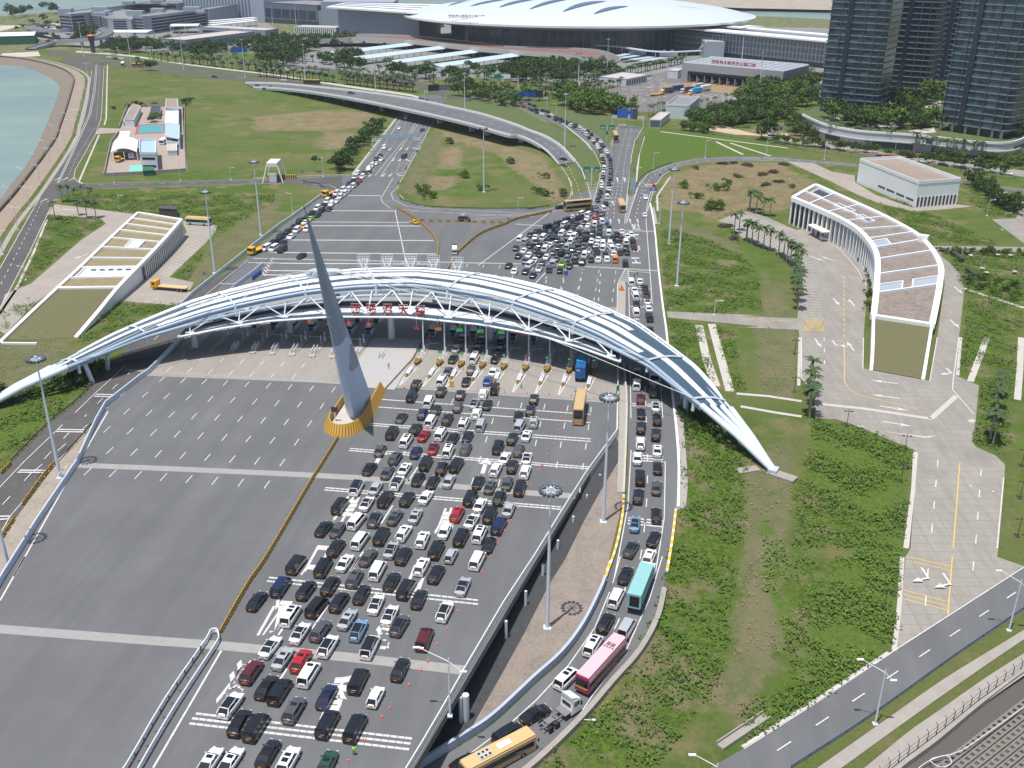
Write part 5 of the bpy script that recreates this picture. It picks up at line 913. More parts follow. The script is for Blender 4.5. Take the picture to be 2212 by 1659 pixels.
BRF = mat("brown_flat_roof", (.30, .24, .20), .9, noise=(.15, .6, (.21, .17, .14)), n2=(1, .4, (.36, .30, .26))); GRF = mat("grey_flat_roof", (.26, .26, .27), .9, noise=(.1, .6, (.16, .16, .17)))
# ---- terminal
tm = thing("border_terminal", (72, 950, 8), "vast glass hall under a sweeping white shell roof with dark crescent slits", "terminal")
CX, CY, RA, RB = 63.0, 1052.0, 171.0, 136.0
def roofz(x, y):
 r2 = min(1.0, ((x-CX)/RA)**2+((y-CY)/RB)**2); return 26+17*(1-r2)**.75-1.5*((x-CX)/RA)*0
q = MB(); rows = []
for j in range(15):
 r = j/14; rows.append([Vector((CX+RA*r*cos(2*pi*i/96), CY+RB*r*sin(2*pi*i/96), roofz(CX+RA*r*cos(2*pi*i/96), CY+RB*r*sin(2*pi*i/96)))) for i in range(96)])
rows = rows[1:]; q.grid(rows, closed=True); q.add(rows[0], [tuple(range(96))])
lipm = [Vector((CX+(RA+1)*cos(2*pi*i/96), CY+(RB+1)*sin(2*pi*i/96), 25)) for i in range(96)]; und = [Vector((CX+(RA-28)*cos(2*pi*i/96), CY+(RB-22)*sin(2*pi*i/96), 20.5)) for i in range(96)]
q.grid([rows[-1], lipm], closed=True); o = q.build("shell_roof", mat("shell_white", (.60, .66, .74), .4, noise=(.02, .3, (.54, .60, .69), (.3, 1, 1))), tm, smooth=True)
q = MB(); q.grid([lipm, und], closed=True); q.build("roof_soffit", mat("soffit_grey", (.40, .41, .43), .6), tm, smooth=True)
q = MB(); q.wall([p+Vector((0, 0, .3)) for p in lipm], 1.0, -.2, 1.5, closed=True); q.build("roof_edge", WHITE, tm)
def on_roof(k, x, y):
 z = 35
 for _ in range(40): p = PA(k, x, y, z); z = .5*z+.5*roofz(p.x, p.y)
 return Vector((p.x, p.y, z))
SL = mat("slit_glass", (.10, .16, .24), .25)
for k, a, c, b in (('C', (440, 98), (600, 25), (790, 12)), ('C', (685, 116), (800, 62), (965, 52)), ('C', (175, 80), (350, 8), (520, -8)), ('C', (-60, 62), (80, 10), (290, -12)), ('B', (1700, 55), (1850, 10), (2010, -5)), ('B', (1530, 50), (1610, 20), (1700, 6)), ('C', (1340, 53), (1440, 62), (1550, 76))):
 A, Cc, B = on_roof(k, *a), on_roof(k, *c), on_roof(k, *b); up1 = [A.lerp(Cc, t).lerp(Cc.lerp(B, t), t) for t in [i/12 for i in range(13)]]; lo1 = [A.lerp(B, i/12) for i in range(13)]
 up1 = [up1[i]+(Cc-A.lerp(B, .5))*.45*sin(pi*i/12) for i in range(13)]; q = MB(); q.strip([Vector((p.x, p.y, roofz(p.x, p.y)+.6)) for p in lo1], [Vector((p.x, p.y, roofz(p.x, p.y)+.7)) for p in up1]); q.build("roof_slit", SL, tm)
gl = [Vector((CX+(RA-50)*cos(a)*1.0-4, CY+(RB-26)*sin(a), 0)) for a in np.linspace(pi*1.02, 2*pi-.02, 49)]
q = MB(); q.wall(gl, 1, 0, 27); q.build("glass_hall", FGL, tm)
for p in gl: q = MB(); q.box(p+Vector((0, -.8, 0)), (.7, .9, 26)); q.build("mullion", mat("mullion_grey", (.20, .23, .28), .5), tm)
ts = sign_text("港珠澳大桥珠海公路口岸", on_roof('B', 1678, 143)+Vector((0, 0, .4)), 3.0, "terminal_sign", "long red Chinese characters standing on the terminal's white roof edge", "sign", m=CRED, ext=.3)
sign_text("The Hong Kong-Zhuhai-Macao Bridge Zhuhai Port", on_roof('B', 1678, 150)+Vector((0, -3, -1.2)), 1.0, "terminal_sign", "small red Latin lettering under the terminal's Chinese characters", "sign", m=CRED, ext=.2)
fa = [('B', 0, 330), ('B', 360, 325), ('B', 700, 305), ('B', 830, 300), ('B', 1300, 330), ('B', 1700, 375), ('C', 0, 400), ('C', 300, 425), ('C', 520, 450), ('C', 640, 490), ('C', 680, 510), ('C', 640, 530)]
fb = [('B', 20, 305), ('B', 380, 300), ('B', 700, 280), ('B', 900, 272), ('B', 1300, 290), ('B', 1700, 330), ('C', 0, 368), ('C', 400, 378), ('C', 700, 395), ('C', 860, 440), ('C', 895, 475), ('C', 820, 510)]
fz = [3, 5, 7.5, 8, 8, 8, 8, 8, 8, 7.5, 6.5, 5]
la = smooth_line([PA(k, x, y, z) for (k, x, y), z in zip(fa, fz)], 3); lb = smooth_line([PA(k, x, y, z) for (k, x, y), z in zip(fb, fz)], 3)
fo = thing("elevated_forecourt", la[15], "curving elevated drop-off road with pale parapet in front of the terminal", "flyover"); q = MB(); q.strip(la, lb); q.build("road_slab", FARA, fo)
q = MB(); q.wall(la, .6, -2.6, 1.0); q.build("parapet", CONCL, fo); q = MB(); q.wall(lb, .5, -.6, .9); q.build("parapet", CONCL, fo)
q = MB(); q.strip([a.lerp(b, .55)+Vector((0, 0, .06)) for a, b in zip(la, lb)][10:26], [a.lerp(b, .72)+Vector((0, 0, .06)) for a, b in zip(la, lb)][10:26]); q.build("red_lane", mat("red_lane", (.32, .07, .06), .8), fo)
for p in resample([a.lerp(b, .4) for a, b in zip(la, lb)], 22): q = MB(); q.box((p.x, p.y, 0), (2.2, 3, p.z-.3)); q.build("pier", CONC, fo)
A = PA('C', 1285, 400, 0); B = PA('D', 720, 545, 0); d, L = unit(A, B); n = Vector((-d.y, d.x, 0)); h = zat(A, 'C', 1285, 215)
wg = thing("terminal_wing", A, "long grey glass wing with bright white overhanging roof right of the terminal", "building")
q = MB(); q.prism([tuple(p)[:2] for p in (A, B, B+n*60, A+n*60)], 0, h-2); q.build("glass_body", mat("wing_grey", (.16, .18, .21), .3, noise=(.05, .5, (.22, .24, .27))), wg)
q = MB(); o_ = [A-d*14-n*7, B+d*5-n*7, B+d*5+n*12, A-d*4+n*12]; q.prism([tuple(p)[:2] for p in o_], h, h+1.2); q.build("roof_slab", WHITE, wg); q = MB(); o_ = [A+d*10+n*22, B+n*22, B+n*34, A+d*14+n*34]; q.prism([tuple(p)[:2] for p in o_], h+1.5, h+2.7); q.build("roof_slab", WHITE, wg); q = MB(); o_ = [A+d*2+n*12, A+d*14+n*12, A+d*60+n*60, A+d*40+n*60]; q.prism([tuple(p)[:2] for p in o_], h+.3, h+1.6); q.build("roof_slab", WHITE, wg)
bandrow(wg, A, B, 4, (h-6)/3, 3, 1.3, mat("spandrel", (.36, .38, .42), .5), 0, 1, "floor_band", .5)
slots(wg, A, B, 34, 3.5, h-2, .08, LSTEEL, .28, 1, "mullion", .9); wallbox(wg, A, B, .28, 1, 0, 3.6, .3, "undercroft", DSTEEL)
A2 = PA('C', 1180, 330, 0); t = thing("link_ramp", PA('C', 1530, 415, 0), "white enclosed stair ramp rising against the terminal wing", "ramp"); q = MB(); a, b = PA('C', 1525, 415, 1), PA('C', 1605, 335, 13); q.wall([a, b], 9, -1, 1.2); q.build("white_tube", WHITE, t); q = MB(); q.prism([(b.x-5, b.y), (b.x+12, b.y-3), (b.x+12, b.y+14), (b.x-5, b.y+16)], 0, 14); q.build("tower", PGW, t)
A, B, C_, D_, h = front_box('B', (1045, 225), (1325, 240), ('B', 1045, 95), 50); t = building("terminal_wing", [A, B, C_, D_], 0, h, "dark recessed wing between the pale glass block and the terminal", "building", mat("wing_grey", (.16, .18, .21), .3), GRF, 0); bandrow(t, A, B, 5, h/3, 3, 2, PGW, 0, 1, "floor_band", .4)
q = MB(); A = PA('B', 575, 52, 30); B = PA('B', 1290, 100, 30); C_ = PA('B', 1470, 32, 30); D_ = PA('B', 720, 20, 30); t = thing("white_roof", A, "long low white roof behind the pale glass block", "roof"); q.prism([tuple(p)[:2] for p in (A, B, C_, D_)], 28.5, 30); q.build("roof_slab", WHITE, t); q = MB(); q.prism([tuple(p)[:2] for p in (A.lerp(B, .1)+Vector((0, 15, 0)), B+Vector((0, 15, 0)), C_, D_)], 0, 28.4); q.build("body", GWALL, t)
for i in range(3): q = MB(); q.wall([A.lerp(D_, .25+.25*i)+Vector((4, 0, 0)), B.lerp(C_, .25+.25*i)-Vector((6, 0, 0))], 2.4, 0, .5); q.build("roof_slit", SL, t)
A, B, C_, D_, h = front_box('B', (520, 210), (1045, 235), ('B', 520, 88), 35); t = building("office_block", [A, B, C_, D_], 0, h, "pale block with a fine grid of small square windows left of the terminal", "building", PGW, GRF, .6)
for i in range(4): wallbox(t, A, B, .015, .985, 2+i*(h-3)/4, 2+i*(h-3)/4+(h-3)/4*.62, .05, "window_band", mat("pale_glass", (.22, .26, .31), .3))
slots(t, A, B, 30, 1, h-.5, .2, PGW, 0, 1, "pier", .35)
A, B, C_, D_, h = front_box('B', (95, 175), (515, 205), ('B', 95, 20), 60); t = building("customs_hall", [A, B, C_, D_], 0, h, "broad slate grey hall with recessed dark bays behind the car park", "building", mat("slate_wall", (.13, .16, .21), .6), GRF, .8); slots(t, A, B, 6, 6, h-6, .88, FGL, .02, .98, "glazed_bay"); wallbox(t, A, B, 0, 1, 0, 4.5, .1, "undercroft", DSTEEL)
A, B, C_, D_, h = front_box('A', (1450, 95), (2090, 175), ('A', 1450, -60), 90); t = building("striped_hall", [A, B, C_, D_], 0, h+4, "tall hall clad in vertical pale and dark grey stripes at the top left", "building", mat("stripe_light", (.34, .40, .50), .6), GRF, .8); slots(t, A, B, 22, 0, h+3, .42, mat("stripe_dark", (.10, .14, .20), .6), 0, .86, "dark_stripe")
A = PA('B', 530, 12, 28); t = thing("white_roof", A, "thin pale roof edge at the very top of the picture left of centre", "roof"); q = MB(); B = PA('B', 1100, 18, 28); q.prism([(A.x, A.y), (B.x, B.y), (B.x, B.y+50), (A.x, A.y+50)], 0, 28); q.build("body", GWALL, t)
def garage(k, pts, top, label, nb=5, dep=70):
 P_ = [PA(k, x, y, 0) for x, y in pts]; h = zat(P_[0], *top); back = [Vector((p.x+10, p.y+dep, 0)) for p in P_[::-1]]; t = building("parking_garage", P_+back, 0, h, label, "parking garage", PGW, GRF, 1.0)
 for a, b in zip(P_, P_[1:]):
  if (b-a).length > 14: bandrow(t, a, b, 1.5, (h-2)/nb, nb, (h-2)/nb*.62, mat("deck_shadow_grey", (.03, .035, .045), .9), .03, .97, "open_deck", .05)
 c = sum(P_, Vector())/len(P_)
 for dx, dy, w_, hh in ((-20, 25, 14, 4), (15, 35, 18, 5), (30, 15, 8, 3)): q = MB(); q.box((c.x+dx, c.y+dy, h), (w_, 9, hh)); q.build("roof_plant", PGW, t)
 return t
garage('A', [(478, 225), (575, 235), (680, 225), (710, 222)], ('A', 478, 108), "parking garage with splayed corner at the far left of the row", 4)
garage('A', [(720, 218), (790, 225), (860, 255), (900, 262), (1010, 262), (1045, 270)], ('A', 720, 115), "middle parking garage with curved drum corner", 5)
garage('A', [(1060, 265), (1140, 272), (1190, 268), (1640, 200), (1655, 205)], ('A', 1060, 130), "long right-hand parking garage with five open dark decks", 5, 90)
garage('A', [(820, 140), (1040, 100), (1400, 95)], ('A', 820, 72), "rear block of the parking garages on the skyline", 2, 40)
for i in range(3):
 A, B = PA('A', 1655, 195-i*16, 9), PA('A', 2010, 160-i*12, 9); t = thing("white_canopy", A, f"{ordn(i+1)} long white canopy strip beside the right-hand parking garage", "canopy", "white canopy strips by the garage"); q = MB(); q.wall([A, B], 9, -.6, 0); q.build("canopy_roof", WHITE, t)
 for j in range(8): q = MB(); p = A.lerp(B, j/7); q.box((p.x, p.y, 0), (.5, .5, 8.4)); q.build("post", LSTEEL, t)
A, B, C_, D_, h = front_box('A', (1465, 398), (2085, 315), ('A', 1465, 320), 30); t = building("inspection_office", [A, B, C_, D_], 0, h, "low blue grey office with many narrow vertical windows behind palms", "building", GWALL, CONCL, .8); slots(t, A, B, 34, 1.5, h-2, .4); E_A = PA('A', 1335, 385, 0); wallbox(t, E_A, A, 0, 1, 0, h, .1, "end_wall", PGW, 4)
A, B, C_, D_, h = front_box('A', (1575, 300), (2092, 330), ('A', 1575, 222), 22); t = building("inspection_office", [A, B, C_, D_], 0, h+1, "grey office with slanting pale roof band above the long narrow-window office", "building", GWALL, CONCL, .5); wallbox(t, A, B, .05, .8, h-4, h-1.5, .1, "window_band", GLASS)
A, B, C_, D_, h = front_box('B', (325, 275), (655, 285), ('B', 325, 212), 20); t = building("low_office", [A, B, C_, D_], 0, h, "small white office with vertical window slots below the grid-windowed block", "building", LWALL, CONCL, .5); slots(t, A, B, 20, 1.2, h-1.2, .4)
for nm, a, b, dp, hh, lb in (("A", (1340, 265), (1565, 262), 24, 7, "white open-sided canopy in front of the narrow-window office"), ("A", (830, 320), (1165, 318), 26, 7, "flat white vehicle canopy beside the dark control tower"), ("B", (700, 225), (875, 215), 14, 6, "small grey canopy right of the low white office")):
 A, B, C_, D_, h = front_box(nm, a, b, hh, dp); t = thing("vehicle_canopy", A, lb, "canopy"); q = MB(); q.prism([tuple(p)[:2] for p in (A, B, C_, D_)], hh, hh+.8); q.build("canopy_roof", WHITE, t)
 for s in (A, B, C_, D_, A.lerp(B, .5), D_.lerp(C_, .5)): q = MB(); q.box((s.x+(.8 if s.x < B.x else -.8), s.y+.5, 0), (.5, .5, hh)); q.build("post", LSTEEL, t)
ct = PA('A', 735, 415, 0); t = thing("control_tower", ct, "dark stemmed control tower with flared top and orange rim", "tower"); q = MB(); q.tube(ct, ct+Vector((0, 0, 9)), 2.0, 2.0, 14); q.build("shaft", mat("tower_dark", (.05, .065, .09), .5), t); q = MB(); q.tube(ct+Vector((0, 0, 9)), ct+Vector((0, 0, 14.5)), 2.0, 3.4, 14); q.build("cab", mat("tower_dark", (.05, .065, .09)), t); q = MB(); q.tube(ct+Vector((0, 0, 14.5)), ct+Vector((0, 0, 15.2)), 3.5, 3, 14); q.build("rim", ORANGE, t); q = MB(); q.tube(ct+Vector((0, 0, 15)), ct+Vector((0, 0, 19)), .2, .05, 5); q.build("aerial", LSTEEL, t)
A, B, C_, D_, h = front_box('A', (-60, 355), (280, 345), ('A', 60, 300), 45); t = building("netted_building", [A, B, C_, D_], 0, h+1, "half-built block wrapped in green netting at the far left", "building", mat("green_net", (.02, .16, .11), .8), WHITE, .3); slots(t, A, B, 7, 1, h, .3, mat("scaffold_dark", (.12, .10, .09)))
lp = smooth_line([PA('A', x, y, z) for x, y, z in ((240, 385, 1), (420, 335, 3), (640, 315, 6), (760, 300, 8), (830, 270, 8), (850, 245, 8), (800, 228, 8), (640, 228, 8), (480, 240, 8), (330, 235, 7), (240, 215, 5), (260, 200, 4), (420, 195, 3))], 4)
t = thing("loop_flyover", lp[0], "grey elevated ramp curling round the far grass near the garages", "flyover"); L, R = ribbon(lp, 10, 0); q = MB(); q.strip(R, L); q.build("deck", FARA, t); q = MB(); q.wall(L, .5, -1.5, 1.0); q.build("parapet", PGW, t); q = MB(); q.wall(R, .5, -1.5, 1.0); q.build("parapet", PGW, t)
for p in resample(lp[8:40], 28): q = MB(); q.box((p.x, p.y, 0), (2, 2, p.z-.2)); q.build("pier", PGW, t)
for i, (a, b) in enumerate((((570, 440), (1262, 358)), ((848, 470), (1540, 382)), ((1148, 500), (1842, 405)), ((1482, 530), (2132, 438)))):
 A, B = PA('B', *a, 4.5), PA('B', *b, 4.5); d, L = unit(A, B); n = Vector((-d.y, d.x, 0)); t = thing("parking_canopy", A, f"{ordn(i+1)} long blue white parking canopy from the left in front of the terminal", "canopy", "long parking canopies"); q = MB()
 q.grid([[A, A+n*9+Vector((0, 0, 1.6)), A+n*9+Vector((0, 0, 1.9)), A+Vector((0, 0, .3))], [B, B+n*9+Vector((0, 0, 1.6)), B+n*9+Vector((0, 0, 1.9)), B+Vector((0, 0, .3))]], closed=True); q.build("canopy_roof", mat("canopy_blue_white", (.52, .64, .72), .35), t)
 for j in range(12): p = A.lerp(B, (j+.5)/12)+n*4.5; q = MB(); q.box((p.x, p.y, 0), (.4, .4, 5.2), atan2(d.y, d.x)); q.build("post", LSTEEL, t)
for i, (a, b) in enumerate((((880, 440), (960, 425)), ((910, 455), (1030, 438)), ((990, 470), (1150, 448)), ((1060, 480), (1250, 452)))):
 A, B = PA('C', *a, 4), PA('C', *b, 4); t = thing("parking_canopy", A, f"{ordn(i+1)} short pale canopy from the left behind the palm avenue", "canopy", "short canopies behind the palms"); q = MB(); q.wall([A, B], 7, 0, .3); q.build("canopy_roof", mat("canopy_blue_white", (.52, .64, .72)), t)
 for j in range(4): p = A.lerp(B, (j+.5)/4); q = MB(); q.box((p.x, p.y, 0), (.4, .4, 4)); q.build("post", LSTEEL, t)
wk = smooth_line([PA('C', x, y, 9) for x, y in ((700, 350), (900, 365), (1100, 395), (1300, 405), (1530, 395))], 4); t = thing("covered_walkway", wk[0], "thin pale covered walkway sweeping from the hall to the wing", "walkway"); q = MB(); q.wall(wk, 4, -.8, 0); q.build("roof", LSTEEL, t)
for p in resample(wk, 14): q = MB(); q.box((p.x, p.y, 0), (.5, .5, 8.2)); q.build("post", LSTEEL, t)
for i, x in enumerate((990, 1055, 1240, 1300)):
 p = PA('C', x, 425 if x < 1200 else 442, 0); t = thing("white_marquee", p, f"{ordn(i+1)} small white peaked marquee from the left beside the covered walkway", "marquee", "white marquees"); q = MB(); q.box(p, (9, 8, 3)); q.build("side", WHITE, t); q = MB(); v = [p+Vector((a, b, 3)) for a, b in ((-5, -4.5), (5, -4.5), (5, 4.5), (-5, 4.5))]+[p+Vector((0, 0, 6))]; q.add(v, [(0, 1, 4), (1, 2, 4), (2, 3, 4), (3, 0, 4)]); q.build("peak", WHITE, t)
# ---- vehicle checkpoint
A = PA('C', 1372, 640, 0); B = PA('D', 305, 718, 0); d, L = unit(A, B); n = Vector((-d.y, d.x, 0)); h = zat(A, 'C', 1352, 492); dp = (PA('D', 462, 655, 0)-B).length
t = thing("checkpoint_building", A, "wide flat-roofed grey checkpoint gate with row of lanes beneath and red sign", "building"); cpm = mat("checkpoint_grey", (.32, .335, .36), .7)
q = MB(); q.prism([tuple(p)[:2] for p in (A, B, B+n*dp, A+n*dp)], h-5.5, h); q.build("roof_block", cpm, t)
for a, w_ in ((A, 5), (B-d*2.5, 2.5)): q = MB(); q.prism([tuple(p)[:2] for p in (a, a+d*w_, a+d*w_+n*dp, a+n*dp)], 0, h-5.5); q.build("end_wall", cpm, t)
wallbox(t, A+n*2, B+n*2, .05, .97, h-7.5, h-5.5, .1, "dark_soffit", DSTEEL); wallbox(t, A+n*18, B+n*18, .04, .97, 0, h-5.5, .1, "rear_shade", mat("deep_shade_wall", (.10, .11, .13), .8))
for i in range(12):
 p = A.lerp(B, .07+i*.077)+n*6; e = thing("checkpoint_booth", p, f"{ordn(i+1)} white and blue checkpoint booth from the left under the grey gate", "booth", "booths under the checkpoint gate"); q = MB(); q.box(p, (2.2, 5, 2.8), atan2(d.y, d.x)); q.build("cabin", LWALL if i % 2 else GWALL, e); q = MB(); q.box(p+Vector((0, 0, 2.8)), (2.6, 5.4, .4), atan2(d.y, d.x)); q.build("roof", DSTEEL, e); q = MB(); q.box(p-n*7+Vector((0, 0, 0)), (1.4, 2, .9), atan2(d.y, d.x)); q.build("buffer", ORANGE, e); q = MB(); q.box(p-n*3+Vector((0, 0, 3.6)), (1.6, .3, .9), atan2(d.y, d.x)); q.build("lane_sign", BLUE, e); q = MB(); q.tube(p-n*3.5, p-n*3.5+Vector((0, 0, 5)), .25, n=6); q.build("post", WHITE, e)
for i in range(11): q = MB(); a = A.lerp(B, .08+i*.084); q.wall([a+Vector((0, 0, h)), a+n*dp+Vector((0, 0, h))], .5, .02, .5); q.build("roof_beam", LSTEEL, t)
q = MB(); 
for s in (.06, .95): q.wall([(A+n*dp*s)+Vector((0, 0, h)), (B+n*dp*s)+Vector((0, 0, h))], .4, .03, .7)
q.build("roof_rail", LSTEEL, t)
sign_text("港珠澳大桥珠海公路口岸", A.lerp(B, .48)+n*6+Vector((0, 0, h+.4)), 3.2, "checkpoint_sign", "red Chinese characters on the roof of the grey checkpoint gate", "sign", m=CRED, ext=.2, rz=atan2(d.y, d.x))
for k, a, b, top, dp_, lb, sl_ in (('C', (1265, 615), (1345, 620), ('C', 1265, 555), 16, "small white shed left of the checkpoint gate", 0), ('C', (940, 680), (1105, 645), ('C', 940, 625), 22, "low white pavilion with dark openings beside the palm row", 8), ('C', (440, 745), (600, 745), ('C', 500, 690), 20, "low grey blue wall building half hidden by palms", 0), ('C', (850, 600), (940, 590), ('C', 850, 562), 14, "small green-roofed shelter in the palm avenue", 0)):
 A, B, C_, D_, h = front_box(k, a, b, top, dp_); t = building("small_pavilion", [A, B, C_, D_], 0, max(3, h), lb, "building", LWALL, CONCL if 'green' not in lb else mat("green_roof", (.25, .36, .33)), .4)
 if sl_: slots(t, A, B, sl_, .8, h-.8, .5)
A = PA('C', 1210, 1000, 0); B = PA('C', 1125, 1000, 0)
W0, W1, W2 = PA('C', 1210, 1002, 0), PA('C', 1385, 945, 0), PA('C', 1125, 1000, 0); d1, L1 = unit(W2, W0); hh = zat(W2, 'C', 1125, 945); t = building("guard_house", [W2, W0, W0+Vector((9, 26, 0)), W2+Vector((9, 26, 0))], 0, hh, "low grey guard house with dark shuttered end beside the lane gates", "building", LWALL, CONCL, .5); wallbox(t, W2, W0, .05, .95, .3, hh-.2, .1, "dark_shutter", mat("shutter_grey", (.10, .12, .15)))
A, B = PA('C', 1250, 930, 0), PA('C', 1430, 940, 0); h = zat(A, 'C', 1242, 830); t = building("guard_house", [A, B, B+Vector((12, 34, 0)), A+Vector((12, 34, 0))], 0, h, "two-storey white guard house with flat grey roof above the lane gates", "building", LWALL, GRF, 1.0); slots(t, B, B+Vector((12, 34, 0)), 5, 2.5, h-1.5, .35)
# ---- glass towers and podium
TG = bpy.data.materials.new("tower_glass"); TG.use_nodes = True; t = TG.node_tree; b = t.nodes["Principled BSDF"]; b.inputs["Roughness"].default_value = .12; b.inputs["Specular IOR Level"].default_value = .7
tc = t.nodes.new("ShaderNodeTexCoord"); mp = t.nodes.new("ShaderNodeMapping"); mp.inputs["Scale"].default_value = (.28, .28, .30); t.links.new(tc.outputs["Object"], mp.inputs[0]); vo = t.nodes.new("ShaderNodeTexWhiteNoise"); vo.noise_dimensions = '3D'
sn = t.nodes.new("ShaderNodeVectorMath"); sn.operation = 'FLOOR'; t.links.new(mp.outputs[0], sn.inputs[0]); t.links.new(sn.outputs[0], vo.inputs["Vector"]); rp = t.nodes.new("ShaderNodeValToRGB"); t.links.new(vo.outputs["Value"], rp.inputs[0])
rp.color_ramp.elements[0].color = (.012, .028, .045, 1); rp.color_ramp.elements[1].color = (.07, .13, .17, 1); e_ = rp.color_ramp.elements.new(.55); e_.color = (.03, .065, .09, 1); t.links.new(rp.outputs[0], b.inputs["Base Color"])
TGD = mat("tower_glass_dark", (.015, .02, .035), .15, spec=.6, noise=(.3, .6, (.04, .055, .085)))
BND = mat("tower_band", (.20, .24, .28), .5); MLN = mat("tower_mullion", (.07, .10, .13), .4)
def tower(kb, a, b, sd, z0, top, label, gm, fh=3.45, rec=None):
 A = PA(*a, z0); B = PA(*b, z0); d, L = unit(A, B); n = Vector((-d.y, d.x, 0)); t = thing("residential_tower", A, label, "tower"); foot = [A+d*1.5, B-d*3, B-d*1+n*.8, B+n*3, B+n*sd, A+n*sd, A+n*1.5]
 q = MB(); q.prism([tuple(p)[:2] for p in foot], z0+4, top); q.build("glass_wall", gm, t)
 c = sum(foot, Vector())/len(foot); i = 0; z = z0+4
 while z < top:
  q = MB(); q.prism([(c.x+(p.x-c.x)*(1+.9/(p-c).length), c.y+(p.y-c.y)*(1+.9/(p-c).length)) for p in foot], z, z+.42); q.build("floor_band", BND, t); z += fh
 for u in (.0, .22, .36, .62, .8, .985): 
  q = MB(); p = A.lerp(B, min(max(u, .03), .93))-n*.35; q.box((p.x, p.y, z0+4), (.35, .8, top-z0-4), atan2(d.y, d.x)); q.build("mullion", MLN, t)
 if rec:
  q = MB(); p = A.lerp(B, rec)-n*.5; q.box((p.x, p.y, z0+4), (2.6, 1.2, top-z0-4), atan2(d.y, d.x)); q.build("dark_recess", TGD, t)
 for u in (.02, .2, .4, .6, .8, .93): q = MB(); p = A.lerp(B, u)+n*1.5; q.box((p.x, p.y, z0-1), (1.2, 1.2, 5.5), atan2(d.y, d.x)); q.build("column", CONCL, t)
 q = MB(); q.prism([(c.x+(p.x-c.x)*.8, c.y+(p.y-c.y)*.8) for p in foot], z0-1, z0+4.3); q.build("lobby", GLASS, t)
 return t
tower('D', ('D', 590, 870), ('D', 1035, 915), 24, 8, 112, "front left blue glass tower above the curved podium", TG, rec=.36)
tower('D', ('D', 1535, 1020), ('D', 2055, 1100), 26, 8, 116, "front right blue glass tower nearest the right edge", TG, rec=.33)
tower('D', ('D', 1065, 770), ('D', 1440, 800), 26, 4, 128, "dark middle tower behind the two front glass towers", TGD, 3.45, .4)
tower('D', ('D', 1465, 675), ('D', 1760, 700), 26, 4, 138, "dark rear tower seen in the gap left of the front right tower", TGD, 3.45, .3)
tower('D', ('D', 2085, 905), ('D', 2500, 960), 26, 6, 125, "dark tower cut off by the right edge of the picture", TGD, 3.45)
topim = [(470, 905), (500, 920), (560, 948), (660, 985), (900, 1030), (1150, 1050), (1350, 1065), (1550, 1085), (1800, 1115), (2000, 1128), (2120, 1120), (2212, 1090), (2330, 1040)]
pz = 8.0; pt = smooth_line([PA('D', x, y, pz) for x, y in topim], 4)
back = [PA('D', 2500, 800, pz), PA('D', 2300, 640, pz), PA('D', 1400, 600, pz), PA('D', 1000, 700, pz), PA('D', 560, 850, pz), PA('D', 480, 880, pz)]
t = thing("curved_podium", pt[0], "long curved white podium building with dark window slots under the towers", "building")
q = MB(); q.prism([tuple(p)[:2] for p in pt+back], -.3, pz-.35); q.build("wall", mat("podium_white", (.50, .53, .57), .7, noise=(.15, .3, (.43, .46, .50))), t)
q = MB(); q.prism([tuple(p)[:2] for p in pt[2:-2]+back], pz-.34, pz-.1); q.build("roof_garden", ISL, t); q = MB(); q.wall(pt, .7, -.4, .7); q.build("parapet", WHITE, t)
q = MB(); q.wall([p+Vector((0, -.5, 0)) for p in pt[8:44]], 1.4, -4.2, -3.6); q.build("ledge", CONCL, t)
for i0, i1, a, b in ((12, 15, 1.0, 3.6), (18, 25, .4, 3.4), (26, 28, 4.8, 7), (27, 29, .2, 3.2), (30, 38, .3, 1.6), (41, 46, 3.6, 5.6), (2, 6, 1.5, 3.5)):
 q = MB(); q.wall([p+Vector((.1, -.25, 0)) for p in pt[i0:i1]], .6, a-pz, b-pz); q.build("window_slot", DSTEEL, t)
for s_ in ([(1240, 900), (1380, 860), (1560, 790), (1560, 830), (1400, 890), (1250, 925)], [(1000, 985), (1180, 960), (1230, 1000), (1100, 1010)], [(640, 930), (760, 925), (770, 945), (660, 950)], [(1300, 1030), (1500, 1000), (1520, 1040), (1400, 1050)]): sheet("garden_path", [PA('D', x, y, pz) for x, y in s_], CONCL, 0, z=pz)
# ---- white box hall
A, B, C_ = PA('H', 895, 440, 0), PA('H', 1350, 637, 0), PA('H', 1677, 612, 0); D_ = A+(C_-B); h = zat(B, 'H', 1350, 452)
t = building("white_hall", [A, B, C_, D_], 0, h, "big plain white box hall with sunken brown roof and fins along its base", "building", mat("bright_white_wall", (.82, .84, .86), .6, noise=(.3, .2, (.70, .72, .74))), BRF, 1.3)
for u0, u1 in ((.38, .5), (.53, .66), (.69, .82), (.85, .97)): wallbox(t, A, B, u0, u1, 2.2, 3.0, .05, "window_slot", GLASS)
for i in range(11): wallbox(t, B, C_, .03+i*.088, .03+i*.088+.055, .3, 4.2, .06, "recess", DSTEEL)
for i in range(12): wallbox(t, B, C_, .005+i*.088, .005+i*.088+.012, 0, 4.3, .5, "fin", WHITE)
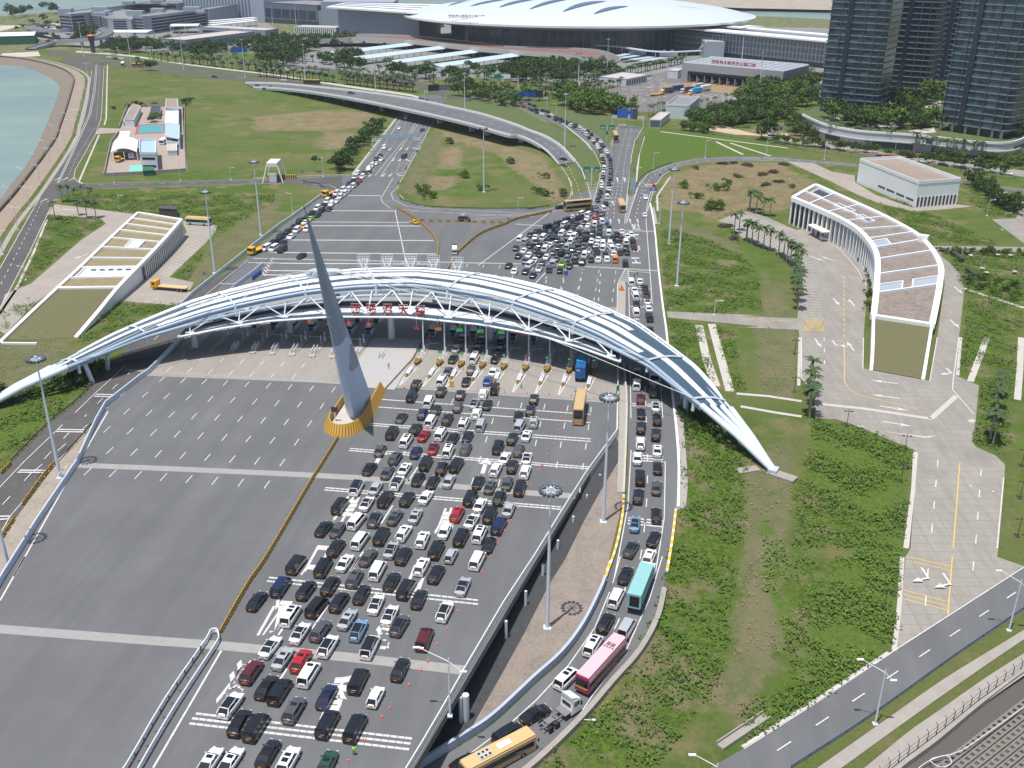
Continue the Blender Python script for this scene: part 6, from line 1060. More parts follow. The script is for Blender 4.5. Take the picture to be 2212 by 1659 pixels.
# ---- curved white administration building
fz2 = [10.5, 10.4, 10.3, 10.2, 10, 9.8, 9.5, 8.8, 7.6, 5.6, 3.4]
Lim = [('H', 395, 553), ('H', 560, 622), ('H', 760, 712), ('H', 905, 800), ('H', 1000, 900), ('H', 1050, 990), ('H', 1062, 1080), ('H', 1058, 1180), ('H', 1050, 1300), ('H', 1040, 1400), ('H', 1030, 1480)]
Rim = [('H', 575, 452), ('H', 780, 545), ('H', 1060, 672), ('H', 1260, 775), ('H', 1365, 838), ('H', 1460, 925), ('H', 1520, 1010), ('H', 1560, 1110), ('H', 1550, 1230), ('H', 1525, 1380), ('H', 1490, 1550)]
LT = smooth_line([PA(k, x, y, z) for (k, x, y), z in zip(Lim, fz2)], 4); RT = smooth_line([PA(k, x, y, z) for (k, x, y), z in zip(Rim, fz2)], 4)
wh = mat("bright_white_wall", (.72, .75, .78)); t = thing("curved_office", LT[0], "long curving white office with planted brown roof sloping into the lawn", "building")
dn_ = lambda p: Vector((p.x, p.y, -.2)); n_ = len(LT)
q = MB(); q.grid([[dn_(a)+Vector((0, 0, 0)), a-Vector((0, 0, 1.3))] for a in [l.lerp(r, .05) for l, r in zip(LT, RT)]]); q.build("glazed_front", mat("office_glass", (.05, .06, .07), .2), t)
q = MB(); q.grid([[b, dn_(b)] for b in RT]); q.grid([[dn_(LT[0].lerp(RT[0], .05)), LT[0].lerp(RT[0], .05)], [dn_(RT[0]), RT[0]]]); q.build("rear_wall", wh, t)
q = MB(); q.strip([l.lerp(r, .03)+Vector((0, 0, -.7)) for l, r in zip(LT, RT)][::-1], [l.lerp(r, .97)+Vector((0, 0, -.7)) for l, r in zip(LT, RT)][::-1]); q.build("roof_planting", mat("roof_soil", (.23, .185, .16), .95, noise=(.18, .8, (.12, .115, .10)), n2=(.8, .6, (.32, .26, .23))), t)
q = MB(); q.wall(LT, 1.7, -1.5, .12); q.build("roof_rim", wh, t); q = MB(); q.wall(RT, 1.7, -1.5, .12); q.build("roof_rim", wh, t); q = MB(); q.wall([LT[0], RT[0]], 1.5, -1.2, .10); q.build("roof_rim", wh, t); q = MB(); q.wall([LT[-1], RT[-1]], 1.6, -2, .10); q.build("roof_rim", wh, t)
for i in (3, 6, 9, 12, 15, 18, 22, 27, 32): q = MB(); q.wall([LT[i].lerp(RT[i], .04), LT[i].lerp(RT[i], .96)], .55, -1.2, -.02); q.build("roof_beam", wh, t)
q = MB(); m_ = [l.lerp(r, .5) for l, r in zip(LT, RT)]; q.wall(m_[0:10], .5, -1.2, -.03); q.build("roof_beam", wh, t)
for i, a, b in ((1, .55, .9), (5, .45, .62), (8, .42, .6), (16, .05, .35), (30, .04, .4), (30, .56, .96)):
 P1, P2, P3, P4 = LT[i].lerp(RT[i], a), LT[i].lerp(RT[i], b), LT[i+2].lerp(RT[i+2], b), LT[i+2].lerp(RT[i+2], a)
 q = MB()
 for s, e in ((P1, P2), (P2, P3), (P3, P4), (P4, P1)): q.wall([s, e], .35, -1.0, .02)
 q.build("skylight_frame", wh, t); q = MB(); q.quad(P1-Vector((0, 0, .55)), P4-Vector((0, 0, .55)), P3-Vector((0, 0, .55)), P2-Vector((0, 0, .55))) ; q.build("skylight_well", PGW if i > 14 else DSTEEL, t)
fr_ = resample(LT[:26], 2.9)
for p in fr_[:58]:
 i = min(range(n_), key=lambda j: (LT[j]-p).length); dd = (RT[i]-LT[i]); dd.z = 0; dd.normalize(); q = MB(); q.box((p.x+dd.x*.3, p.y+dd.y*.3, -.2), (.55, 1.5, p.z-.9), atan2(dd.y, dd.x)+pi/2); q.build("fin", wh, t)
q = MB(); cpn = PA('H', 630, 800, 3.6); dd = (LT[9]-LT[6]).normalized(); q.box((cpn.x, cpn.y, 3.4), (11, 6.5, .5), atan2(dd.y, dd.x)); q.build("entrance_canopy", mat("cream_canopy", (.72, .69, .60)), t)
for s in (-4.5, 4.5): q = MB(); q.box((cpn.x+dd.x*s, cpn.y+dd.y*s+1, 0), (.5, .5, 3.4)); q.build("canopy_post", wh, t)
q = MB(); p = PA('H', 1420, 885, 10); q.box((p.x, p.y, 8.8), (3, 2.4, 2.6), -.6); q.build("roof_hut", wh, t)
q = MB(); q.wall(smooth_line([LT[-1], PA('L', 1022, 100, 2), PA('L', 1010, 255, .3)], 5), .8, -2.5, .1); q.build("ramp_wall", wh, t); q = MB(); q.wall(smooth_line([RT[-1], PA('L', 1440, 200, 1.6), PA('L', 1418, 328, .3)], 5), .8, -2.5, .1); q.build("ramp_wall", wh, t)
gL = [LT[-1]-Vector((0, 0, .8)), PA('L', 1012, 253, .14)]; gR = [RT[-1]-Vector((0, 0, .8)), PA('L', 1415, 326, .14)]; q = MB(); q.strip(gR, gL); q.build("grass_ramp", mat("ramp_turf", (.13, .12, .055), .95, noise=(.12, .7, (.09, .125, .04)), n2=(1, .4, (.18, .14, .09))), t)
# ---- left wedge building
zl = [6.8, 6.6, 5.6, 4.9, 3.4, .25]
LL = [PA('E', x, y, z) for (x, y), z in zip(((1085, 230), (900, 400), (645, 645), (455, 820), (250, 1010), (5, 1245)), (6.8, 6.2, 4.6, 3.6, 2.0, .3))]; RR = [PA('E', x, y, z) for (x, y), z in zip(((1425, 285), (1290, 440), (1100, 640), (930, 815), (770, 1010), (597, 1212)), (6.8, 6.4, 5.6, 4.4, 2.6, .3))]
L6, R6 = smooth_line(LL, 4), smooth_line(RR, 4); t = thing("wedge_building", LL[0], "long white wedge building with ribbed grassy roof at the left", "building"); m1 = [l.lerp(r, .5) for l, r in zip(L6, R6)]
q = MB(); q.wall(L6, 1.0, -.9, .1); q.build("roof_rim", wh, t); q = MB(); q.wall(R6, 1.2, -.9, .1); q.build("roof_rim", wh, t); q = MB(); q.wall([L6[0], R6[0]], 1.0, -.8, .08); q.build("roof_rim", wh, t)
q = MB(); q.grid([[a, dn_(a)] for a in R6]); q.grid([[dn_(a), a] for a in L6]); q.grid([[dn_(L6[0]), L6[0]], [dn_(R6[0]), R6[0]]]); q.build("wall", wh, t)
q = MB(); q.strip([p-Vector((0, 0, .5)) for p in L6[:13]][::-1], [p-Vector((0, 0, .5)) for p in R6[:13]][::-1]); q.build("roof_planting", mat("dry_roof", (.26, .205, .12), .95, noise=(.3, .7, (.13, .15, .05)), n2=(1.4, .4, (.34, .27, .18))), t)
q = MB(); q.strip([p-Vector((0, 0, .5)) for p in L6[12:]][::-1], [p-Vector((0, 0, .5)) for p in R6[12:]][::-1]); q.build("grass_ramp", mat("ramp_turf", (.13, .12, .055)), t)
def at_(L_, f): f *= 12; i = min(11, int(f)); return L_[i].lerp(L_[i+1], f-i)
for f in (.09, .18, .27, .37, .47, .58, .69, .84): q = MB(); q.wall([at_(L6, f), at_(R6, f)], .5, -.7, .02); q.build("roof_beam", wh, t)
q = MB(); q.wall([L6[12], R6[12]], 1.2, -.9, .03); q.build("roof_beam", wh, t)
def well(f0, f1, s0, s1, dark):
 c = [at_(L6, f0).lerp(at_(R6, f0), s0), at_(L6, f0).lerp(at_(R6, f0), s1), at_(L6, f1).lerp(at_(R6, f1), s1), at_(L6, f1).lerp(at_(R6, f1), s0)]; q = MB(); up_v = Vector((0, 0, .45))
 q.quad(*[p-up_v for p in (c[0], c[3], c[2], c[1])]); q.build("courtyard_floor", DSTEEL if dark else LWALL, t); q = MB()
 for a, b in zip(c, c[1:]+c[:1]): q.wall([a, b], .3, -.5, .05)
 q.build("courtyard_rim", wh, t); return c
well(.37, .46, .42, .68, False); c = well(.70, .835, .1, .97, False)
for i in range(5): a, b = c[0].lerp(c[1], .15+i*.17), c[0].lerp(c[1], .25+i*.17); q = MB(); q.wall([a+Vector((0, -1.6, -.35)), b+Vector((0, -1.6, -.35))], .8, 0, .08); q.build("courtyard_window", GLASS, t)
for i in range(26):
 a = at_(R6, .03+i*.024); q = MB(); nn = (R6[3]-R6[0]); nn.z = 0; nn.normalize(); q.box((a.x+nn.y*-.05+.55, a.y-.25, 0), (.35, .5, a.z-.6), atan2(nn.y, nn.x)+pi/2); q.build("fin", WHITE, t)
 q = MB(); b = at_(R6, .042+i*.024); q.box((b.x+.56, b.y-.25, .2), (1.1, .12, max(.5, b.z-1.6)), atan2(nn.y, nn.x)); q.build("window", GLASS, t)
q = MB(); q.wall([PA('E', 5, 1245, .2), PA('E', 20, 1262, .2), PA('E', 290, 1265, .2)], .6, -.3, .3); q.build("garden_wall", wh, t)
p = P('E', 1325, 255); tag(building("small_pavilion", [PA('E', 1255, 262, 0), PA('E', 1395, 270, 0), PA('E', 1395, 240, 0), PA('E', 1260, 235, 0)], 0, 3, "x", "building", mat("dark_shed", (.08, .07, .07)), mat("dark_shed", (.08, .07, .07)), .2), "dark flat shed behind the left wedge building", "shed")
# ---- compound at upper left
def hut(k, pts, top, label, wm=LWALL, rm=CONCL, par=.4, sl_=0):
 P_ = [PA(k, x, y, 0) for x, y in pts]; A, B = P_[0], P_[1]; n = Vector((-(B-A).y, (B-A).x, 0)).normalized(); h = zat(A, *top); P_ = [A, B]+([PA(k, x, y, 0) for x, y in pts[2:]]); t = building("compound_block", P_, 0, h, label, "building", wm, rm, par)
 if sl_: bandrow(t, A, B, 1.2, h/sl_, sl_, 1.1, GLASS, .1, .9)
 return t
hut('A', [(985, 995), (1060, 1000), (1112, 890), (1055, 870)], ('A', 985, 940), "low block with brown roof at the compound's upper left corner", rm=BRF)
hut('A', [(1180, 935), (1260, 940), (1270, 870), (1195, 865)], ('A', 1180, 905), "dark-roofed shed beside the small garden in the compound", mat("shed_grey", (.2, .21, .23)), mat("dark_corrugated", (.06, .065, .08), .6))
hut('A', [(1310, 1155), (1420, 1175), (1420, 1060), (1315, 1045)], ('A', 1310, 1075), "front part of the long white block with blue terrace", rm=mat("blue_terrace", (.35, .50, .70)), sl_=2)
hut('A', [(1305, 1045), (1412, 1050), (1412, 940), (1312, 940)], ('A', 1305, 975), "middle part of the long white block with panelled roof", rm=LWALL)
hut('A', [(1312, 935), (1412, 940), (1405, 860), (1318, 860)], ('A', 1312, 850), "rear part of the long white block with rusty roof", rm=BRF)
hut('A', [(1118, 1335), (1245, 1338), (1240, 1225), (1118, 1225)], ('A', 1118, 1215), "square white two-storey block with blue terrace roof in the compound", rm=mat("blue_terrace", (.35, .50, .70)), par=1.2, sl_=2)
t = hut('A', [(1322, 1228), (1395, 1225), (1395, 1170), (1325, 1170)], ('A', 1322, 1190), "tiny pitched-roof house in the compound"); 
t = hut('A', [(975, 992), (1050, 990), (1045, 965), (975, 965)], ('A', 975, 965), "tiny lean-to at the compound gate", GWALL); t = hut('A', [(1130, 1385), (1215, 1380), (1215, 1350), (1135, 1350)], ('A', 1130, 1345), "small dark green utility cabinet on a slab below the compound", mat("cabinet_green", (.03, .12, .08)), mat("cabinet_green", (.03, .12, .08)), .1); t["category"] = "cabinet"
a = [PA('A', 870, 1195, 4.2), PA('A', 1075, 1195, 4.2)]; b = [PA('A', 900, 1105, 4.2), PA('A', 1085, 1100, 4.2)]; t = thing("arched_canopy", P('A', 970, 1260), "large white arched canopy sheltering trucks in the compound", "canopy"); q = MB(); q.grid([[p.lerp(s, i/8)+Vector((0, 0, 1.6*sin(pi*i/8))) for i in range(9)] for p, s in zip(a, b)]+[], 0); q.v = []; q.f = []; q.m = []
q.grid([[a[0].lerp(a[1], i/8)+Vector((0, 0, 1.8*sin(pi*i/8))) for i in range(9)], [b[0].lerp(b[1], i/8)+Vector((0, 0, 1.8*sin(pi*i/8))) for i in range(9)]]); q.build("canopy_roof", WHITE, t)
q = MB(); c = [PA('A', 925, 1100, 4), PA('A', 1010, 1095, 4), PA('A', 1025, 1030, 4), PA('A', 945, 1035, 4)]; q.prism([tuple(p)[:2] for p in c], 3.8, 4.1); q.build("canopy_roof", WHITE, t)
for p in a+b+[a[0].lerp(a[1], .5)]: q = MB(); q.box((p.x, p.y, 0), (.3, .3, 4.2)); q.build("post", LSTEEL, t)
t = thing("compound_wall", P('A', 820, 1388), "low grey boundary wall round the compound", "wall"); q = MB(); q.wall(PL('A', [(940, 1010), (1010, 830)]), .3, 0, 1.8); q.wall(PL('A', [(935, 1050), (875, 1130), (820, 1388), (1100, 1375), (1460, 1350), (1450, 838), (1110, 842)]), .3, 0, 1.6); q.build("wall_panel", CONC, t)
CARC = dict(w=("white", (.80, .81, .82)), k=("black", (.010, .011, .014)), g=("dark grey", (.075, .08, .09)), l=("silver", (.40, .42, .45)), r=("red", (.40, .012, .018)), n=("navy blue", (.010, .018, .07)), d=("maroon", (.10, .012, .018)), b=("light blue", (.16, .30, .47)), B=("blue", (.015, .09, .32)), y=("lime green", (.36, .70, .04)), o=("orange", (.75, .20, .02)), Y=("yellow", (.72, .42, .03)), G=("dark green", (.02, .07, .04)))
PAINT = {k: mat("car_paint_"+v[0].replace(" ", "_"), v[1], .32 if k != 'w' else .4, .0, coat=.8, spec=.5) for k, v in CARC.items()}
TYRE = mat("tyre", (.018, .018, .018), .8); HUB = mat("alloy", (.35, .36, .38), .3, .8); TAIL = mat("tail_lens", (.28, .01, .01), .3); HEAD = mat("head_lens", (.65, .68, .70), .15); PLT = mat("yellow_plate", (.55, .33, .02), .6)
CT = dict(s=dict(L=4.85, W=1.86, nm="saloon", belt=[(0, .55, .66), (.02, .64, .80), (.05, .71, .89), (.12, .82, .97), (.27, .95, 1), (.5, .97, 1), (.80, .99, .99), (.92, .97, .95), (.975, .93, .88), (.995, .84, .78), (1, .66, .72)], ws=.27, rt0=.40, rt1=.68, rg=.87, H=1.44),
  u=dict(L=4.75, W=1.90, nm="off-road car", belt=[(0, .66, .70), (.015, .80, .84), (.04, .90, .92), (.10, 1.0, .98), (.25, 1.08, 1), (.5, 1.10, 1), (.85, 1.12, .99), (.95, 1.08, .96), (.985, 1.0, .90), (1, .82, .82)], ws=.25, rt0=.38, rt1=.84, rg=.97, H=1.68),
  m=dict(L=5.0, W=1.88, nm="people carrier", belt=[(0, .68, .74), (.01, .82, .85), (.03, .94, .93), (.07, 1.02, .97), (.13, 1.08, 1), (.5, 1.12, 1), (.9, 1.12, 1), (.97, 1.10, .97), (.99, 1.04, .93), (1, .88, .88)], ws=.12, rt0=.28, rt1=.93, rg=.985, H=1.92),
  h=dict(L=3.9, W=1.68, nm="hatchback", belt=[(0, .62, .82), (.03, .82, .92), (.12, .92, .98), (.24, .98, 1), (.5, 1.0, 1), (.88, 1.0, .98), (1, .80, .88)], ws=.22, rt0=.38, rt1=.84, rg=.97, H=1.55))
def car_parts(k):
 c = CT[k]; L, Wd, H = c['L'], c['W'], c['H']; hw = Wd/2; yf = lambda f: L/2-f*L; b = MB(); rows = []
 for f, z, wf in c['belt']:
  y = yf(f); w_ = hw*wf; lo = .34 if f in (0, 1) else .20
  rows.append([(-w_*.9, y, lo), (-w_, y, .50), (-w_*.985, y, z-.10), (-w_*.90, y, z), (0, y, z+.035), (w_*.90, y, z), (w_*.985, y, z-.10), (w_, y, .50), (w_*.9, y, lo)])
 b.grid(rows, closed=True); b.add(rows[0], [tuple(range(9))]); b.add(rows[-1], [tuple(range(9))[::-1]])
 zb = np.interp([c['ws'], c['rg']], [x[0] for x in c['belt']], [x[1] for x in c['belt']]); by0, by1, ty0, ty1 = yf(c['ws']), yf(c['rg']), yf(c['rt0']), yf(c['rt1'])
 bw, tw = hw*.90, hw*.74 if k != 'm' else hw*.80; ym = (ty0+ty1)/2; zt = H-.05
 g = [[(-tw*.96, ty0+.02, zt-.015), (0, ty0+.07, zt+.03), (tw*.96, ty0+.02, zt-.015)], [(-tw, ym, zt), (0, ym, zt+.06), (tw, ym, zt)], [(-tw*.95, ty1-.02, zt-.02), (0, ty1-.07, zt+.02), (tw*.95, ty1-.02, zt-.02)]]
 b.grid([r[::-1] for r in g]); b.grid([[ (x, y, z-.09) for x, y, z in r] for r in g])
 ed = [g[0][0], g[0][1], g[0][2], g[1][2], g[2][2], g[2][1], g[2][0], g[1][0]]; b.grid([[p, (p[0], p[1], p[2]-.09)] for p in ed+[ed[0]]])
 for s in (-1, 1):
  for (ya, za), (yb, zb_), w_ in (((by0, zb[0]), (ty0, zt-.03), .05), ((by1, zb[1]), (ty1, zt-.03), .07 if k == 's' else .10), ((yf(.52), 1.0), (yf(.53), zt-.03), .035)):
   b.tube((s*bw*.985, ya, za-.03), (s*tw*.985, yb, zb_), w_, w_*.8, 4)
 gl = MB(); B0 = [(-bw*.97, by0, zb[0]), (bw*.97, by0, zb[0]), (bw*.98, (by0+by1)/2, zb[0]+.03), (bw*.95, by1, zb[1]), (-bw*.95, by1, zb[1]), (-bw*.98, (by0+by1)/2, zb[0]+.03)]
 T0 = [(-tw*.95, ty0, zt-.05), (tw*.95, ty0, zt-.05), (tw*.98, ym, zt-.03), (tw*.93, ty1, zt-.06), (-tw*.93, ty1, zt-.06), (-tw*.98, ym, zt-.03)]
 gl.grid([B0, T0], closed=True); gl.f = [f[::-1] for f in gl.f]
 out = dict(body=b, windows=gl)
 wz = .33 if k in 'sh' else .36; wm_ = MB(); wm_.tube((-.11, 0, 0), (.11, 0, 0), wz, n=14); wm_.tube((-.122, 0, 0), (.122, 0, 0), wz*.58, n=10, mi=1); out['wheel'] = wm_; out['wpos'] = [(s*(hw-.12), yf(f), wz) for s in (-1, 1) for f in (.19, .80)]
 tl = MB(); tl.box((0, 0, -.06), (.34 if k == 's' else .2, .06, .13 if k == 's' else .34)); out['tail_light'] = tl; tz = {'s': .80, 'u': .92, 'm': 1.0, 'h': .85}[k]; out['tpos'] = [(s*hw*.66, -L/2-.005 if k == 's' else -L/2+.02, tz) for s in (-1, 1)]
 hl = MB(); hl.box((0, 0, -.05), (.36, .08, .12)); out['headlight'] = hl; out['hpos'] = [(s*hw*.66, L/2-.03, {'s': .64, 'u': .78, 'm': .76, 'h': .70}[k]) for s in (-1, 1)]
 mr = MB(); mr.box((0, 0, 0), (.22, .10, .15)); out['mirror'] = mr; out['mpos'] = [(s*(hw+.06), by0-.25, .98 if k == 's' else 1.1) for s in (-1, 1)]
 pl = MB(); pl.box((0, 0, -.06), (.5, .03, .13)); out['plate'] = pl; out['ppos'] = [(0, -L/2-.02, {'s': .62, 'u': .72, 'm': .80, 'h': .66}[k])]
 ro = (ym, ty0, ty1, tw, zt)
 for nm, y0, y1, wf in (("glass_roof", ty0-.02, ty1+.06, .88), ("sunroof", ty0-.12, ty0-.72, .60), ("second_sunroof", ty0-1.0, ty0-1.7, .60), ("black_roof", ty0, ty1+.03, .97)):
  q = MB(); zz_ = lambda x, y: zt+.06*(1-(abs(x)/tw)**2)*(1-.55*((y-ym)/((ty0-ty1)/2))**2)+.012-.02*((y-ym)/((ty0-ty1)/2))**2
  q.grid([[(x*tw*wf, y, zz_(x*tw*wf, y)+.012) for x in (1, .5, 0, -.5, -1)] for y in np.linspace(y0, y1, 5)]); out[nm] = q
 return out
def mesh_of(mb, name, mats):
 me = bpy.data.meshes.new(name); me.from_pydata(mb.v, [], mb.f)
 for m in mats: me.materials.append(m)
 if len(mats) > 1: me.polygons.foreach_set("material_index", mb.m)
 me.update(); return me
CP = {k: car_parts(k) for k in CT}; CM = {}
def cmesh(k, part, m):
 key = (k, part, m.name if m else '')
 if key not in CM: CM[key] = mesh_of(CP[k][part], part, [TYRE, HUB] if part == 'wheel' else [m])
 return CM[key]
def put(name, me, parent, loc=(0, 0, 0)): o = bpy.data.objects.new(name, me); COL.objects.link(o); o.parent = parent; o.location = loc; return o
CARS = {
'J': "sg1090,38 ug1270,30s sw1445,45 mw1041,118s sk1232,118 sB1405,110 mk1444,180 uk840,143 uk1036,200 uk1185,228 uw1372,228 mk805,238 mw937,283 uk1765,260 sl1296,290p sk1397,302 ug1165,320 un890,375 uk993,348 uk1736,350 uw1315,370 sk1642,390 sg724,402p mw954,437 uk1085,418 ul1762,438s mw1213,458d ml1346,467 ml1652,473 mk650,527 uk835,495 sr901,543s mw1033,535s sk1130,563 sk1244,550 sw1706,543s uk1597,570 mw761,590d sr973,643x ug1228,650 mk1492,640 sg556,658 sn837,673 mw1092,670d ug1637,660 sw1709,722p sw1532,722 ug675,722s mk916,767 mk1156,780 sk472,802p uk1040,803 sw748,805s sg612,833 uk1594,788 uw1466,810 uw1696,830 sk855,885s sk969,910 sl1097,900 uw688,918x sk1328,908s sg1421,945s sg1555,918 mw371,957x sl520,957 mk1655,962 mk601,1050 uk769,1043s sw916,1027 mk1265,1040 uk1492,1036 sw450,1077p mk241,1100 sw1341,1090 sl1568,1123 ur1160,1163s mk1419,1170 sl832,1175s sg672,1185s ug512,1205p mw372,1220 sw1276,1215p mn1489,1257 sk112,1272p sg226,1282 sw1063,1292 uw741,1312s mk566,1338 mk1193,1347 mw1338,1322d mw399,1372 uw888,1363s sk1410,1400 uk208,1428 sl641,1442p uk738,1490 mk995,1452 hl1111,1490 mw1320,1528 sg461,1500 sw278,1543s mk108,1583 uw884,1570s",
'N': "mk780,55 mw1420,103 uk1880,130 ug1237,165s sk1530,185p mk1645,250 sl2090,225x mn658,230 uk858,257 uk1047,222 sk1295,285 sk1745,322 uk1118,350 mk942,390 sw1408,365p sk474,338 uw1948,425p mw737,458d sl1182,482s sw1516,450p ug1592,535p sw810,590p ug970,575 ub1268,573p uw1030,697p mw1360,705x md1788,642s sw577,700p sl676,790s ur817,812s ud427,900 mw880,920s sk1597,875 mk1268,970 sk546,1015s mk652,1055s sn1022,1090s hw1404,1095 ug762,1200s uw265,1160p uk335,1300s mk466,1335 mk1024,1310s mk1243,1340s sk557,1537s sw100,1600s sw262,1600s uw715,1600d sG1018,1625s",
'F': "sg1645,1215 sk1797,1228 uk1955,1235 sl1600,1300 sg1765,1300 sk1940,1310 sk1573,1378p mw1738,1378s sk1905,1378",
'K': "sg803,48 mw804,150s mk928,205 ud834,260s sw953,318p sk838,370 uk962,420 uk837,485s uk955,538 uw833,607 sw966,663s sw809,722 sk967,795 mk829,880 sg961,955 uk815,1025 uk957,1175s sb790,1240p sk938,1357s ug760,1440p uw900,1505s",
'O': "sk1600,138s mw1528,322 uk1445,515s ml1608,560 mw1345,695d mw1138,955d sk890,1230p mk680,1395 sk350,1610",
'G': "sw968,20 sw1022,45 sn962,65 sk952,95 sk1018,70 mw1013,108 sk940,130 sk1003,158 ul915,185 mw980,200 mk877,215 sg925,228 mw815,240 mw868,247 sg978,240 sw740,265 mk800,272 ur910,258 sw870,277 sn960,265 mk700,288 sr930,290 sk755,298 mw968,300 sk840,308 sg765,320 mk630,318 mw690,325 mw915,318 sw860,330 mk552,342 mk610,355 uk700,343 sw822,350 sg890,352 sk955,340 sk1030,350 sg465,372 sk518,383 uk625,375 sg740,357 sk410,403 sg565,395 mw662,395 sw725,393 mk790,390 sk845,395 sk900,392 mk955,375 mw1028,392 sw1122,378 sw1190,400 sk1095,400 sw450,423 mw515,425 uk590,425 mw762,415 sk900,420 mk850,435 mk945,410 sw1165,415 mw330,438 sk553,450 sn622,443 uk697,432 sg797,437 sw895,452 sw942,440 uk992,438 sk1058,430 sd1138,438 uk1215,455 ml373,460 sk455,460 sg663,465 mw730,458 sk1100,460 mw1160,465 mw960,470 mw1035,478 sw570,483 sk485,485 sn410,490 uk790,480 sg840,495 sk885,492 sw930,495 sk297,507 sk630,503 ml697,503 sw1100,497 sk1160,497 sd1225,500 mw528,515 mw983,512 mw1045,512 sg453,525 sg752,517 sw362,528 sg800,525 sw870,530p uk930,525 sg590,540 mk653,550 mg1118,540 sk1170,540 mw835,560 sg770,570 sG707,555 sw400,562 sk485,557 sw540,578 sk1000,560 sw1070,553 sk930,560 sk317,568 sg615,592 sg695,592 sw445,602 sg368,608s sk880,595 uw945,598s uw1012,598 mo1078,600 sk758,607 sg505,622s ml585,632 mw412,640 sy660,630p uk818,623 mk1157,633 sk240,645 sk718,647 sw480,670p mg557,675 sw283,690 sn373,690 sk641,683 sn430,720 mw1200,780 sw1270,770 sk1310,820 sw1225,838 sk1323,873 mw1235,887 sw1330,927p sk1244,947 sw1338,985 mw1240,1018 mk1345,1058 sl1245,1087 sk1350,1150 sw1308,247 sk650,187",
'C': "sk120,810 sk172,815 sr137,835 sk215,830 sg180,850 sk200,862 sk235,858 sk282,865 sk237,880 sk320,875 sw275,893 sk330,910 sw352,900 sk390,920 sk425,932 sk385,937 sk430,950 sg462,948 sk500,965 sn470,968 sk540,975 mw505,985 sw575,995 mk540,1000 sw600,1018 sl565,1012 uk637,1030 sl600,1030 sk668,1052 mw628,1055 sk648,1078 sk716,1093 sw680,1100 sw740,1110 sk692,1120 sk752,1133 sw712,1135 mk765,1155 sw720,1158 sw780,1175 sd738,1178 sw792,1192 sk742,1200 ug800,1220 sw750,1222 sk755,1240 uk815,1250 sk762,1265 sn820,1285 sn768,1290 sk820,1308 mw768,1322 sk825,1330 sk765,1340 uk822,1355 mw762,1365 sk820,1375 sd760,1385 uk818,1402 sk758,1402 sk808,1440 uw750,1440 sk445,1248 sw1095,1545",
'B': "mw1200,922 sw1148,1003 sk1330,1020 mw1030,1157 mk1186,1228 sk998,1218 uk967,1248 sw1008,1250 sw967,1280 mw935,1300 mw910,1325 sk880,1355 sk900,1350 mw825,1363 mw860,1387 mw805,1390 sk785,1418 sr835,1418 sn760,1435 sk815,1438 sn742,1462 mw785,1462 mw705,1490 mw750,1490 mw720,1520 mw655,1518 mw685,1545 sk627,1555 sw655,1575 mw582,1578 mw615,1602 sk552,1610 mw508,1633 sk580,1637 sk545,1650 sw240,627 sk770,727 sk1055,738",
'F2': "sk470,232 uk497,255 uk430,260 sy450,275 mk368,300 sw413,305 sk320,338 hY393,340 mw345,368 mw425,360 uk268,380 mk216,422 sw297,418 uk163,465 sk230,468 mw103,510 mw162,513 mk228,522 sk380,570 sY1265,303 mk1660,285",
'D': "hw493,1135 sk650,1155 uw1420,1265 sk1577,1290 sk1740,1315 uw2083,1360", 'H': "uw662,878", 'A': "sw855,447 sk910,460 sw948,458 sk1225,497 sk1685,600"}
import re
neck = PA('G', 960, 190)
Cpath = [PA('C', x, y) for x, y in ((790, 1700), (780, 1450), (790, 1280), (730, 1120), (640, 1035), (500, 970), (300, 880), (150, 825), (50, 800))]
Rpath = [P(k, x, y) for k, x, y in (('O', 100, 1700), ('O', 640, 1400), ('O', 1000, 1140), ('O', 1300, 790), ('O', 1520, 420), ('K', 740, 1659), ('K', 850, 1400), ('K', 880, 1000), ('K', 885, 500), ('K', 870, 0), ('G', 1290, 1100), ('G', 1250, 700))]
Bpath = [PA(k, x, y) for k, x, y in (('B', 1260, 800), ('B', 1150, 1000), ('B', 980, 1250), ('B', 800, 1420), ('B', 640, 1550), ('F', 500, 230), ('F', 330, 340), ('F', 180, 450), ('F', 30, 540))]
Bl = [PA('D', 200, 1090), PA('D', 900, 1185), PA('D', 1500, 1268), PA('D', 2212, 1365)]
def tangent(path, p):
 i = min(range(len(path)-1), key=lambda j: ((path[j]+path[j+1])/2-p).length); return (path[i+1]-path[i]).normalized()
cars = []
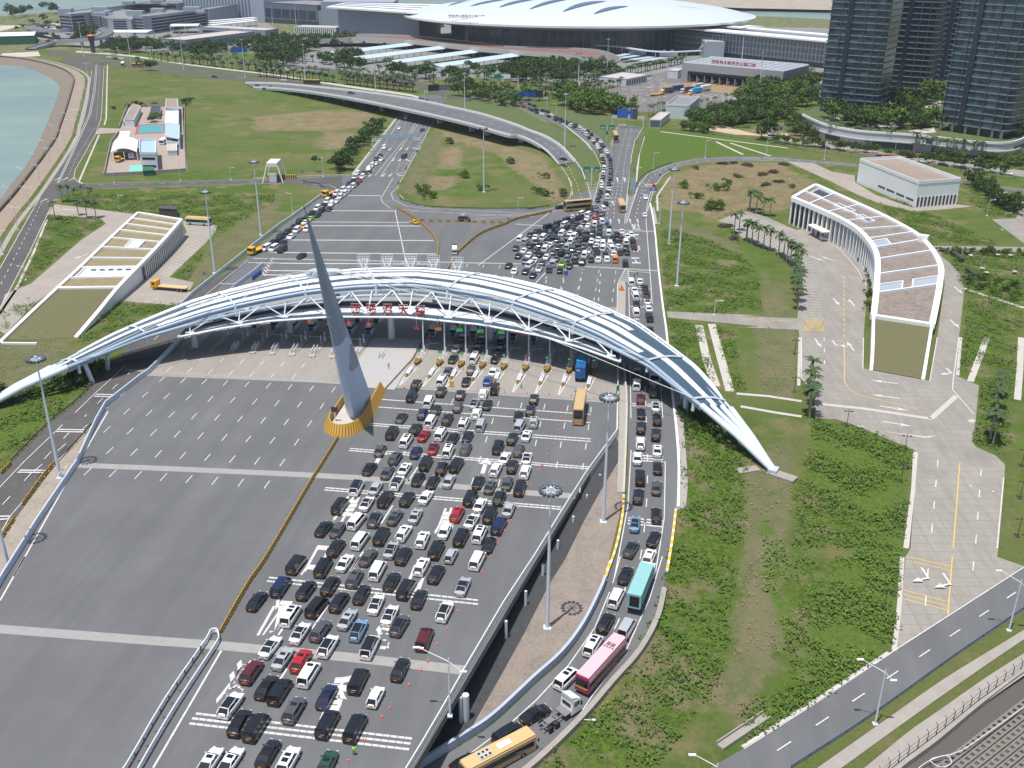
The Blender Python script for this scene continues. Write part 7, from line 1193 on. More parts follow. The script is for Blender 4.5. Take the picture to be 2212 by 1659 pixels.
for zone, s in CARS.items():
 k = 'F' if zone == 'F2' else zone
 for m_ in re.finditer(r"(\w)(\w)(\d+),(\d+)([psdx]?)", s):
  ty, co, x, y, rf = m_.group(1), m_.group(2), int(m_.group(3)), int(m_.group(4)), m_.group(5)
  ramp = zone in 'KO'; c0 = P(k, x, y, .85) if ramp or zone == 'H' else PA(k, x, y, .85)
  if zone == 'C' and x == 445: c0 = PA(k, x, y, 3.6)
  if zone == 'B' and x in (770, 1055): c0 = PA(k, x, y, 7.2)
  base = Vector((c0.x, c0.y, T(c0.y)+.14 if ramp else (.06 if zone != 'H' else .08))); 
  if c0.z > 3: base.z = c0.z-.75
  j = random.gauss(0, .035)
  if zone in ('J', 'N', 'F'): d = (N_+E_*(.09 if zone == 'N' or y > 1000 else .05 if zone == 'J' and y > 400 else 0)).normalized(); zn = "plaza queue" if zone != 'F' else "toll lanes"
  elif ramp: d = tangent(Rpath, base); zn = "right ramp"
  elif zone == 'G':
   if y >= 760: d = Vector((.03, 1, 0)); zn = "file beside the arch"
   elif x == 1308: d = Vector((0, 1, 0)); zn = "right branch road"
   elif x == 650: d = Vector((1, .25, 0)); zn = "island's corner"
   else:
    zn = "jam behind the arch"; d = (neck-base); d.z = 0; d.normalize(); w_ = min(1, max(.25, (620-y)/260)) if x < 1000 else .9*min(1, max(.1, (560-y)/140)); d = (d*w_+Vector((.10, 1, 0))*(1-w_)).normalized(); j *= 2.5
    if y < 160: d = Vector((-.03, 1, 0))
  elif zone == 'C': d = tangent(Cpath, base) if x != 445 and x != 1095 else (Vector((-.6, .8, 0)) if x == 445 else Vector((-.1, -1, 0))); zn = "far curving queue"
  elif zone in ('B', 'F2'):
   d = tangent(Bpath, base); zn = "left roadside queue"
   if x in (1330, 1186, 380): d = Vector((-.25, -1, 0)); zn = "left carriageway"
   if (zone, x) == ('F2', 1265): d = Vector((-.7, 1, 0)); zn = "striped barrier"
   if (zone, x) == ('F2', 1660): d = Vector((1, -.1, 0)); zn = "barrier gap"
   if zone == 'B' and x in (240, 770, 1055): d = Vector((1, -.15, 0)); zn = "far highway"
  elif zone == 'D': d = tangent(Bl, base); zn = "street by the podium"
  elif zone == 'H': d = Vector((1, -.45, 0)); zn = "entrance canopy"
  else: d = Vector((1, -.3, 0)); zn = "far highway"
  cars.append(dict(ty=ty, co=co, rf=rf, p=base, a=atan2(d.y, d.x)-pi/2+j, d=Vector((d.x, d.y, 0)).normalized(), zn=zn, dist=(base-Vector((0, 0, 104))).length))
for _ in range(14):
 for i, a in enumerate(cars):
  for b in cars[i+1:]:
   dv = b['p']-a['p']; dv.z = 0
   if abs(dv.x) > 6 or abs(dv.y) > 6: continue
   fw = dv.dot(a['d']); sd = abs(dv.x*a['d'].y-dv.y*a['d'].x); nf, ns = 5.5, 2.3
   if abs(fw) < nf and sd < ns and a['d'].dot(b['d']) > -.5:
    gx, gs = nf-abs(fw), ns-sd; side = Vector((a['d'].y, -a['d'].x, 0))
    if gs < gx*.8: mv = side*(gs*.5*(1 if dv.dot(side) >= 0 else -1))
    else: mv = a['d']*(gx*.5*(1 if fw >= 0 else -1))
    b['p'] += mv*.55; a['p'] -= mv*.55
cars.sort(key=lambda c: c['dist'])
near = cars[:310]; far = cars[310:]
RFW = {'p': "with glass roof", 's': "with sunroof", 'd': "with two sunroofs", 'x': "with black roof", '': ""}
def cdesc(c): return f"{CARC[c['co']][0]} {CT[c['ty']]['nm']}"
ZP = {"plaza queue": "in the plaza queue", "toll lanes": "in the toll lanes", "right ramp": "on the right ramp", "file beside the arch": "in the file right of the arch", "jam behind the arch": "in the jam behind the arch", "far curving queue": "in the far curving queue", "left roadside queue": "in the left roadside queue"}
for c in near:
 best = {}; right = Vector((c['d'].y, -c['d'].x, 0))
 for o in cars:
  if o is c: continue
  v = o['p']-c['p']; v.z = 0; L = v.length
  if L > 13: continue
  f, s = v.dot(c['d']), v.dot(right)
  for key, ok in (("behind", f > abs(s)*1.2), ("left of", s > abs(f)*1.1), ("right of", s < -abs(f)*1.1), ("in front of", f < -abs(s)*1.2)):
   if ok and (key not in best or L < best[key][0]): best[key] = (L, cdesc(o))
 c['rel'] = {k: v[1] for k, v in best.items()}
def cands(c):
 head = cdesc(c); z = ZP.get(c['zn'], f"by the {c['zn']}"); r = c['rel']; rf = RFW[c['rf']]; yield f"{head} {rf} {z}".replace("  ", " ")
 ks = [k for k in ("behind", "left of", "right of", "in front of") if k in r]
 for k in ks: yield f"{head} {z}, {k} a {r[k]}"
 for k in ks: yield f"{head} {rf} {z}, {k} a {r[k]}".replace("  ", " ")
 for i, k in enumerate(ks):
  for k2 in ks[i+1:]: yield f"{head} {k} a {r[k]} and {k2} a {r[k2]}"
from collections import Counter
cnt = Counter(x for c in near for x in set(cands(c)))
for c in near:
 c['label'] = next((x for x in cands(c) if cnt[x] == 1 and len(x.split()) <= 16), None)
grp = {}
for c in near: grp.setdefault((cdesc(c), c['zn']), []).append(c)
for (dsc, zn), L in grp.items():
 L.sort(key=lambda c: c['p'].x/c['p'].y)
 for i, c in enumerate(L):
  if c['label'] is None: c['label'] = f"{dsc}, {ordn(i+1)} of its kind from the left {ZP.get(zn, 'by the '+zn)}"
GN = {"people carrier": "people_carrier", "saloon": "saloon_car", "off-road car": "off_road_car", "hatchback": "hatchback_car"}
for c in near:
 k = c['ty']; P5 = CP[k]; t = thing(GN[CT[k]['nm']], c['p'], c['label'], "car", "cars "+ZP.get(c['zn'], "by the "+c['zn']), c['a']); t.scale = (1.07, 1.07, 1.05); pm = PAINT[c['co']]
 put("body", cmesh(k, 'body', pm), t); put("windows", cmesh(k, 'windows', GLASS), t)
 rf = c['rf']
 if rf == 'p': put("glass_roof", cmesh(k, 'glass_roof', GLASS), t)
 if rf in ('s', 'd'): put("sunroof", cmesh(k, 'sunroof', GLASS), t)
 if rf == 'd': put("sunroof", cmesh(k, 'second_sunroof', GLASS), t)
 if rf == 'x': put("black_roof", cmesh(k, 'black_roof', PAINT['k']), t)
 for p in P5['wpos']: put("wheel", cmesh(k, 'wheel', TYRE), t, p)
 if c['dist'] < 330:
  for p in P5['tpos']: put("tail_light", cmesh(k, 'tail_light', TAIL), t, p)
  for p in P5['hpos']: put("headlight", cmesh(k, 'headlight', HEAD), t, p)
  for p in P5['mpos']: put("mirror", cmesh(k, 'mirror', pm), t, p)
  put("number_plate", cmesh(k, 'plate', PLT), t, P5['ppos'][0])
q = MB(); keys = list(PAINT); 
for c in far:
 Mx = Matrix.Translation(c['p'])@Matrix.Rotation(c['a'], 4, 'Z')
 for part, mi in (('body', keys.index(c['co'])), ('windows', len(keys))): b = CP[c['ty']][part]; q.add([Mx@Vector(v) for v in b.v], b.f, mi)
tag(q.build("distant_cars", [PAINT[k] for k in keys]+[GLASS]), "tiny distant cars queuing on the far curving road and along the left roadside", "cars", kind="stuff")
# ---- large vehicles (modelled along +Y, then placed)
def wheels(t, L, W_, ys, r=.5):
 for s in (-1, 1):
  for y in ys: q = MB(); q.tube((s*(W_/2-.32), y, r), (s*(W_/2+.01), y, r), r, n=14); q.tube((s*(W_/2-.33), y, r), (s*(W_/2+.02), y, r), r*.5, n=10, mi=1); local("wheel", [TYRE, HUB], q, t)
def shell(L, W_, z0, H, r=.25):            # rounded long box
 q = MB(); rows = []
 for y, s in ((-L/2, .96), (-L/2+.12, 1), (L/2-.15, 1), (L/2, .95)):
  w_ = W_/2*s; rows.append([(-w_, y, z0), (-w_, y, H-r), (-w_+r, y, H-(.02 if s < 1 else 0)), (w_-r, y, H-(.02 if s < 1 else 0)), (w_, y, H-r), (w_, y, z0)])
 q.grid(rows, closed=True); q.add(rows[0], [(0, 1, 2, 3, 4, 5)]); q.add(rows[-1], [(5, 4, 3, 2, 1, 0)]); return q
def bus(k, x, y, d, label, L, H, body, top, decks=1, z=None, extra=None, W_=2.5):
 p = PA(k, x, y, H*.5) if z is None else P(k, x, y, H*.5); p.z = .06 if z is None else T(p.y)+.14; d = Vector(d); t = thing("bus", p, label, "bus", rz=atan2(d.y, d.x)-pi/2)
 local("body", body, shell(L, W_, .35, H-.12), t); q = MB(); q.box((0, 0, H-.14), (W_*.9, L*.97, .12)); local("roof", top, q, t)
 for i in range(decks):
  z0 = 1.3+i*2.0; 
  for s in (-1, 1):
   q = MB(); q.box((s*(W_/2+.005), -.1, z0), (.04, L*.93, .95)); local("side_window", GLASS, q, t)
 q = MB(); q.box((0, -L/2-.01, 1.5 if decks == 1 else 1.9), (W_*.84, .05, 1.3 if decks == 1 else 2.1)); local("rear_window", GLASS, q, t); q = MB(); q.box((0, L/2+.01, 1.1), (W_*.88, .05, H-1.7)); local("windscreen", GLASS, q, t)
 for s in (-1, 1): q = MB(); q.box((s*W_*.4, -L/2-.02, .8), (.18, .06, .4)); local("tail_light", TAIL, q, t); q = MB(); q.box((s*W_*.62, L/2+.1, H-1.1), (.12, .25, .5)); local("mirror", BLACK, q, t)
 wheels(t, L, W_, (-L*.30, L*.30), .5); return t
TAN = mat("tan_paint", (.46, .31, .15), .45, coat=.4); TANR = mat("tan_roof", (.52, .36, .19), .5, noise=(1.2, .2, (.44, .31, .16)))
bus('J', 2125, 325, N_, "tan double-decker bus in the rightmost plaza lane below the gates", 11.6, 4.3, TAN, TANR, 2)
bus('G', 783, 175, (.93, .36, 0), "tan double-decker bus with dark windows turning beside the curving jam", 11.6, 4.3, TAN, TANR, 2)
bus('G', 1127, 178, (0, 1, 0), "tan single-deck coach waiting beside the striped gore on the right road", 11, 3.3, TAN, TANR, 1)
bus('C', 857, 1075, (-.02, -1, 0), "tan double-decker bus with black windscreen on the far right road", 11.6, 4.3, TAN, TANR, 2)
t = bus('O', 600, 1565, tangent(Rpath, P('O', 600, 1565)), "tan single-deck bus with white hatch at the bottom of the right ramp", 12, 3.2, TAN, mat("pine_tan", (.60, .42, .20), .5), 1, z=1)
q = MB(); q.box((0, 1.0, 3.2), (1.0, 2.2, .12)); local("roof_hatch", WHITE, q, t); q = MB(); q.box((0, -2.4, 3.2), (1.5, 2.2, .10)); local("roof_unit", CONCL, q, t)
for i in range(6): q = MB(); q.tube((-.4+(i % 2)*.8, -3.1+i//2*.7, 3.3), (-.4+(i % 2)*.8, -3.1+i//2*.7, 3.34), .22, n=8); local("fan", BLACK, q, t)
PNK = mat("pink_paint", (.72, .47, .52), .4, coat=.4); MAG = mat("magenta_paint", (.30, .03, .10), .4, coat=.4)
t = bus('O', 1410, 840, tangent(Rpath, P('O', 1410, 840)), "long coach with pink roof and magenta and gold sides on the right ramp", 12.4, 3.5, MAG, PNK, 1, z=1)
q = MB()
for s in (-1, 1): q.box((s*1.262, 0, 1.0), (.02, 11.6, .22)); 
q.box((0, -6.23, 1.05), (2.3, .02, .3)); local("gold_stripe", mat("gold_stripe", (.62, .36, .05)), q, t); q = MB()
for s in (-1, 1): q.box((s*1.262, 0, 2.3), (.02, 12, .9))
local("upper_side", PNK, q, t)
for i in range(2): q = MB(); q.box((-.4+i*.8, 3.0, 3.48), (.6, .8, .1)); local("roof_vent", mat("vent_brown", (.20, .12, .12)), q, t)
for i in range(4): q = MB(); q.tube((-.75+i*.5, 2.2, 3.48), (-.75+i*.5, 2.2, 3.54), .2, n=8); local("fan", mat("vent_brown", (.2, .12, .12)), q, t)
bus('H', 0, 0, (1, 0, 0), "x", 1, 3, WHITE, WHITE) if False else None
bus('E', 1560, 300, (1, -.2, 0), "derelict white and yellow bus parked behind the wedge building", 9.5, 3.0, mat("faded_bus_white", (.55, .57, .52), .7), mat("faded_yellow", (.62, .42, .08), .7), 1)
for x in (1710, 2010): bus('B', x, 335 if x < 1900 else 352, (1, -.15, 0), f"{'left' if x < 1900 else 'right'} of two brown coaches on the elevated forecourt road", 12, 3.4, mat("brown_coach", (.12, .09, .04), .5), mat("brown_coach", (.12, .09, .04)), 1)
bus('B', 460, 643, (1, -.12, 0), "dark tan coach on the far highway behind the overpass", 12, 3.4, mat("brown_coach", (.12, .09, .04)), TANR, 1)
bus('A', 965, 505, (.3, -1, 0), "white coach stopped where the bay road meets the far highway", 11, 3.3, LWALL, WHITE, 1)
bus('A', 1080, 512, (1, -.1, 0), "small ochre truck-like bus beside the green sign on the far highway", 9, 3, mat("ochre", (.40, .26, .05)), YEL, 1)
bus('A', 1283, 1110, (.05, -1, 0), "white minibus parked in the compound beside the blue terrace block", 7, 2.8, WHITE, WHITE, 1)
bus('F', 1583, 530, (.05, -1, 0), "small white shuttle van with blue lights in the barrier funnel", 4.6, 2.3, WHITE, WHITE, 1, W_=1.8)
bus('K', 940, 60, tangent(Rpath, P('K', 930, 60)), "pale coach half hidden under the right end of the arch", 9, 3.2, LWALL, WHITE, 1, z=1)
def truck(k, x, y, d, label, L, cabc, box=None, flat=None, H=3.6, ramp=False, cabf=True, name="truck", cat="truck", W_=2.5):
 p = P(k, x, y, 1.4) if ramp else PA(k, x, y, 1.4); p.z = T(p.y)+.14 if ramp else .07; d = Vector(d); t = thing(name, p, label, cat, rz=atan2(d.y, d.x)-pi/2); cl = 2.1
 q = MB(); q.box((0, 0, .7), (1.0, L*.96, .35)); local("chassis", DSTEEL, q, t)
 q = MB(); y0, y1 = L/2-cl, L/2; q.add([(-W_/2, y0, .6), (W_/2, y0, .6), (W_/2, y1, .6), (-W_/2, y1, .6), (-W_/2, y0, 2.9), (W_/2, y0, 2.9), (W_/2*.96, y1-.25, 2.75), (-W_/2*.96, y1-.25, 2.75)], [(0, 3, 2, 1), (4, 5, 6, 7), (0, 1, 5, 4), (1, 2, 6, 5), (2, 3, 7, 6), (3, 0, 4, 7)]); local("cab", cabc, q, t)
 q = MB(); q.box((0, L/2-.14, 1.65), (W_*.86, .12, .85)); local("windscreen", GLASS, q, t)
 for s in (-1, 1): q = MB(); q.box((s*(W_/2), L/2-1.0, 1.7), (.04, 1.0, .75)); local("side_window", GLASS, q, t); q = MB(); q.box((s*W_*.38, L/2+.01, .95), (.4, .05, .25)); local("headlight", HEAD, q, t)
 if box: q = MB(); q.box((0, -cl/2-.1, 1.1), (W_, L-cl-.35, H-1.1)); local("cargo_box", box, q, t)
 if flat: q = MB(); q.box((0, -cl/2-.1, 1.1), (W_, L-cl-.2, .2)); local("flat_bed", flat, q, t)
 wheels(t, L, W_, (L/2-1.3, -L/2+1.5, -L/2+2.8), .5); return t
TEAL = mat("teal_box", (.22, .47, .47), .6, noise=(.8, .35, (.32, .52, .50)))
t = truck('O', 1725, 240, tangent(Rpath, P('O', 1725, 240)), "long teal box truck with open dark rear on the right ramp", 12.5, WHITE, TEAL, H=4.0, ramp=True); q = MB(); q.box((.1, -6.15, 1.5), (1.7, .1, 2.1)); local("open_rear", BLACK, q, t)
for i in range(14): q = MB(); q.box((1.26, -5.6+i*.72, 1.2), (.05, .12, 2.6)); local("side_rib", TEAL, q, t)
p = P('O', 1085, 1245, .8); d = tangent(Rpath, p); p.z = T(p.y)+.14; t = thing("tractor_unit", p, "white tractor truck without trailer showing its bare grey chassis on the right ramp", "truck", rz=atan2(d.y, d.x)-pi/2)
q = MB()
for s in (-.45, .45): q.box((s, -1.0, .8), (.18, 6.2, .25))
for y in (-3.4, -2.2, -1.0): q.box((0, y, .82), (1.0, .25, .2))
local("chassis", mat("chassis_grey", (.20, .19, .19), .7), q, t); q = MB(); q.box((0, -2.3, 1.06), (1.1, 1.4, .14)); local("coupling_plate", mat("chassis_grey", (.2, .19, .19)), q, t); q = MB(); q.box((0, .7, 1.0), (2.2, 1.4, .25)); local("deck_plate", mat("chassis_grey", (.2, .19, .19)), q, t)
q = MB(); q.add([(-1.25, 1.3, .6), (1.25, 1.3, .6), (1.25, 3.5, .6), (-1.25, 3.5, .6), (-1.2, 1.5, 3.1), (1.2, 1.5, 3.1), (1.15, 3.2, 2.9), (-1.15, 3.2, 2.9)], [(0, 3, 2, 1), (4, 5, 6, 7), (0, 1, 5, 4), (1, 2, 6, 5), (2, 3, 7, 6), (3, 0, 4, 7)]); local("cab", WHITE, q, t)
q = MB(); q.add([(-1.15, 1.4, 3.1), (1.15, 1.4, 3.1), (1.1, 2.9, 3.1), (-1.1, 2.9, 3.1), (-1.1, 1.3, 3.9), (1.1, 1.3, 3.9)], [(0, 1, 5, 4), (1, 2, 5), (3, 0, 4), (2, 3, 4, 5)]); local("air_deflector", WHITE, q, t); q = MB(); q.box((0, 1.34, 1.9), (1.7, .06, .6)); local("rear_window", GLASS, q, t)
for s in (-1, 1): q = MB(); q.box((s*1.24, 2.4, 1.9), (.05, 1.0, .7)); local("side_window", GLASS, q, t); q = MB(); q.box((s*1.5, 3.1, 1.9), (.15, .3, .7)); local("mirror", BLACK, q, t)
for s in (-1, 1):
 for y in (2.6, -1.6, -2.95): q = MB(); q.tube((s*.75, y, .5), (s*1.22, y, .5), .5, n=14); local("wheel", [TYRE], q, t)
BLC = mat("container_blue", (.02, .10, .30), .5); CYN = mat("container_cyan", (.03, .38, .66), .45)
t = truck('J', 2140, 15, N_, "tall blue container truck with bright cyan roof leaving the gates", 13, BLC, BLC, H=4.1); q = MB(); q.box((0, .8, 4.1), (2.3, 6.5, .06)); local("cyan_roof_sheet", CYN, q, t); sign_text("海峡", t.location, .5, "door_text", None, None, parent=t, m=WHITE, ext=.01).location = (-.5, -6.42, 3.1)
t.children[-1].rotation_euler = (pi/2, 0, 0)
ORG = mat("tow_yellow", (.70, .36, .02), .5); PALE = mat("pale_deck", (.62, .44, .22), .6)
truck('E', 1335, 810, (-1, .22, 0), "yellow flatbed recovery truck with tilted pale deck parked in the left yard", 12, ORG, None, PALE)
truck('F', 28, 520, (-.45, -1, 0), "yellow tow truck at the lower end of the left roadside queue", 8, ORG, None, ORG)
t = truck('B', 598, 1515, (-.45, -1, 0), "yellow maintenance truck with raised rails at the left road junction", 8, ORG, None, ORG)
q = MB()
for y in (-3.4, -1.8, -.2, .8):
 for s in (-1.1, 1.1): q.box((s, y, 1.3), (.1, .1, 1.1))
for s in (-1.1, 1.1): q.box((s, -1.3, 2.3), (.1, 4.4, .1))
local("side_rails", mat("rust_orange", (.35, .13, .03)), q, t)
truck('D', 1195, 1215, (1, -.12, 0), "long red low-loader truck driving on the street below the podium", 19, mat("truck_red", (.28, .04, .02)), None, mat("rust_red", (.25, .09, .07)))
for i, (x, y, bx, cb, lb) in enumerate(((1262, 718, mat("dark_grey_box", (.12, .14, .16)), WHITE, "grey covered truck leading the parked group at the checkpoint"), (1340, 700, BLC, DSTEEL, "dark blue container truck behind the grey one at the checkpoint"), (1420, 712, mat("rust_box", (.26, .10, .09)), WHITE, "rust red container truck in the middle of the checkpoint yard"), (1485, 722, CYN, WHITE, "bright blue container truck beside the red one at the checkpoint"), (1560, 700, WHITE, WHITE, "white container truck rightmost of the group at the checkpoint"), (1500, 688, mat("pale_blue_box", (.40, .52, .60)), WHITE, "pale blue covered truck at the back of the checkpoint group"), (2110, 690, mat("blue_tarp", (.12, .22, .42)), WHITE, "blue tarpaulin truck alone at the right end of the checkpoint"))):
 truck('C', x, y, (-.75, -.65, 0), lb, 12, cb, bx, H=3.9)
for x, y, lb in ((1185, 735, "empty yellow low trailer truck leftmost at the checkpoint"), (1395, 757, "empty yellow low trailer truck in front of the red container truck")): truck('C', x, y, (.75, .6, 0), lb, 13, ORG, None, ORG)
truck('A', 975, 1230, (1, .1, 0), "dark covered truck parked beneath the arched white canopy", 9, WHITE, DSTEEL, H=3.2); truck('A', 940, 1250, (-.3, -1, 0), "small yellow loader in front of the arched white canopy", 5, ORG, None, ORG)
# ---- people
def person(k, x, y, z, label, shirt, trouser, rz=0, arm=.25, cap=None):
 p = P(k, x, y, 0) if z is None else PA(k, x, y, z); t = thing("person", p, label, "person", rz=rz)
 V = [(0, 0, .95), (0, .0, 1.2), (0, 0, 1.42), (0, 0, 1.50), (0, .01, 1.60), (0, .02, 1.72), (-.1, 0, .88), (-.11, .02, .5), (-.12, -.02, .08), (-.12, .1, .03), (.1, 0, .88), (.11, .02, .5), (.13, -.02, .08), (.13, .1, .03), (-.19, 0, 1.40), (-.27, 0, 1.12), (-.27, arm, .95), (.19, 0, 1.40), (.27, -.02, 1.12), (.28, .12, .88)]
 Eg = [(0, 1), (1, 2), (2, 3), (3, 4), (4, 5), (0, 6), (6, 7), (7, 8), (8, 9), (0, 10), (10, 11), (11, 12), (12, 13), (2, 14), (14, 15), (15, 16), (2, 17), (17, 18), (18, 19)]
 R = [.15, .15, .14, .06, .10, .08, .10, .07, .05, .04, .10, .07, .05, .04, .065, .05, .035, .065, .05, .035]
 me = bpy.data.meshes.new("body"); me.from_pydata(V, Eg, []); o = bpy.data.objects.new("body", me); COL.objects.link(o); sk = o.modifiers.new("s", 'SKIN'); o.modifiers.new("u", 'SUBSURF').levels = 1
 for i, v in enumerate(me.skin_vertices[0].data): v.radius = (R[i], R[i]*.8); v.use_root = (i == 0)
 bpy.context.view_layer.update(); m2 = bpy.data.meshes.new_from_object(o.evaluated_get(bpy.context.evaluated_depsgraph_get())); bpy.data.objects.remove(o)
 for m_ in (trouser, shirt, mat("skin", (.42, .25, .17), .6), BLACK): m2.materials.append(m_)
 for f in m2.polygons: z_ = f.center.z; f.material_index = 3 if z_ < .1 or z_ > 1.67 or (z_ > 1.56 and f.center.y < -.03) else 2 if z_ > 1.47 or (z_ < 1.02 and abs(f.center.x) > .22) else 1 if z_ > .93 else 0
 put("body", m2, t)
 if cap: q = MB(); q.box((0, 0, 1.0), (.40, .30, .44)); q.v = [(x_*(.92 if z_ < 1.2 else 1), y_, z_) for x_, y_, z_ in q.v]; local("safety_vest", cap, q, t)
 return t
VEST = mat("hi_vis_vest", (.30, .75, .08), .6); DK = mat("dark_trousers", (.02, .025, .04), .8); SH = mat("blue_shirt", (.18, .28, .42), .8)
person('N', 1238, 1560, 0, "officer in lime safety vest standing below the crossing bands at bottom", VEST, DK, 0, .2, VEST); person('F', 1066, 1462, 0, "person in light blue shirt walking on the pale strip behind the pylon", SH, DK, .3)
person('G', 1228, 735, 0, "officer in lime vest, left of the pair beside the file of cars", VEST, DK, 1.0, .2, VEST); person('G', 1250, 725, 0, "officer in lime vest, right of the pair beside the file of cars", VEST, DK, -1.0, .2, VEST)
person('F', 120, 610, 0, "person in safety vest by the chevrons at the left ramp head", VEST, DK, .5, .2, VEST); person('G', 275, 305, 0, "person in lime vest at the right end of the striped barrier", VEST, DK, .5, .2, VEST); person('G', 237, 308, 0, "person in dark clothes beside the striped barrier junction", DK, DK, .2)
person('J', 1487, 180, 0, "person in dark uniform beside the black people carrier at the gates", DK, DK, 0); person('J', 1665, 180, 0, "person in green vest at the foot of the lane taper", VEST, DK, 0, .2, VEST); person('G', 1284, 118, 0, "person in dark clothes on the loop road near the taxi", DK, DK, 0)
LEAF = [mat("leaf_dark", (.028, .055, .018), .8, noise=(.7, .6, (.05, .085, .02)), spec=.2), mat("leaf_green", (.06, .115, .02), .8, noise=(.6, .6, (.105, .165, .03)), spec=.2), mat("leaf_bright", (.12, .195, .03), .8, noise=(.6, .5, (.07, .13, .02)), spec=.2), mat("palm_frond", (.045, .085, .028), .7, noise=(.8, .5, (.08, .12, .04)), spec=.3)]
def leaf_quads(cs, nrm, sz, r):
 n = len(cs); a = rng.normal(size=(n, 3)); a -= (a*nrm).sum(1)[:, None]*nrm; a /= np.linalg.norm(a, axis=1)[:, None]; b = np.cross(nrm, a); s = sz*(r.uniform(.7, 1.3, n))[:, None]
 return np.stack([cs-a*s-b*s*.6, cs+a*s-b*s*.6, cs+a*s+b*s*.6, cs-a*s+b*s*.6], 1).reshape(-1, 3)
def np_mesh(name, V, mats, mi=None):
 n = len(V)//4; me = bpy.data.meshes.new(name); me.vertices.add(len(V)); me.vertices.foreach_set("co", V.astype(np.float32).ravel()); me.loops.add(len(V)); me.loops.foreach_set("vertex_index", np.arange(len(V), dtype=np.int32)); me.polygons.add(n); me.polygons.foreach_set("loop_start", np.arange(0, len(V), 4, dtype=np.int32)); me.polygons.foreach_set("loop_total", np.full(n, 4, dtype=np.int32))
 for m in mats: me.materials.append(m)
 if mi is not None: me.polygons.foreach_set("material_index", mi.astype(np.int32))
 me.update(calc_edges=True); me.validate(); return me
def broad(seed, n=520):
 r = np.random.default_rng(seed); L = []; k = 9
 lob = np.c_[r.normal(0, .42, k), r.normal(0, .42, k), r.uniform(.42, .88, k)]; rad = r.uniform(.24, .42, k); w = rad**2/sum(rad**2); cs = []; ns = []
 for i in range(k):
  m = int(n*w[i]); d = r.normal(size=(m, 3)); d /= np.linalg.norm(d, axis=1)[:, None]; d[:, 2] = np.abs(d[:, 2])*r.choice([1, 1, -.6], m); rr = rad[i]*r.uniform(.55, 1.08, m)[:, None]; cs.append(lob[i]+d*rr*[1, 1, .8]); q = d+r.normal(0, .55, (m, 3)); ns.append(q/np.linalg.norm(q, axis=1)[:, None])
 cs = np.concatenate(cs); ns = np.concatenate(ns); V = leaf_quads(cs, ns, .062, r); return V, (r.random(len(cs)) < .3).astype(int)
TRK = mesh_of(MB().tube((0, 0, 0), (.01, .0, .5), .035, .02, 6).tube((0, 0, .35), (.2, .1, .62), .018, .01, 5).tube((0, 0, .35), (-.2, .05, .62), .018, .01, 5).tube((0, 0, .38), (.02, -.22, .64), .018, .01, 5), "trunk", [WOOD])
BT = []
for i in range(5):
 V, mi = broad(10+i)
 for pal in ((0, 1), (1, 2)): BT.append(np_mesh("crown", V, [LEAF[pal[0]], LEAF[pal[1]]], mi))
def palm_mesh(seed, n, ln, droop, z0):
 r = random.Random(seed); q = MB()
 for i in range(n):
  a = 2*pi*i/n+r.uniform(-.2, .2); el = r.uniform(-.1, 1.1); d = Vector((cos(a), sin(a), 0)); s = Vector((-sin(a), cos(a), 0)); pts = []; p = Vector((0, 0, z0)); L_ = ln*r.uniform(.85, 1.1)
  for j in range(6): pts.append(p.copy()); e = el-j*droop; p = p+(d*cos(e)+Vector((0, 0, 1))*sin(e))*L_/5
  for sg in (-1, 1):
   for j in range(5):
    w0, w1 = (.10+.35*sin(pi*(j+.3)/5.6)), (.10+.35*sin(pi*(j+1.3)/5.9)) if j < 4 else .04; dz = Vector((0, 0, -.22)); q.add([pts[j], pts[j+1]-dz*0, pts[j+1]+s*sg*w1+dz*w1*2, pts[j]+s*sg*w0+dz*w0*2], [(0, 1, 2, 3)])
 return mesh_of(q, "crown", [LEAF[3]])
RP = [palm_mesh(i, 13, 3.0, .36, 7.2) for i in range(3)]; DP = [palm_mesh(20+i, 26, 2.7, .30, 4.6) for i in range(3)]
RTK = mesh_of(MB().tube((0, 0, -.2), (0, 0, 3.5), .24, .19, 8).tube((0, 0, 3.5), (0, 0, 6.2), .19, .15, 8).tube((0, 0, 6.2), (0, 0, 7.3), .12, .08, 8, mi=1), "trunk", [mat("pale_trunk", (.30, .27, .23), .9), LEAF[1]]); RTK.polygons.foreach_set("material_index", [0]*20+[1]*10)
DTK = mesh_of(MB().tube((0, 0, -.2), (0, 0, 4.6), .34, .26, 8), "trunk", [WOOD])
NM = dict(r=("royal_palm", "palm tree"), d=("date_palm", "palm tree"), b=("broadleaf_tree", "tree"), y=("young_tree", "tree"), s=("shrub", "shrub"))
def tree(kd, p, sc, label, grp, bright=None):
 nm, cat = NM[kd]; t = thing(nm, p, label, cat, grp, random.uniform(0, 6.28))
 if kd in 'rd': t.scale = (sc, sc, sc*random.uniform(.9, 1.12)); put("trunk", RTK if kd == 'r' else DTK, t); put("crown", random.choice(RP if kd == 'r' else DP), t)
 else:
  h = sc*{'b': 8.0, 'y': 4.2, 's': 2.2}[kd]*random.uniform(.85, 1.15); t.scale = (h*.95, h*.95, h)
  if kd != 's': put("trunk", TRK, t)
  o = put("crown", BT[random.randrange(5)*2+(1 if (bright if bright is not None else random.random() < .4) else 0)], t)
  if kd == 's': o.location.z = -.22
 return t
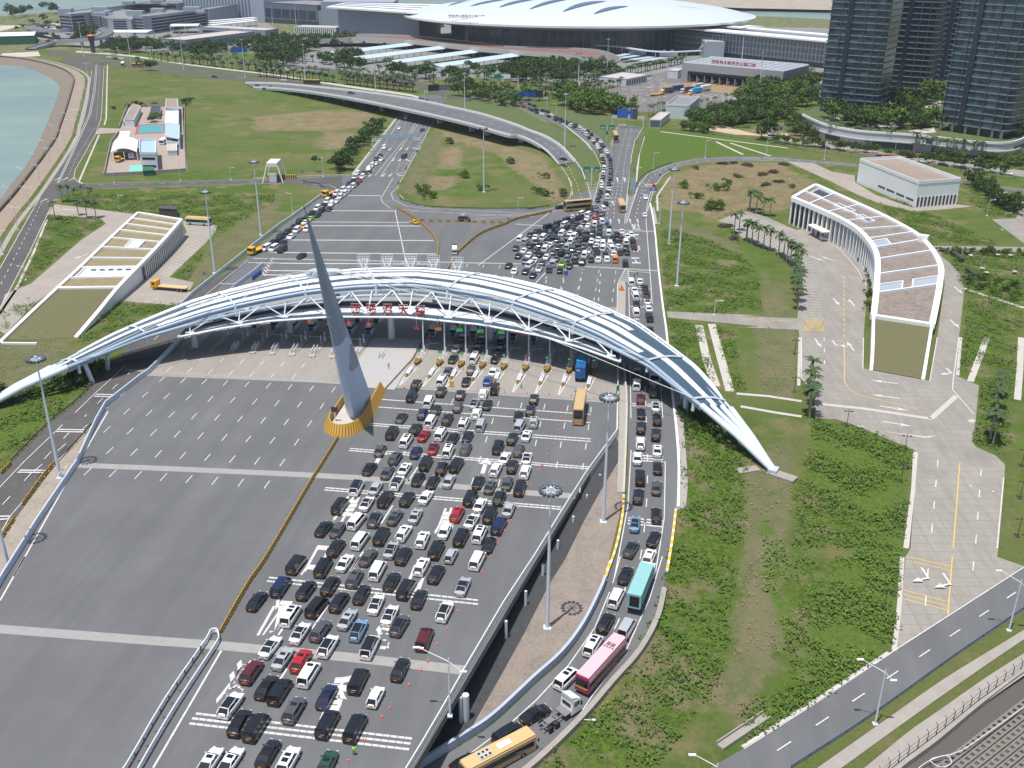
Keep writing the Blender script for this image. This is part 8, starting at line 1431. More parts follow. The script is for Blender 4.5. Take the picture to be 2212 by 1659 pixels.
def row(kk, k, a, b, n, desc, sc=1.0, jit=.25, z=None, br=None):
 for i in range(n):
  kd = kk[i % len(kk)] if len(kk) > 1 else kk; s2 = 1.2 if len(kk) > 1 else 1
  t_ = (i+.5+random.uniform(-jit, jit))/n; x, y = a[0]+(b[0]-a[0])*t_, a[1]+(b[1]-a[1])*t_; p = P(k, x, y) if z is None else PA(k, x, y, z)
  tree(kd, p, s2*sc*random.uniform(.85, 1.15), f"{ordn(i+1)} {NM[kd][0].replace('_', ' ')} from the left {desc}", NM[kd][0].replace('_', ' ')+"s "+desc, br)
def grove(kd, k, poly, n, desc, sc=1.0, z=None, br=None, md=3.5):
 pts = [P(k, x, y) if z is None else PA(k, x, y, z) for x, y in poly]; xs_, ys_ = [p.x for p in pts], [p.y for p in pts]; got = []; tr = 0
 while len(got) < n and tr < n*40:
  tr += 1; x, y = random.uniform(min(xs_), max(xs_)), random.uniform(min(ys_), max(ys_))
  if not inpoly([x], [y], pts)[0] or any(hypot(x-g[0], y-g[1]) < md for g in got): continue
  got.append((x, y)); kk = random.choice(kd); tree(kk, Vector((x, y, z if z is not None else T(y))), sc*random.uniform(.8, 1.2), f"{NM[kk][0].replace('_', ' ')} among the others {desc}", NM[kk][0].replace('_', ' ')+"s "+desc, br)
random.seed(11)
row('rd', 'A', (1160, 465), (2212, 588), 34, "in the avenue along the far highway"); row('rd', 'B', (20, 600), (640, 652), 24, "in the avenue behind the far highway"); row('rd', 'B', (700, 662), (1270, 728), 22, "in the front row before the car park"); row('rd', 'B', (660, 625), (1250, 692), 20, "in the second row before the car park")
grove('dbd', 'A', [(1340, 440), (1350, 395), (1700, 380), (2212, 330), (2212, 470), (2000, 450), (1700, 480)], 62, "in the belt before the narrow-window offices", 1.1); grove('bbd', 'A', [(760, 420), (1010, 370), (1330, 350), (1330, 400), (1000, 430)], 30, "in the clump right of the control tower"); grove('dr', 'A', [(1500, 500), (1560, 480), (2212, 540), (2212, 580)], 22, "in the verge beside the far gantry", .9); grove('b', 'A', [(640, 300), (715, 280), (715, 320), (640, 320)], 4, "inside the far flyover loop", 1.3)
grove('bd', 'B', [(0, 520), (0, 340), (400, 330), (480, 480), (480, 520)], 44, "left of the terminal car park", 1.1); grove('b', 'B', [(360, 420), (400, 340), (780, 310), (760, 360)], 22, "under the elevated forecourt road", 1.1); grove('db', 'B', [(480, 500), (620, 480), (860, 540), (880, 560), (500, 525)], 12, "between car park and service road"); grove('db', 'B', [(690, 470), (860, 450), (880, 490), (720, 495)], 7, "on the first car park island"); grove('d', 'B', [(1010, 510), (1140, 500), (1150, 530), (1020, 530)], 6, "on the second car park island"); grove('d', 'B', [(1300, 545), (1450, 525), (1460, 560), (1320, 570)], 6, "on the third car park island")
grove('dddb', 'B', [(920, 580), (1280, 570), (1560, 600), (1800, 560), (2212, 520), (2212, 640), (1820, 640), (1560, 700), (1300, 650)], 74, "in the grove before the terminal", 1.05); grove('db', 'B', [(1560, 765), (1650, 735), (2060, 740), (2090, 840), (1950, 830), (1780, 790)], 20, "beside the far road mouth", 1.15)
grove('dddb', 'C', [(0, 650), (90, 560), (560, 530), (860, 590), (560, 670), (200, 690)], 85, "in the dense grove before the drop-off road", 1.1); row('d', 'C', (610, 660), (1400, 498), 34, "in the long palm avenue towards the wing", 1.1); row('d', 'C', (600, 742), (950, 662), 11, "in the short row beside the checkpoint yard"); grove('dbr', 'C', [(120, 740), (270, 690), (490, 740), (560, 790), (180, 800)], 22, "behind the blue sign gantry", 1.1); grove('b', 'C', [(440, 850), (480, 790), (700, 790), (880, 850), (900, 905), (640, 900)], 26, "in the clump before the checkpoint yard", 1.05, br=True); row('d', 'C', (870, 905), (990, 880), 5, "right of the bright clump"); row('r', 'C', (1110, 925), (1250, 862), 7, "beside the guard house", .8); grove('d', 'C', [(-60, 790), (0, 745), (70, 800), (70, 840), (-30, 840)], 6, "by the curving queue", 1.2)
grove('bbb', 'C', [(1480, 1000), (1540, 930), (2000, 850), (2212, 800), (2212, 940), (1700, 1000)], 70, "in the wood right of the guard house", .85, br=None, md=5); row('r', 'C', (1500, 870), (2212, 735), 12, "along the wood's upper edge", .9); row('b', 'C', (1380, 1020), (1600, 1050), 6, "behind the wire fence", .55); tree('b', P('C', 2003, 1090), 1.15, "lone dark round tree by the street bend", "trees alone")
grove('b', 'D', [(0, 950), (0, 720), (320, 660), (600, 660), (590, 840), (430, 900)], 58, "in the wood left of the front tower", 1.0, md=5); row('r', 'D', (470, 655), (540, 650), 3, "above the wood beside the tower", 1.2); grove('b', 'D', [(370, 1050), (440, 960), (640, 1060), (640, 1100), (460, 1080)], 16, "at the podium's left foot", .7); grove('bb', 'D', [(620, 935), (720, 925), (1000, 930), (1240, 920), (1500, 960), (1500, 1030), (1300, 1020), (900, 1000)], 34, "in the podium garden", .95, 8); grove('by', 'D', [(1060, 800), (1300, 830), (1480, 740), (1540, 700), (1540, 860), (1250, 900), (1060, 850)], 26, "in the garden between the towers", 1.1, 8); grove('b', 'D', [(2060, 1000), (2212, 880), (2212, 1060), (2080, 1080)], 12, "at the podium's right end", .9, 8)
row('r', 'D', (665, 1108), (1160, 1170), 9, "against the left half of the podium wall", 1.15); row('r', 'D', (1310, 1195), (1880, 1262), 9, "against the right half of the podium wall", 1.2); row('y', 'D', (225, 1118), (1050, 1212), 11, "along the street's left half"); row('y', 'D', (1130, 1228), (2080, 1372), 12, "along the street's right half"); grove('bs', 'D', [(700, 1120), (1180, 1150), (1180, 1175), (700, 1130)], 12, "in the shrubbery under the podium wall", .5); grove('bs', 'D', [(1400, 1230), (2212, 1290), (2212, 1320), (1500, 1255)], 20, "in the verge right of the podium entrance", .6)
row('b', 'H', (1790, 440), (2140, 690), 17, "in the hedge row by the far right parking", .62, br=False)
for i, (x, y) in enumerate(((25, 895), (70, 918), (115, 942), (160, 962), (210, 978), (280, 1012), (318, 1035), (345, 1062), (370, 1085), (398, 1108), (425, 1120), (448, 1150), (400, 1200), (405, 1240), (412, 1290), (430, 1330), (420, 1380), (430, 1440), (55, 665), (105, 685), (158, 700), (212, 705))): tree('r', P('H', x, y), 1.0, f"{ordn(i+1)} royal palm in the row round the curved office's yard", "royal palms round the yard")
for i, (k, x, y) in enumerate((('G', 2010, 400), ('G', 2050, 375), ('G', 2110, 455), ('G', 2150, 470), ('G', 2130, 210), ('G', 2185, 215), ('L', 530, 380), ('L', 522, 460), ('L', 532, 530), ('L', 515, 600), ('L', 525, 630), ('L', 2000, 470), ('L', 1992, 560), ('L', 1972, 660), ('L', 1945, 790), ('L', 1965, 850), ('E', 545, 150), ('E', 600, 165), ('E', 655, 160), ('E', 715, 175), ('E', 492, 150), ('E', 437, 290), ('E', 618, 255), ('E', 686, 275), ('E', 756, 275))): tree('r', P(k, x, y), .95 if k != 'E' else .85, f"scattered royal palm {'at the parking corner' if k == 'G' else 'in the planting strip of the concrete road' if k == 'L' else 'at the left drive entrance'}", f"scattered royal palms {k}".replace(' G', ' at the parking').replace(' L', ' by the concrete road').replace(' E', ' at the left drive'))
row('b', 'B', (990, 1000), (650, 1345), 16, "in the hedge line left of the carriageway", .6, br=False)
for k, x, y, s_, lb in (('B', 665, 1345, .9, "dark round tree at the lower end of the hedge line"), ('A', 1160, 555, 1, "lone small tree beside the far highway's near edge"), ('A', 115, 140, 1.6, "left tall dark tree on the far shore"), ('A', 205, 125, 1.5, "middle tall dark tree on the far shore"), ('A', 400, 108, 1.8, "right tall dark tree on the far shore"), ('A', 1218, 960, .55, "yellow green bush in the compound garden"), ('A', 1190, 965, .5, "dark bush in the compound garden")): tree('b', P(k, x, y), s_, lb, None, 'yellow' in lb)
grove('s', 'A', [(820, 870), (1000, 850), (1450, 820), (1500, 790), (1500, 830), (1000, 830)], 10, "along the compound's top edge", 1.3); grove('sb', 'I', [(380, 200), (700, 20), (800, 20), (780, 60), (560, 170), (0, 330), (0, 280)], 26, "in the dark thicket under the arch's left leg", .55, br=False, md=2.5); grove('s', 'K', [(1150, 330), (1300, 420), (1560, 600), (1560, 680), (1240, 500), (1140, 400)], 22, "in the thicket under the arch's right leg", .8, br=False, md=2.2)
grove('s', 'H', [(900, 925), (985, 1060), (1020, 1120), (1030, 1480), (985, 1480), (985, 1150)], 22, "in the hedge under the curved office's wall", .7, md=1.6); grove('s', 'H', [(1550, 980), (2200, 985), (2212, 1020), (1600, 1010)], 14, "at the seating lawn's edge", .9); grove('s', 'H', [(1750, 1180), (2212, 1260), (2212, 1400), (1800, 1290)], 12, "below the seating lawn", 1.0); grove('sb', 'A', [(0, 160), (450, 130), (640, 320), (300, 360), (240, 230), (0, 270)], 40, "on the far rough ground", .5)
BRN = [mat("brushwood", (.085, .06, .045), .95), mat("brushwood_dark", (.05, .037, .03), .95)]; bpm = BT[0].copy(); bpm.materials.clear(); [bpm.materials.append(m_) for m_ in BRN]
for i, (k, x, y) in enumerate((('C', 1700, 1288), ('C', 1770, 1283), ('C', 1900, 1308), ('C', 2020, 1378), ('C', 2110, 1358), ('C', 1830, 1388), ('C', 2130, 1432), ('C', 2030, 1458), ('C', 1480, 1323), ('C', 2175, 1300), ('H', 35, 306), ('H', 155, 383), ('H', 250, 361), ('H', 290, 434), ('H', 375, 474), ('H', 178, 460), ('G', 1950, 350), ('G', 2030, 440))):
 t = thing("brush_pile", P(k, x, y), f"{ordn(i+1)} dark brown heap of cut brushwood on the dry field", "brushwood", "brushwood heaps", i); t.scale = (random.uniform(3, 5.5), random.uniform(2, 3.5), 1.4); put("twigs", bpm, t, (0, 0, -.25))
for i, (k, x, y) in enumerate((('C', 1640, 1498), ('C', 1700, 1495), ('C', 1380, 1478), ('C', 1740, 1445), ('C', 1490, 1558), ('C', 1660, 1640), ('C', 1620, 1650), ('B', 1340, 1520), ('B', 1400, 1560), ('B', 1650, 1400), ('B', 1800, 1500), ('C', 240, 1520), ('C', 300, 1545), ('C', 430, 1545), ('B', 1560, 1130), ('C', 300, 1400), ('C', 30, 1290))): tree('s', P(k, x, y), random.uniform(1.1, 1.9), f"{ordn(i+1)} low green bush alone on the dry ground", "bushes on dry ground", True)
grove('s', 'B', [(0, 680), (1000, 850), (1130, 900), (900, 870), (0, 700)], 26, "along the foot of the overpass", 1.1)
bl = sorted([o for o in COL.objects if o.name.startswith("broadleaf_tree")], key=lambda o: o.location.y)[285:]
V = []; M_ = []
for o in bl:
 c = next(ch for ch in o.children if ch.name.startswith("crown")); me = c.data; co = np.empty(len(me.vertices)*3, np.float32); me.vertices.foreach_get("co", co); co = co.reshape(-1, 3)*np.array(o.scale); mi = np.empty(len(me.polygons), np.int32); me.polygons.foreach_get("material_index", mi); a = o.rotation_euler.z
 V.append(np.c_[co[:, 0]*cos(a)-co[:, 1]*sin(a), co[:, 0]*sin(a)+co[:, 1]*cos(a), co[:, 2]]+np.array(o.location)); M_.append(mi+(1 if "bright" in me.name else 0))
 for ch in list(o.children): bpy.data.objects.remove(ch)
 bpy.data.objects.remove(o)
o = bpy.data.objects.new("distant_trees", np_mesh("distant_trees", np.concatenate(V), LEAF[:3], np.concatenate(M_))); COL.objects.link(o); tag(o, "far-off broadleaf trees too small to tell apart around the terminal", "trees", kind="stuff")
def scatter(keys, dens, sz, ymax, pal, name, label):
 V = []; M_ = []
 for key in keys:
  for poly in R_[key]:
   if min(p.y for p in poly) > ymax: continue
   x0, x1, y0, y1 = min(p.x for p in poly), max(p.x for p in poly), min(p.y for p in poly), min(ymax, max(p.y for p in poly)); n = int((x1-x0)*(y1-y0)*dens); X_, Y_ = rng.uniform(x0, x1, n), rng.uniform(y0, y1, n)
   nz = np.sin(X_*.31+np.sin(Y_*.23)*2)+np.sin(Y_*.37+np.sin(X_*.19)*2.2)+np.sin(X_*.9+Y_*.7)*.6+rng.normal(0, .5, n)
   m = inpoly(X_, Y_, poly) & (nz > -.35); X_, Y_, nz = X_[m], Y_[m], nz[m]; n = len(X_)
   if n == 0: continue
   for q in range(4):
    d = rng.normal(0, .38, (n, 3)); c = np.c_[X_, Y_, np.where(Y_ >= 205, 0, np.maximum(-7, -(205-Y_)*.07))]+d; c[:, 2] += .08+np.abs(rng.normal(0, .2, n))*(1+.35*np.clip(nz, 0, 2)); nr = rng.normal(0, .42, (n, 3)); nr[:, 2] += 1.3; nr /= np.linalg.norm(nr, axis=1)[:, None]; V.append(leaf_quads(c, nr, sz, rng)); M_.append(np.clip((nz*.5+rng.normal(0, .8, n)), 0, 2.4).astype(int))
 me = np_mesh(name, np.concatenate(V), pal, np.concatenate(M_)); o = bpy.data.objects.new(name, me); COL.objects.link(o); return tag(o, label, "scrub", kind="stuff")
scatter(['scrub'], 2.0, .19, 420, [LEAF[1], LEAF[2], mat("leaf_olive", (.10, .14, .035), .8)], "scrub", "low leafy green scrub spreading over the rough ground on both sides")
scatter(['lush'], 1.8, .18, 230, [LEAF[2], mat("leaf_lime", (.12, .20, .035), .8), LEAF[1]], "tall_grass", "bright lush weeds in the field beside the concrete road")
scatter(['dry', 'mown'], .45, .12, 480, [mat("straw", (.30, .22, .12), .9), LEAF[2], mat("dry_stalk", (.17, .12, .07), .9)], "dry_weeds", "sparse straw and weed tufts on the dry and mown ground")
def ring_mesh():
 q = MB()
 for r, th in ((1.25, .07), (.65, .06)):
  pts = [Vector((r*cos(2*pi*i/16), r*sin(2*pi*i/16), 0)) for i in range(17)]; q.path(pts, th, 5)
 for i in range(6): q.tube((0, 0, .1), (1.3*cos(pi*i/3), 1.3*sin(pi*i/3), 0), .05, n=5)
 q.tube((0, 0, -.3), (0, 0, .5), .25, n=8); return mesh_of(q, "head_ring", [LSTEEL])
RING = ring_mesh(); FLD = mesh_of(MB().box((0, 0, -.25), (.5, .42, .42)), "floodlight", [mat("lamp_housing", (.10, .12, .14), .5)]); PM = mesh_of(MB().tube((0, 0, 0), (0, 0, 14), .38, .26, 12).tube((0, 0, 14), (0, 0, 27.4), .26, .13, 12).box((0, 0, -.05), (1.3, 1.3, .2)), "pole", [LSTEEL])
MASTS = [('I', 475, 880, "beside the plaza's left edge"), ('E', 1690, 710, "behind the arch's left arm"), ('E', 2053, 410, "taller of two beside the left queue fence"), ('O', 985, 555, "on the concrete triangle near the ramp"), ('K', 540, 1225, "between plaza edge and right ramp"), ('G', 1500, 480, "left one of the pair in the right scrub"), ('G', 1562, 810, "lower one of the pair in the right scrub"), ('B', 1814, 1510, "on the central grass island"), ('B', 1665, 955, "beyond the overpass on grass"), ('A', 1030, 490, "by the stopped white coach"), ('A', 1445, 545, "left of the palm avenue"), ('A', 1928, 610, "in the far highway median"), ('B', 413, 660, "before the palm avenue left of centre"), ('B', 968, 820, "against the flyover"), ('C', 458, 1165, "beside the curving queue road"), ('C', 563, 745, "by the low blue grey building"), ('C', 790, 600, "before the terminal's right half"), ('C', 1985, 740, "in front of the checkpoint gate"), ('C', 1850, 480, "behind the checkpoint gate"), ('B', 160, 280, "before the striped hall"), ('B', 338, 200, "before the slate grey hall"), ('I', 68, 1590, "cut by the left picture edge"), ('A', 660, 440, "left of the control tower")]
for i, (k, x, y, ds) in enumerate(MASTS):
 t = thing("high_mast_light", P(k, x, y), f"tall pale floodlight mast {ds}", "light mast", "floodlight masts"); put("pole", PM, t); r = put("head_ring", RING, t, (0, 0, 27)); r.scale = (1.15,)*3
 for j in range(14): f = put("floodlight", FLD, r, (1.42*cos(2*pi*j/14), 1.42*sin(2*pi*j/14), 0)); f.rotation_euler = (0, 0, 2*pi*j/14)
def lamp(k, x, y, h, label, arms=((-1, .3), ), ln=3.2, dk=False, z=None, dirn=None, grp="street lamps", name="street_lamp"):
 m = DSTEEL if dk else LSTEEL; p = P(k, x, y) if z is None else PA(k, x, y, z); t = thing(name, p, label, "street lamp", grp); q = MB(); q.tube((0, 0, 0), (0, 0, h), .16 if h > 8 else .09, .08 if h > 8 else .06, 8); q.box((0, 0, -.05), (.7, .7, .25)); local("pole", m, q, t)
 for dx, dz in arms:
  e = Vector((dx*ln, -dx*.2*ln, dz*ln+h-.6)); q = MB(); q.tube((0, 0, h-.6), e, .07, .05, 6); local("arm", WHITE if not dk else m, q, t); q = MB(); q.box(e+Vector((dx*.35, 0, -.08)), (1.0 if ln > 2 else .5, .35, .16)); local("lamp_head", WHITE if not dk else m, q, t)
 return t
lamp('N', 1990, 1250, 10.5, "big double-armed street lamp on the plaza's right parapet", ((-1, .42), (.45, -.35)), 4.2, z=0); lamp('Q', 1040, 1315, 10.5, "double-armed street lamp on the near verge, nearer the bottom", ((-1, .55), (.35, -.35)), 3.4); lamp('Q', 2092, 580, 10.5, "double-armed street lamp on the near verge at the right edge", ((-1, .55), (.35, -.35)), 3.4); lamp('Q', -250, 2080, 10.5, "street lamp rising from below the bottom edge", ((-1, .5),), 3)
for k, x, y, h, d, ds in (('A', 897, 1437, 8, 1, "below the compound, left"), ('A', 1420, 1420, 8, -1, "below the compound, right"), ('B', 552, 1390, 9, -1, "beside the left road junction"), ('C', 1155, 1327, 8, 1, "on the inside of the loop road bend"), ('C', 1016, 1452, 8, 1, "on the grass wedge of the right branch"), ('C', 1562, 1240, 9, 1, "above the loop road, left"), ('C', 2042, 1226, 9, 1, "above the loop road, middle"), ('D', 642, 1256, 9, 1, "above the loop road, right"), ('D', 1753, 1415, 9, 1, "beside the white box hall"), ('D', 1193, 1215, 7, 1, "on the podium street"), ('H', 1920, 702, 7, 1, "by the hedge row, upper"), ('H', 2040, 812, 7, 1, "by the hedge row, lower"), ('G', 1424, 325, 9, -1, "beside the upper right road"), ('F', 312, 252, 9, -1, "by the left queue fence with cameras"), ('A', 1815, 1415, 6, 1, "on the cross road verge"), ('E', 940, 205, 6, 1, "in the left scrub"), ('E', 205, 765, 5, -1, "beside the left drive"), ('G', 1855, 1040, 5, 1, "at the scrub's lower edge by the path"), ('B', 2082, 1640, 5, 1, "right of the central island's tip"), ('C', 393, 890, 6, -1, "beside the curving queue top"), ('O', 1250, 1290, .9, 1, "stubby camera post")): lamp(k, x, y, h, f"slim street lamp {ds}", ((d, .15),), 1.6)
for i, (k, x, y) in enumerate((('A', 690, 590), ('A', 672, 700), ('A', 655, 800), ('A', 640, 890), ('A', 612, 985), ('A', 565, 1070), ('A', 515, 1160), ('A', 465, 1230), ('A', 400, 1310), ('A', 318, 1450), ('A', 235, 1640), ('E', 142, 368), ('E', 25, 565))): lamp(k, x, y, 9, f"{ordn(i+1)} double promenade lamp from the far end along the bay", ((-1, .2), (1, .2)), 2.0, grp="promenade lamps")
for i, (k, x, y) in enumerate((('A', 540, 1000), ('A', 440, 1100), ('A', 370, 1230), ('A', 290, 1340), ('A', 200, 1460), ('A', 95, 1620))): lamp(k, x, y, 8, f"{ordn(i+1)} seawall lamp from the far end beside the bay", ((-1, .3),), 2.0, grp="seawall lamps")
for i, (k, x, y) in enumerate((('L', 817, 700), ('L', 1272, 898), ('L', 1243, 1135), ('L', 1204, 1442), ('L', 404, 430), ('L', 408, 130), ('Q', 1113, 405), ('L', 2192, 1010), ('L', 2178, 1265), ('L', 2158, 1565))): lamp(k, x, y, 4.5, f"{ordn(i+1)} black garden lamp beside the concrete road", ((-1, .1), (1, .1)), .4, True, grp="black garden lamps", name="garden_lamp")
def gantry(a, b, z, panels, label, m=LSTEEL, fn=PA):
 A, B = fn(*a), fn(*b); d, L = unit(A, B); t = thing("sign_gantry", A, label, "gantry")
 for p in (A, B): q = MB(); q.tube(p, p+Vector((0, 0, z)), .25, n=8); q.build("post", m, t)
 q = MB()
 for h in (z-1, z): q.tube(A+Vector((0, 0, h)), B+Vector((0, 0, h)), .14, n=6)
 n = int(L/1.5)
 for i in range(n): q.tube(A.lerp(B, i/n)+Vector((0, 0, z-(i % 2))), A.lerp(B, (i+1)/n)+Vector((0, 0, z-((i+1) % 2))), .07, n=5)
 q.build("truss", m, t)
 for u, w_, h0, h1, pm in panels: q = MB(); p = A.lerp(B, u); q.box((p.x, p.y-.35, z+h0), (w_, .15, h1), atan2(d.y, d.x)); q.build("sign_panel", pm, t)
 return t
def words(t, u, s, z, size, a, b, m=WHITE): A, B = PA(*a), PA(*b); d, L = unit(A, B); sign_text(s, A.lerp(B, u)+Vector((0, -.45, z)), size, "lettering", None, None, parent=t, m=m, ext=.01, rz=atan2(d.y, d.x))
SCR = mat("dark_screen", (.02, .03, .04), .3)
gantry(('B', 942, 1195), ('B', 1318, 1185), 6.5, [(.5, 16, .1, 2.0, mat("pale_blue_panel", (.42, .50, .60)))], "pale truss gantry with long panel across the left carriageway"); gantry(('B', 1350, 790), ('B', 1512, 780), 6, [(.45, 8, -.2, 4, SCR), (.95, 7, 0, 3.4, mat("slate_panel", (.15, .19, .23)))], "gantry with dark message boards beyond the overpass")
a, b = ('C', 95, 835), ('C', 320, 840); t = gantry(a, b, 6, [(.06, 7, .2, 3, BLUE), (.20, 6, .2, 3, BLUE), (.37, 8, .2, 3, BLUE), (.60, 9, -.2, 4.4, SCR)], "gantry with three blue signs and dark screen over the queue"); words(t, .2, "港珠澳大桥", 1.2, 1.0, a, b)
a, b = ('C', 830, 1000), ('C', 1075, 1010); t = gantry(a, b, 6.5, [(.32, 6, -1, 5, BLUE), (.63, 2.4, -1.4, 5.5, BLUE), (.73, 2.2, -1.6, 6, mat("dark_yellow_sign", (.10, .08, .02)))], "gantry with blue and dark signs at the mouth of the right road"); words(t, .32, "珠海口岸", 1.2, 1.1, a, b)
gantry(('A', 1690, 480), ('A', 2080, 460), 6, [(.5, 14, .2, 4, BLUE)], "long gantry with wide blue sign over the palm avenue"); gantry(('B', 1905, 690), ('B', 2085, 690), 6, [(.1, 5, .3, 3, GREEN), (.5, 5, .3, 3, WHITE)], "gantry with green and white signs in the grove")
def sign(k, x, y, z, panels, label, fn=PA, r=.12):
 p = fn(k, x, y); t = thing("road_sign", p, label, "road sign"); q = MB(); q.tube((0, 0, 0), (0, 0, z), r, n=6); local("post", LSTEEL, q, t)
 for dx, h0, w_, h1, m, s, sz in panels:
  q = MB(); q.box((dx, -.18, h0), (w_, .1, h1)); local("panel", m, q, t)
  if s: o = sign_text(s, p, sz, "lettering", None, None, parent=t, m=WHITE, ext=.01); o.location = (dx, -.26, h0+.3)
 return t
sign('C', 787, 1112, 8, [(-2.3, 6.3, 3.2, 2.4, GREEN, "珠海", 1.2), (2.3, 6.3, 3.2, 2.4, GREEN, "澳门", 1.2), (0, 3.6, 1.4, 2, GREEN, None, 0)], "pair of green direction boards above the left side of the road mouth", r=.2); sign('C', 668, 1465, 8, [(-2.2, 6.3, 3.0, 2.4, GREEN, "出口", 1.1), (2.2, 6.3, 3.0, 2.4, GREEN, "珠海", 1.1)], "pair of green direction boards at the lower grass wedge", r=.25)
sign('G', 1212, 85, 5, [(0, 1.6, 1.9, 5.2, mat("pale_teal_panel", (.30, .45, .50)), None, 0)], "tall pale teal board standing in the right grass wedge"); sign('G', 1375, 108, 4.6, [(0, 3.9, 1.4, 1.4, RED, None, 0), (0, 2.5, 3.0, 1.1, BLUE, "禁止", .7), (0, 1.7, 1.6, .7, LSTEEL, None, 0)], "red no-entry sign with blue plates beside the loop road")
for k, x, y, lb in (('A', 1087, 500, "small green triangular board by the far highway"), ('B', 1858, 625, "blue board left of the green gantry sign")): sign(k, x, y, 5, [(0, 3, 4, 2.5, GREEN if 'green' in lb else BLUE, None, 0)], lb)
for i, (k, x, y) in enumerate((('B', 1205, 1375), ('B', 1145, 1495), ('B', 1290, 1240), ('E', 1615, 785), ('B', 540, 1520), ('C', 1205, 1430), ('C', 1018, 1165), ('C', 1000, 1395), ('B', 393, 1400), ('F', 405, 40))): sign(k, x, y, 4, [(0, 2.6, .9, 1.2, mat("slate_panel", (.15, .19, .23)), None, 0)], f"{ordn(i+1)} small grey roadside plate on a thin post", r=.07)
for x, lb in ((690, "small blue board with red cones in front of the jam"), (1012, "small blue board at the right edge of the jam")): sign('G', x, 728 if x < 900 else 340, 1.4, [(0, .3, 1.3, 1.3, BLUE, None, 0)], lb)
sign('F', 1562, 1605, 1.4, [(0, .2, 1.0, 1.5, YEL, None, 0)], "small yellow board standing at the toll forecourt edge"); sign('K', 652, 235, 3, [(0, .6, .7, 2.2, GREEN, None, 0)], "narrow green vertical board on the plaza's right edge")
p = P('B', 175, 1420); t = thing("inspection_portal", p, "white steel inspection portal with sloping braces over the cross road", "portal")
for s in (-1, 1):
 for e in (-1, 1): q = MB(); q.tube(p+Vector((s*2.2, e*4, 8)), p+Vector((s*4.5, e*5, 0)), .3, n=6); q.build("brace", WHITE, t)
q = MB(); q.box(p+Vector((0, 0, 7.2)), (4.6, 9, 1.6)); q.build("housing", WHITE, t); q = MB(); q.box(p+Vector((0, -4.3, .2)), (3.2, .5, 4)); q.build("screen_frame", LWALL, t)
t = thing("striped_block", P('B', 240, 1400), "long black and yellow striped block beside the inspection portal", "barrier"); q = MB(); q.box(P('B', 225, 1402), (13, 1.2, 1.6)); q.build("block", stripes("kerb_hazard", (.03, .03, .03), (.7, .45, .05), 1.0), t)
p = PA('G', 1345, 28); q = MB(); q.path([p+Vector((1.9*cos(a), 1.9*sin(a), .3)) for a in np.linspace(0, 6.28, 15)], .35, 6); tag(q.build("tyre_ring", CONCL), "pale round ring lying on the loop road", "ring")
t = thing("triangle_sign_block", PA('G', 1127, 840), "orange triangle warning sign on the stone median right of the arch", "warning sign"); q = MB(); o = PA('G', 1127, 845, .5); q.add([o+Vector((-1, 0, 0)), o+Vector((1, 0, 0)), o+Vector((0, .3, 1.7)), o+Vector((-1, .15, 0)), o+Vector((1, .15, 0)), o+Vector((0, .45, 1.7))], [(0, 1, 2), (5, 4, 3), (0, 2, 5, 3), (1, 4, 5, 2)]); q.build("triangle", ORANGE, t)
q = MB(); q.prism([tuple(p)[:2] for p in PAL('G', [(1105, 775), (1150, 775), (1160, 830), (1155, 1120), (1098, 1120), (1098, 830)])], 0, .35); structure("stone_median", q, RW)
BR1 = mat("barrier_yellow", (.55, .36, .05), .6); BR2 = mat("barrier_brown", (.16, .09, .03), .6)
def seg_mesh():
 q = MB()
 for i in range(8): q.box((-.7+i*.2, 0, 0), (.2, .42, .42), mi=i % 2); q.box((-.7+i*.2, 0, .42), (.2, .2, .5), mi=(i+1) % 2)
 return mesh_of(q, "striped_barrier", [BR1, BR2])
SEG = seg_mesh()
def barrier_line(pts, step, desc, fn=PA):
 L = resample(smooth_line([fn(*q) for q in pts], 6), step)
 for i, p in enumerate(L):
  a = L[min(i+1, len(L)-1)]-L[max(i-1, 0)]; o = bpy.data.objects.new("striped_barrier", SEG); COL.objects.link(o); o.location = (p.x, p.y, p.z+.07); o.rotation_euler = (0, 0, atan2(a.y, a.x)); tag(o, f"{ordn(i+1)} yellow and brown barrier block {desc}", "barrier", "barrier blocks "+desc)
barrier_line([('J', 215, 592), ('J', 100, 780), ('J', 0, 940), ('N', 555, 0), ('N', 400, 230), ('N', 180, 615)], 1.9, "from the pylon down the plaza's median line"); barrier_line([('F', 1130, 200), ('F', 1290, 300), ('F', 1400, 400), ('F', 1448, 480), ('F', 1452, 575)], 1.75, "in the left arc of the funnel"); barrier_line([('F', 1330, 303), ('F', 1990, 320)], 3.4, "across the funnel's top"); barrier_line([('G', 565, 232), ('G', 300, 290), ('F', 1980, 330), ('F', 1780, 410), ('F', 1600, 562)], 1.75, "in the right arc of the funnel"); barrier_line([('F', 1580, 600), ('F', 1535, 680)], 1.75, "below the funnel's mouth")
barrier_line([('I', 440, 770), ('I', 350, 870), ('I', 190, 1090)], 2.1, "beside the left ramp's slab", P); barrier_line([('I', 100, 1235), ('I', 25, 1350)], 2.1, "lowest beside the left ramp", P); barrier_line([('I', 75, 795), ('I', -10, 880)], 2.1, "on the left ramp's outer side", P)
def cone_mesh(): q = MB(); q.box((0, 0, 0), (.42, .42, .06)); q.tube((0, 0, .06), (0, 0, .35), .17, .11, 8); q.tube((0, 0, .35), (0, 0, .55), .11, .07, 8, mi=1); q.tube((0, 0, .55), (0, 0, .8), .07, .03, 8); return q
CONE = mesh_of(cone_mesh(), "traffic_cone", [mat("cone_orange", (.62, .10, .06), .6), WHITE])
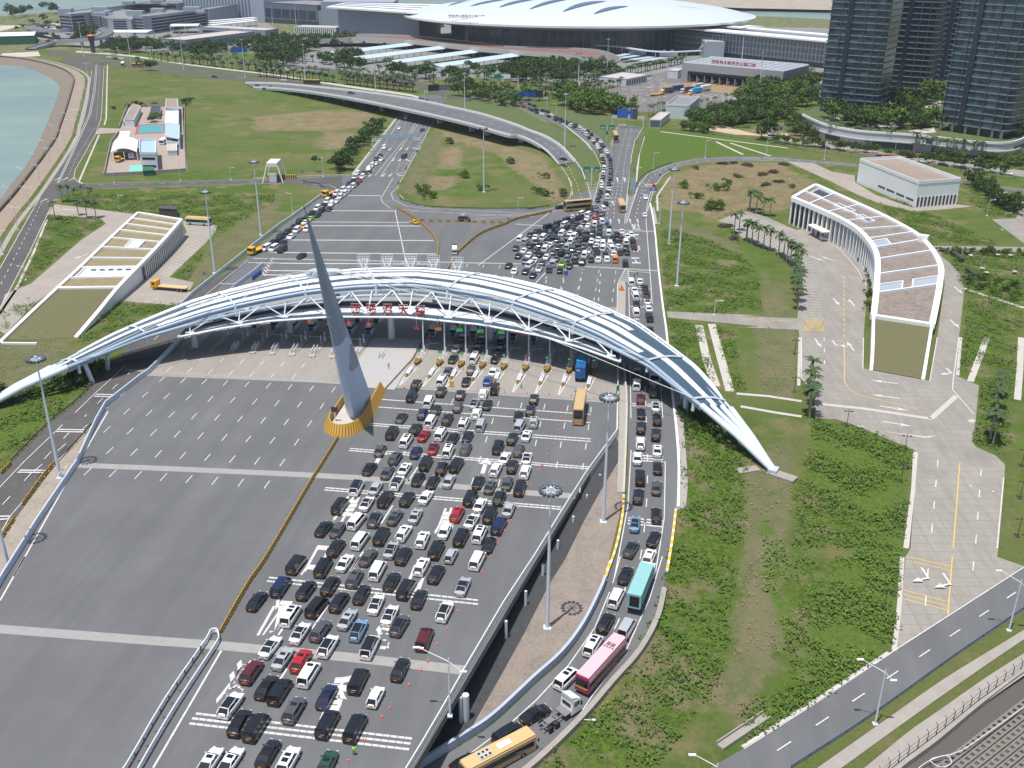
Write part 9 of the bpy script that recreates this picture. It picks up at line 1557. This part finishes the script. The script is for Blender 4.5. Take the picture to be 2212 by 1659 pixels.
cs = [('J', x, y) for x, y in ((745, 178), (717, 238), (588, 324), (663, 330), (1995, 330), (1983, 412), (1960, 516), (1918, 622), (1872, 706), (1828, 786), (1806, 828), (1738, 946), (1698, 1026), (1643, 1132), (1586, 1230), (1534, 1310), (1477, 1402), (1423, 1510), (1355, 1628))]+[('N', x, y) for x, y in ((2055, 432), (1970, 572), (1890, 692), (1815, 827), (1765, 900), (1667, 1015), (1517, 1195), (1457, 1265), (1308, 1450), (1190, 1612))]+[('J', 835+i*175, 180+i*8) for i in range(1, 8)]+[('F', x, y) for x, y in ((1440, 340), (1498, 342), (1726, 348), (1785, 350), (1852, 350))]+[('G', 1335, 415), ('G', 1295, 745), ('G', 1285, 350)]
for i, c in enumerate(cs): o = bpy.data.objects.new("traffic_cone", CONE); COL.objects.link(o); o.location = PA(*c)+Vector((0, 0, .07)); tag(o, f"{ordn(i+1)} red and white traffic cone counted from the gates downward", "traffic cone", "traffic cones")
for i, (k, x, y) in enumerate((('H', 1760, 1000), ('H', 1790, 1030), ('H', 2003, 1025), ('H', 2102, 1028), ('H', 1883, 1132), ('H', 1915, 1165), ('H', 2135, 1158))):
 p = P(k, x, y); t = thing("stone_table", p, f"{ordn(i+1)} small round stone table on the right seating lawn", "table", "stone tables"); q = MB(); q.tube((0, 0, 0), (0, 0, .8), .3, n=8); local("stem", CONC, q, t); q = MB(); q.tube((0, 0, .8), (0, 0, .95), .8, n=12); local("top", CONCL, q, t)
for i, (k, a, b) in enumerate((('H', (1650, 1010), (1725, 1070)), ('H', (1760, 1140), (1845, 1200)))): A, B = P(k, *a), P(k, *b); t = thing("dark_pergola", A, f"{'upper' if i == 0 else 'lower'} dark bench shelter on the right seating lawn", "bench"); q = MB(); q.wall([A, B], 1.4, 0, 1.5); q.build("bench_block", mat("dark_hedge_box", (.05, .055, .04)), t)
t = thing("open_channel", P('Q', 60, 1330), "short open concrete channel ending in the grass at the bottom", "channel"); A, B = P('Q', -180, 1500), P('Q', 185, 1255); q = MB(); q.wall([A, B], 1.2, 0, .25); d = (B-A).normalized(); n = Vector((-d.y, d.x, 0)); q.wall([A+n*.7, B+n*.7], .2, 0, .7); q.wall([A-n*.7, B-n*.7], .2, 0, .6); q.build("channel_wall", CONC, t)
hs = smooth_line([P('Q', x, y, .4) for x, y in ((1340, 1700), (1450, 1610), (1600, 1560), (1640, 1620), (1560, 1650), (1480, 1590), (1700, 1530), (1900, 1400), (2212, 1180), (2400, 1080))], 6); q = MB(); q.path(hs, .06, 6); tag(q.build("grey_hose", LSTEEL), "pale grey hose looping over the shore blocks", "hose")
hz = MB(); hz.box((0, 900, -16), (3600, 2900, 150)); o = hz.build("haze", []); tag(o, "thin blue daylight haze over the whole place", "haze", kind="stuff"); m = bpy.data.materials.new("haze_air"); m.use_nodes = True; nt = m.node_tree; nt.nodes.remove(nt.nodes["Principled BSDF"]); v = nt.nodes.new("ShaderNodeVolumePrincipled"); v.inputs["Color"].default_value = (.78, .86, .97, 1); v.inputs["Density"].default_value = .00008; v.inputs["Anisotropy"].default_value = .2; nt.links.new(v.outputs[0], nt.nodes["Material Output"].inputs["Volume"]); o.data.materials.append(m)
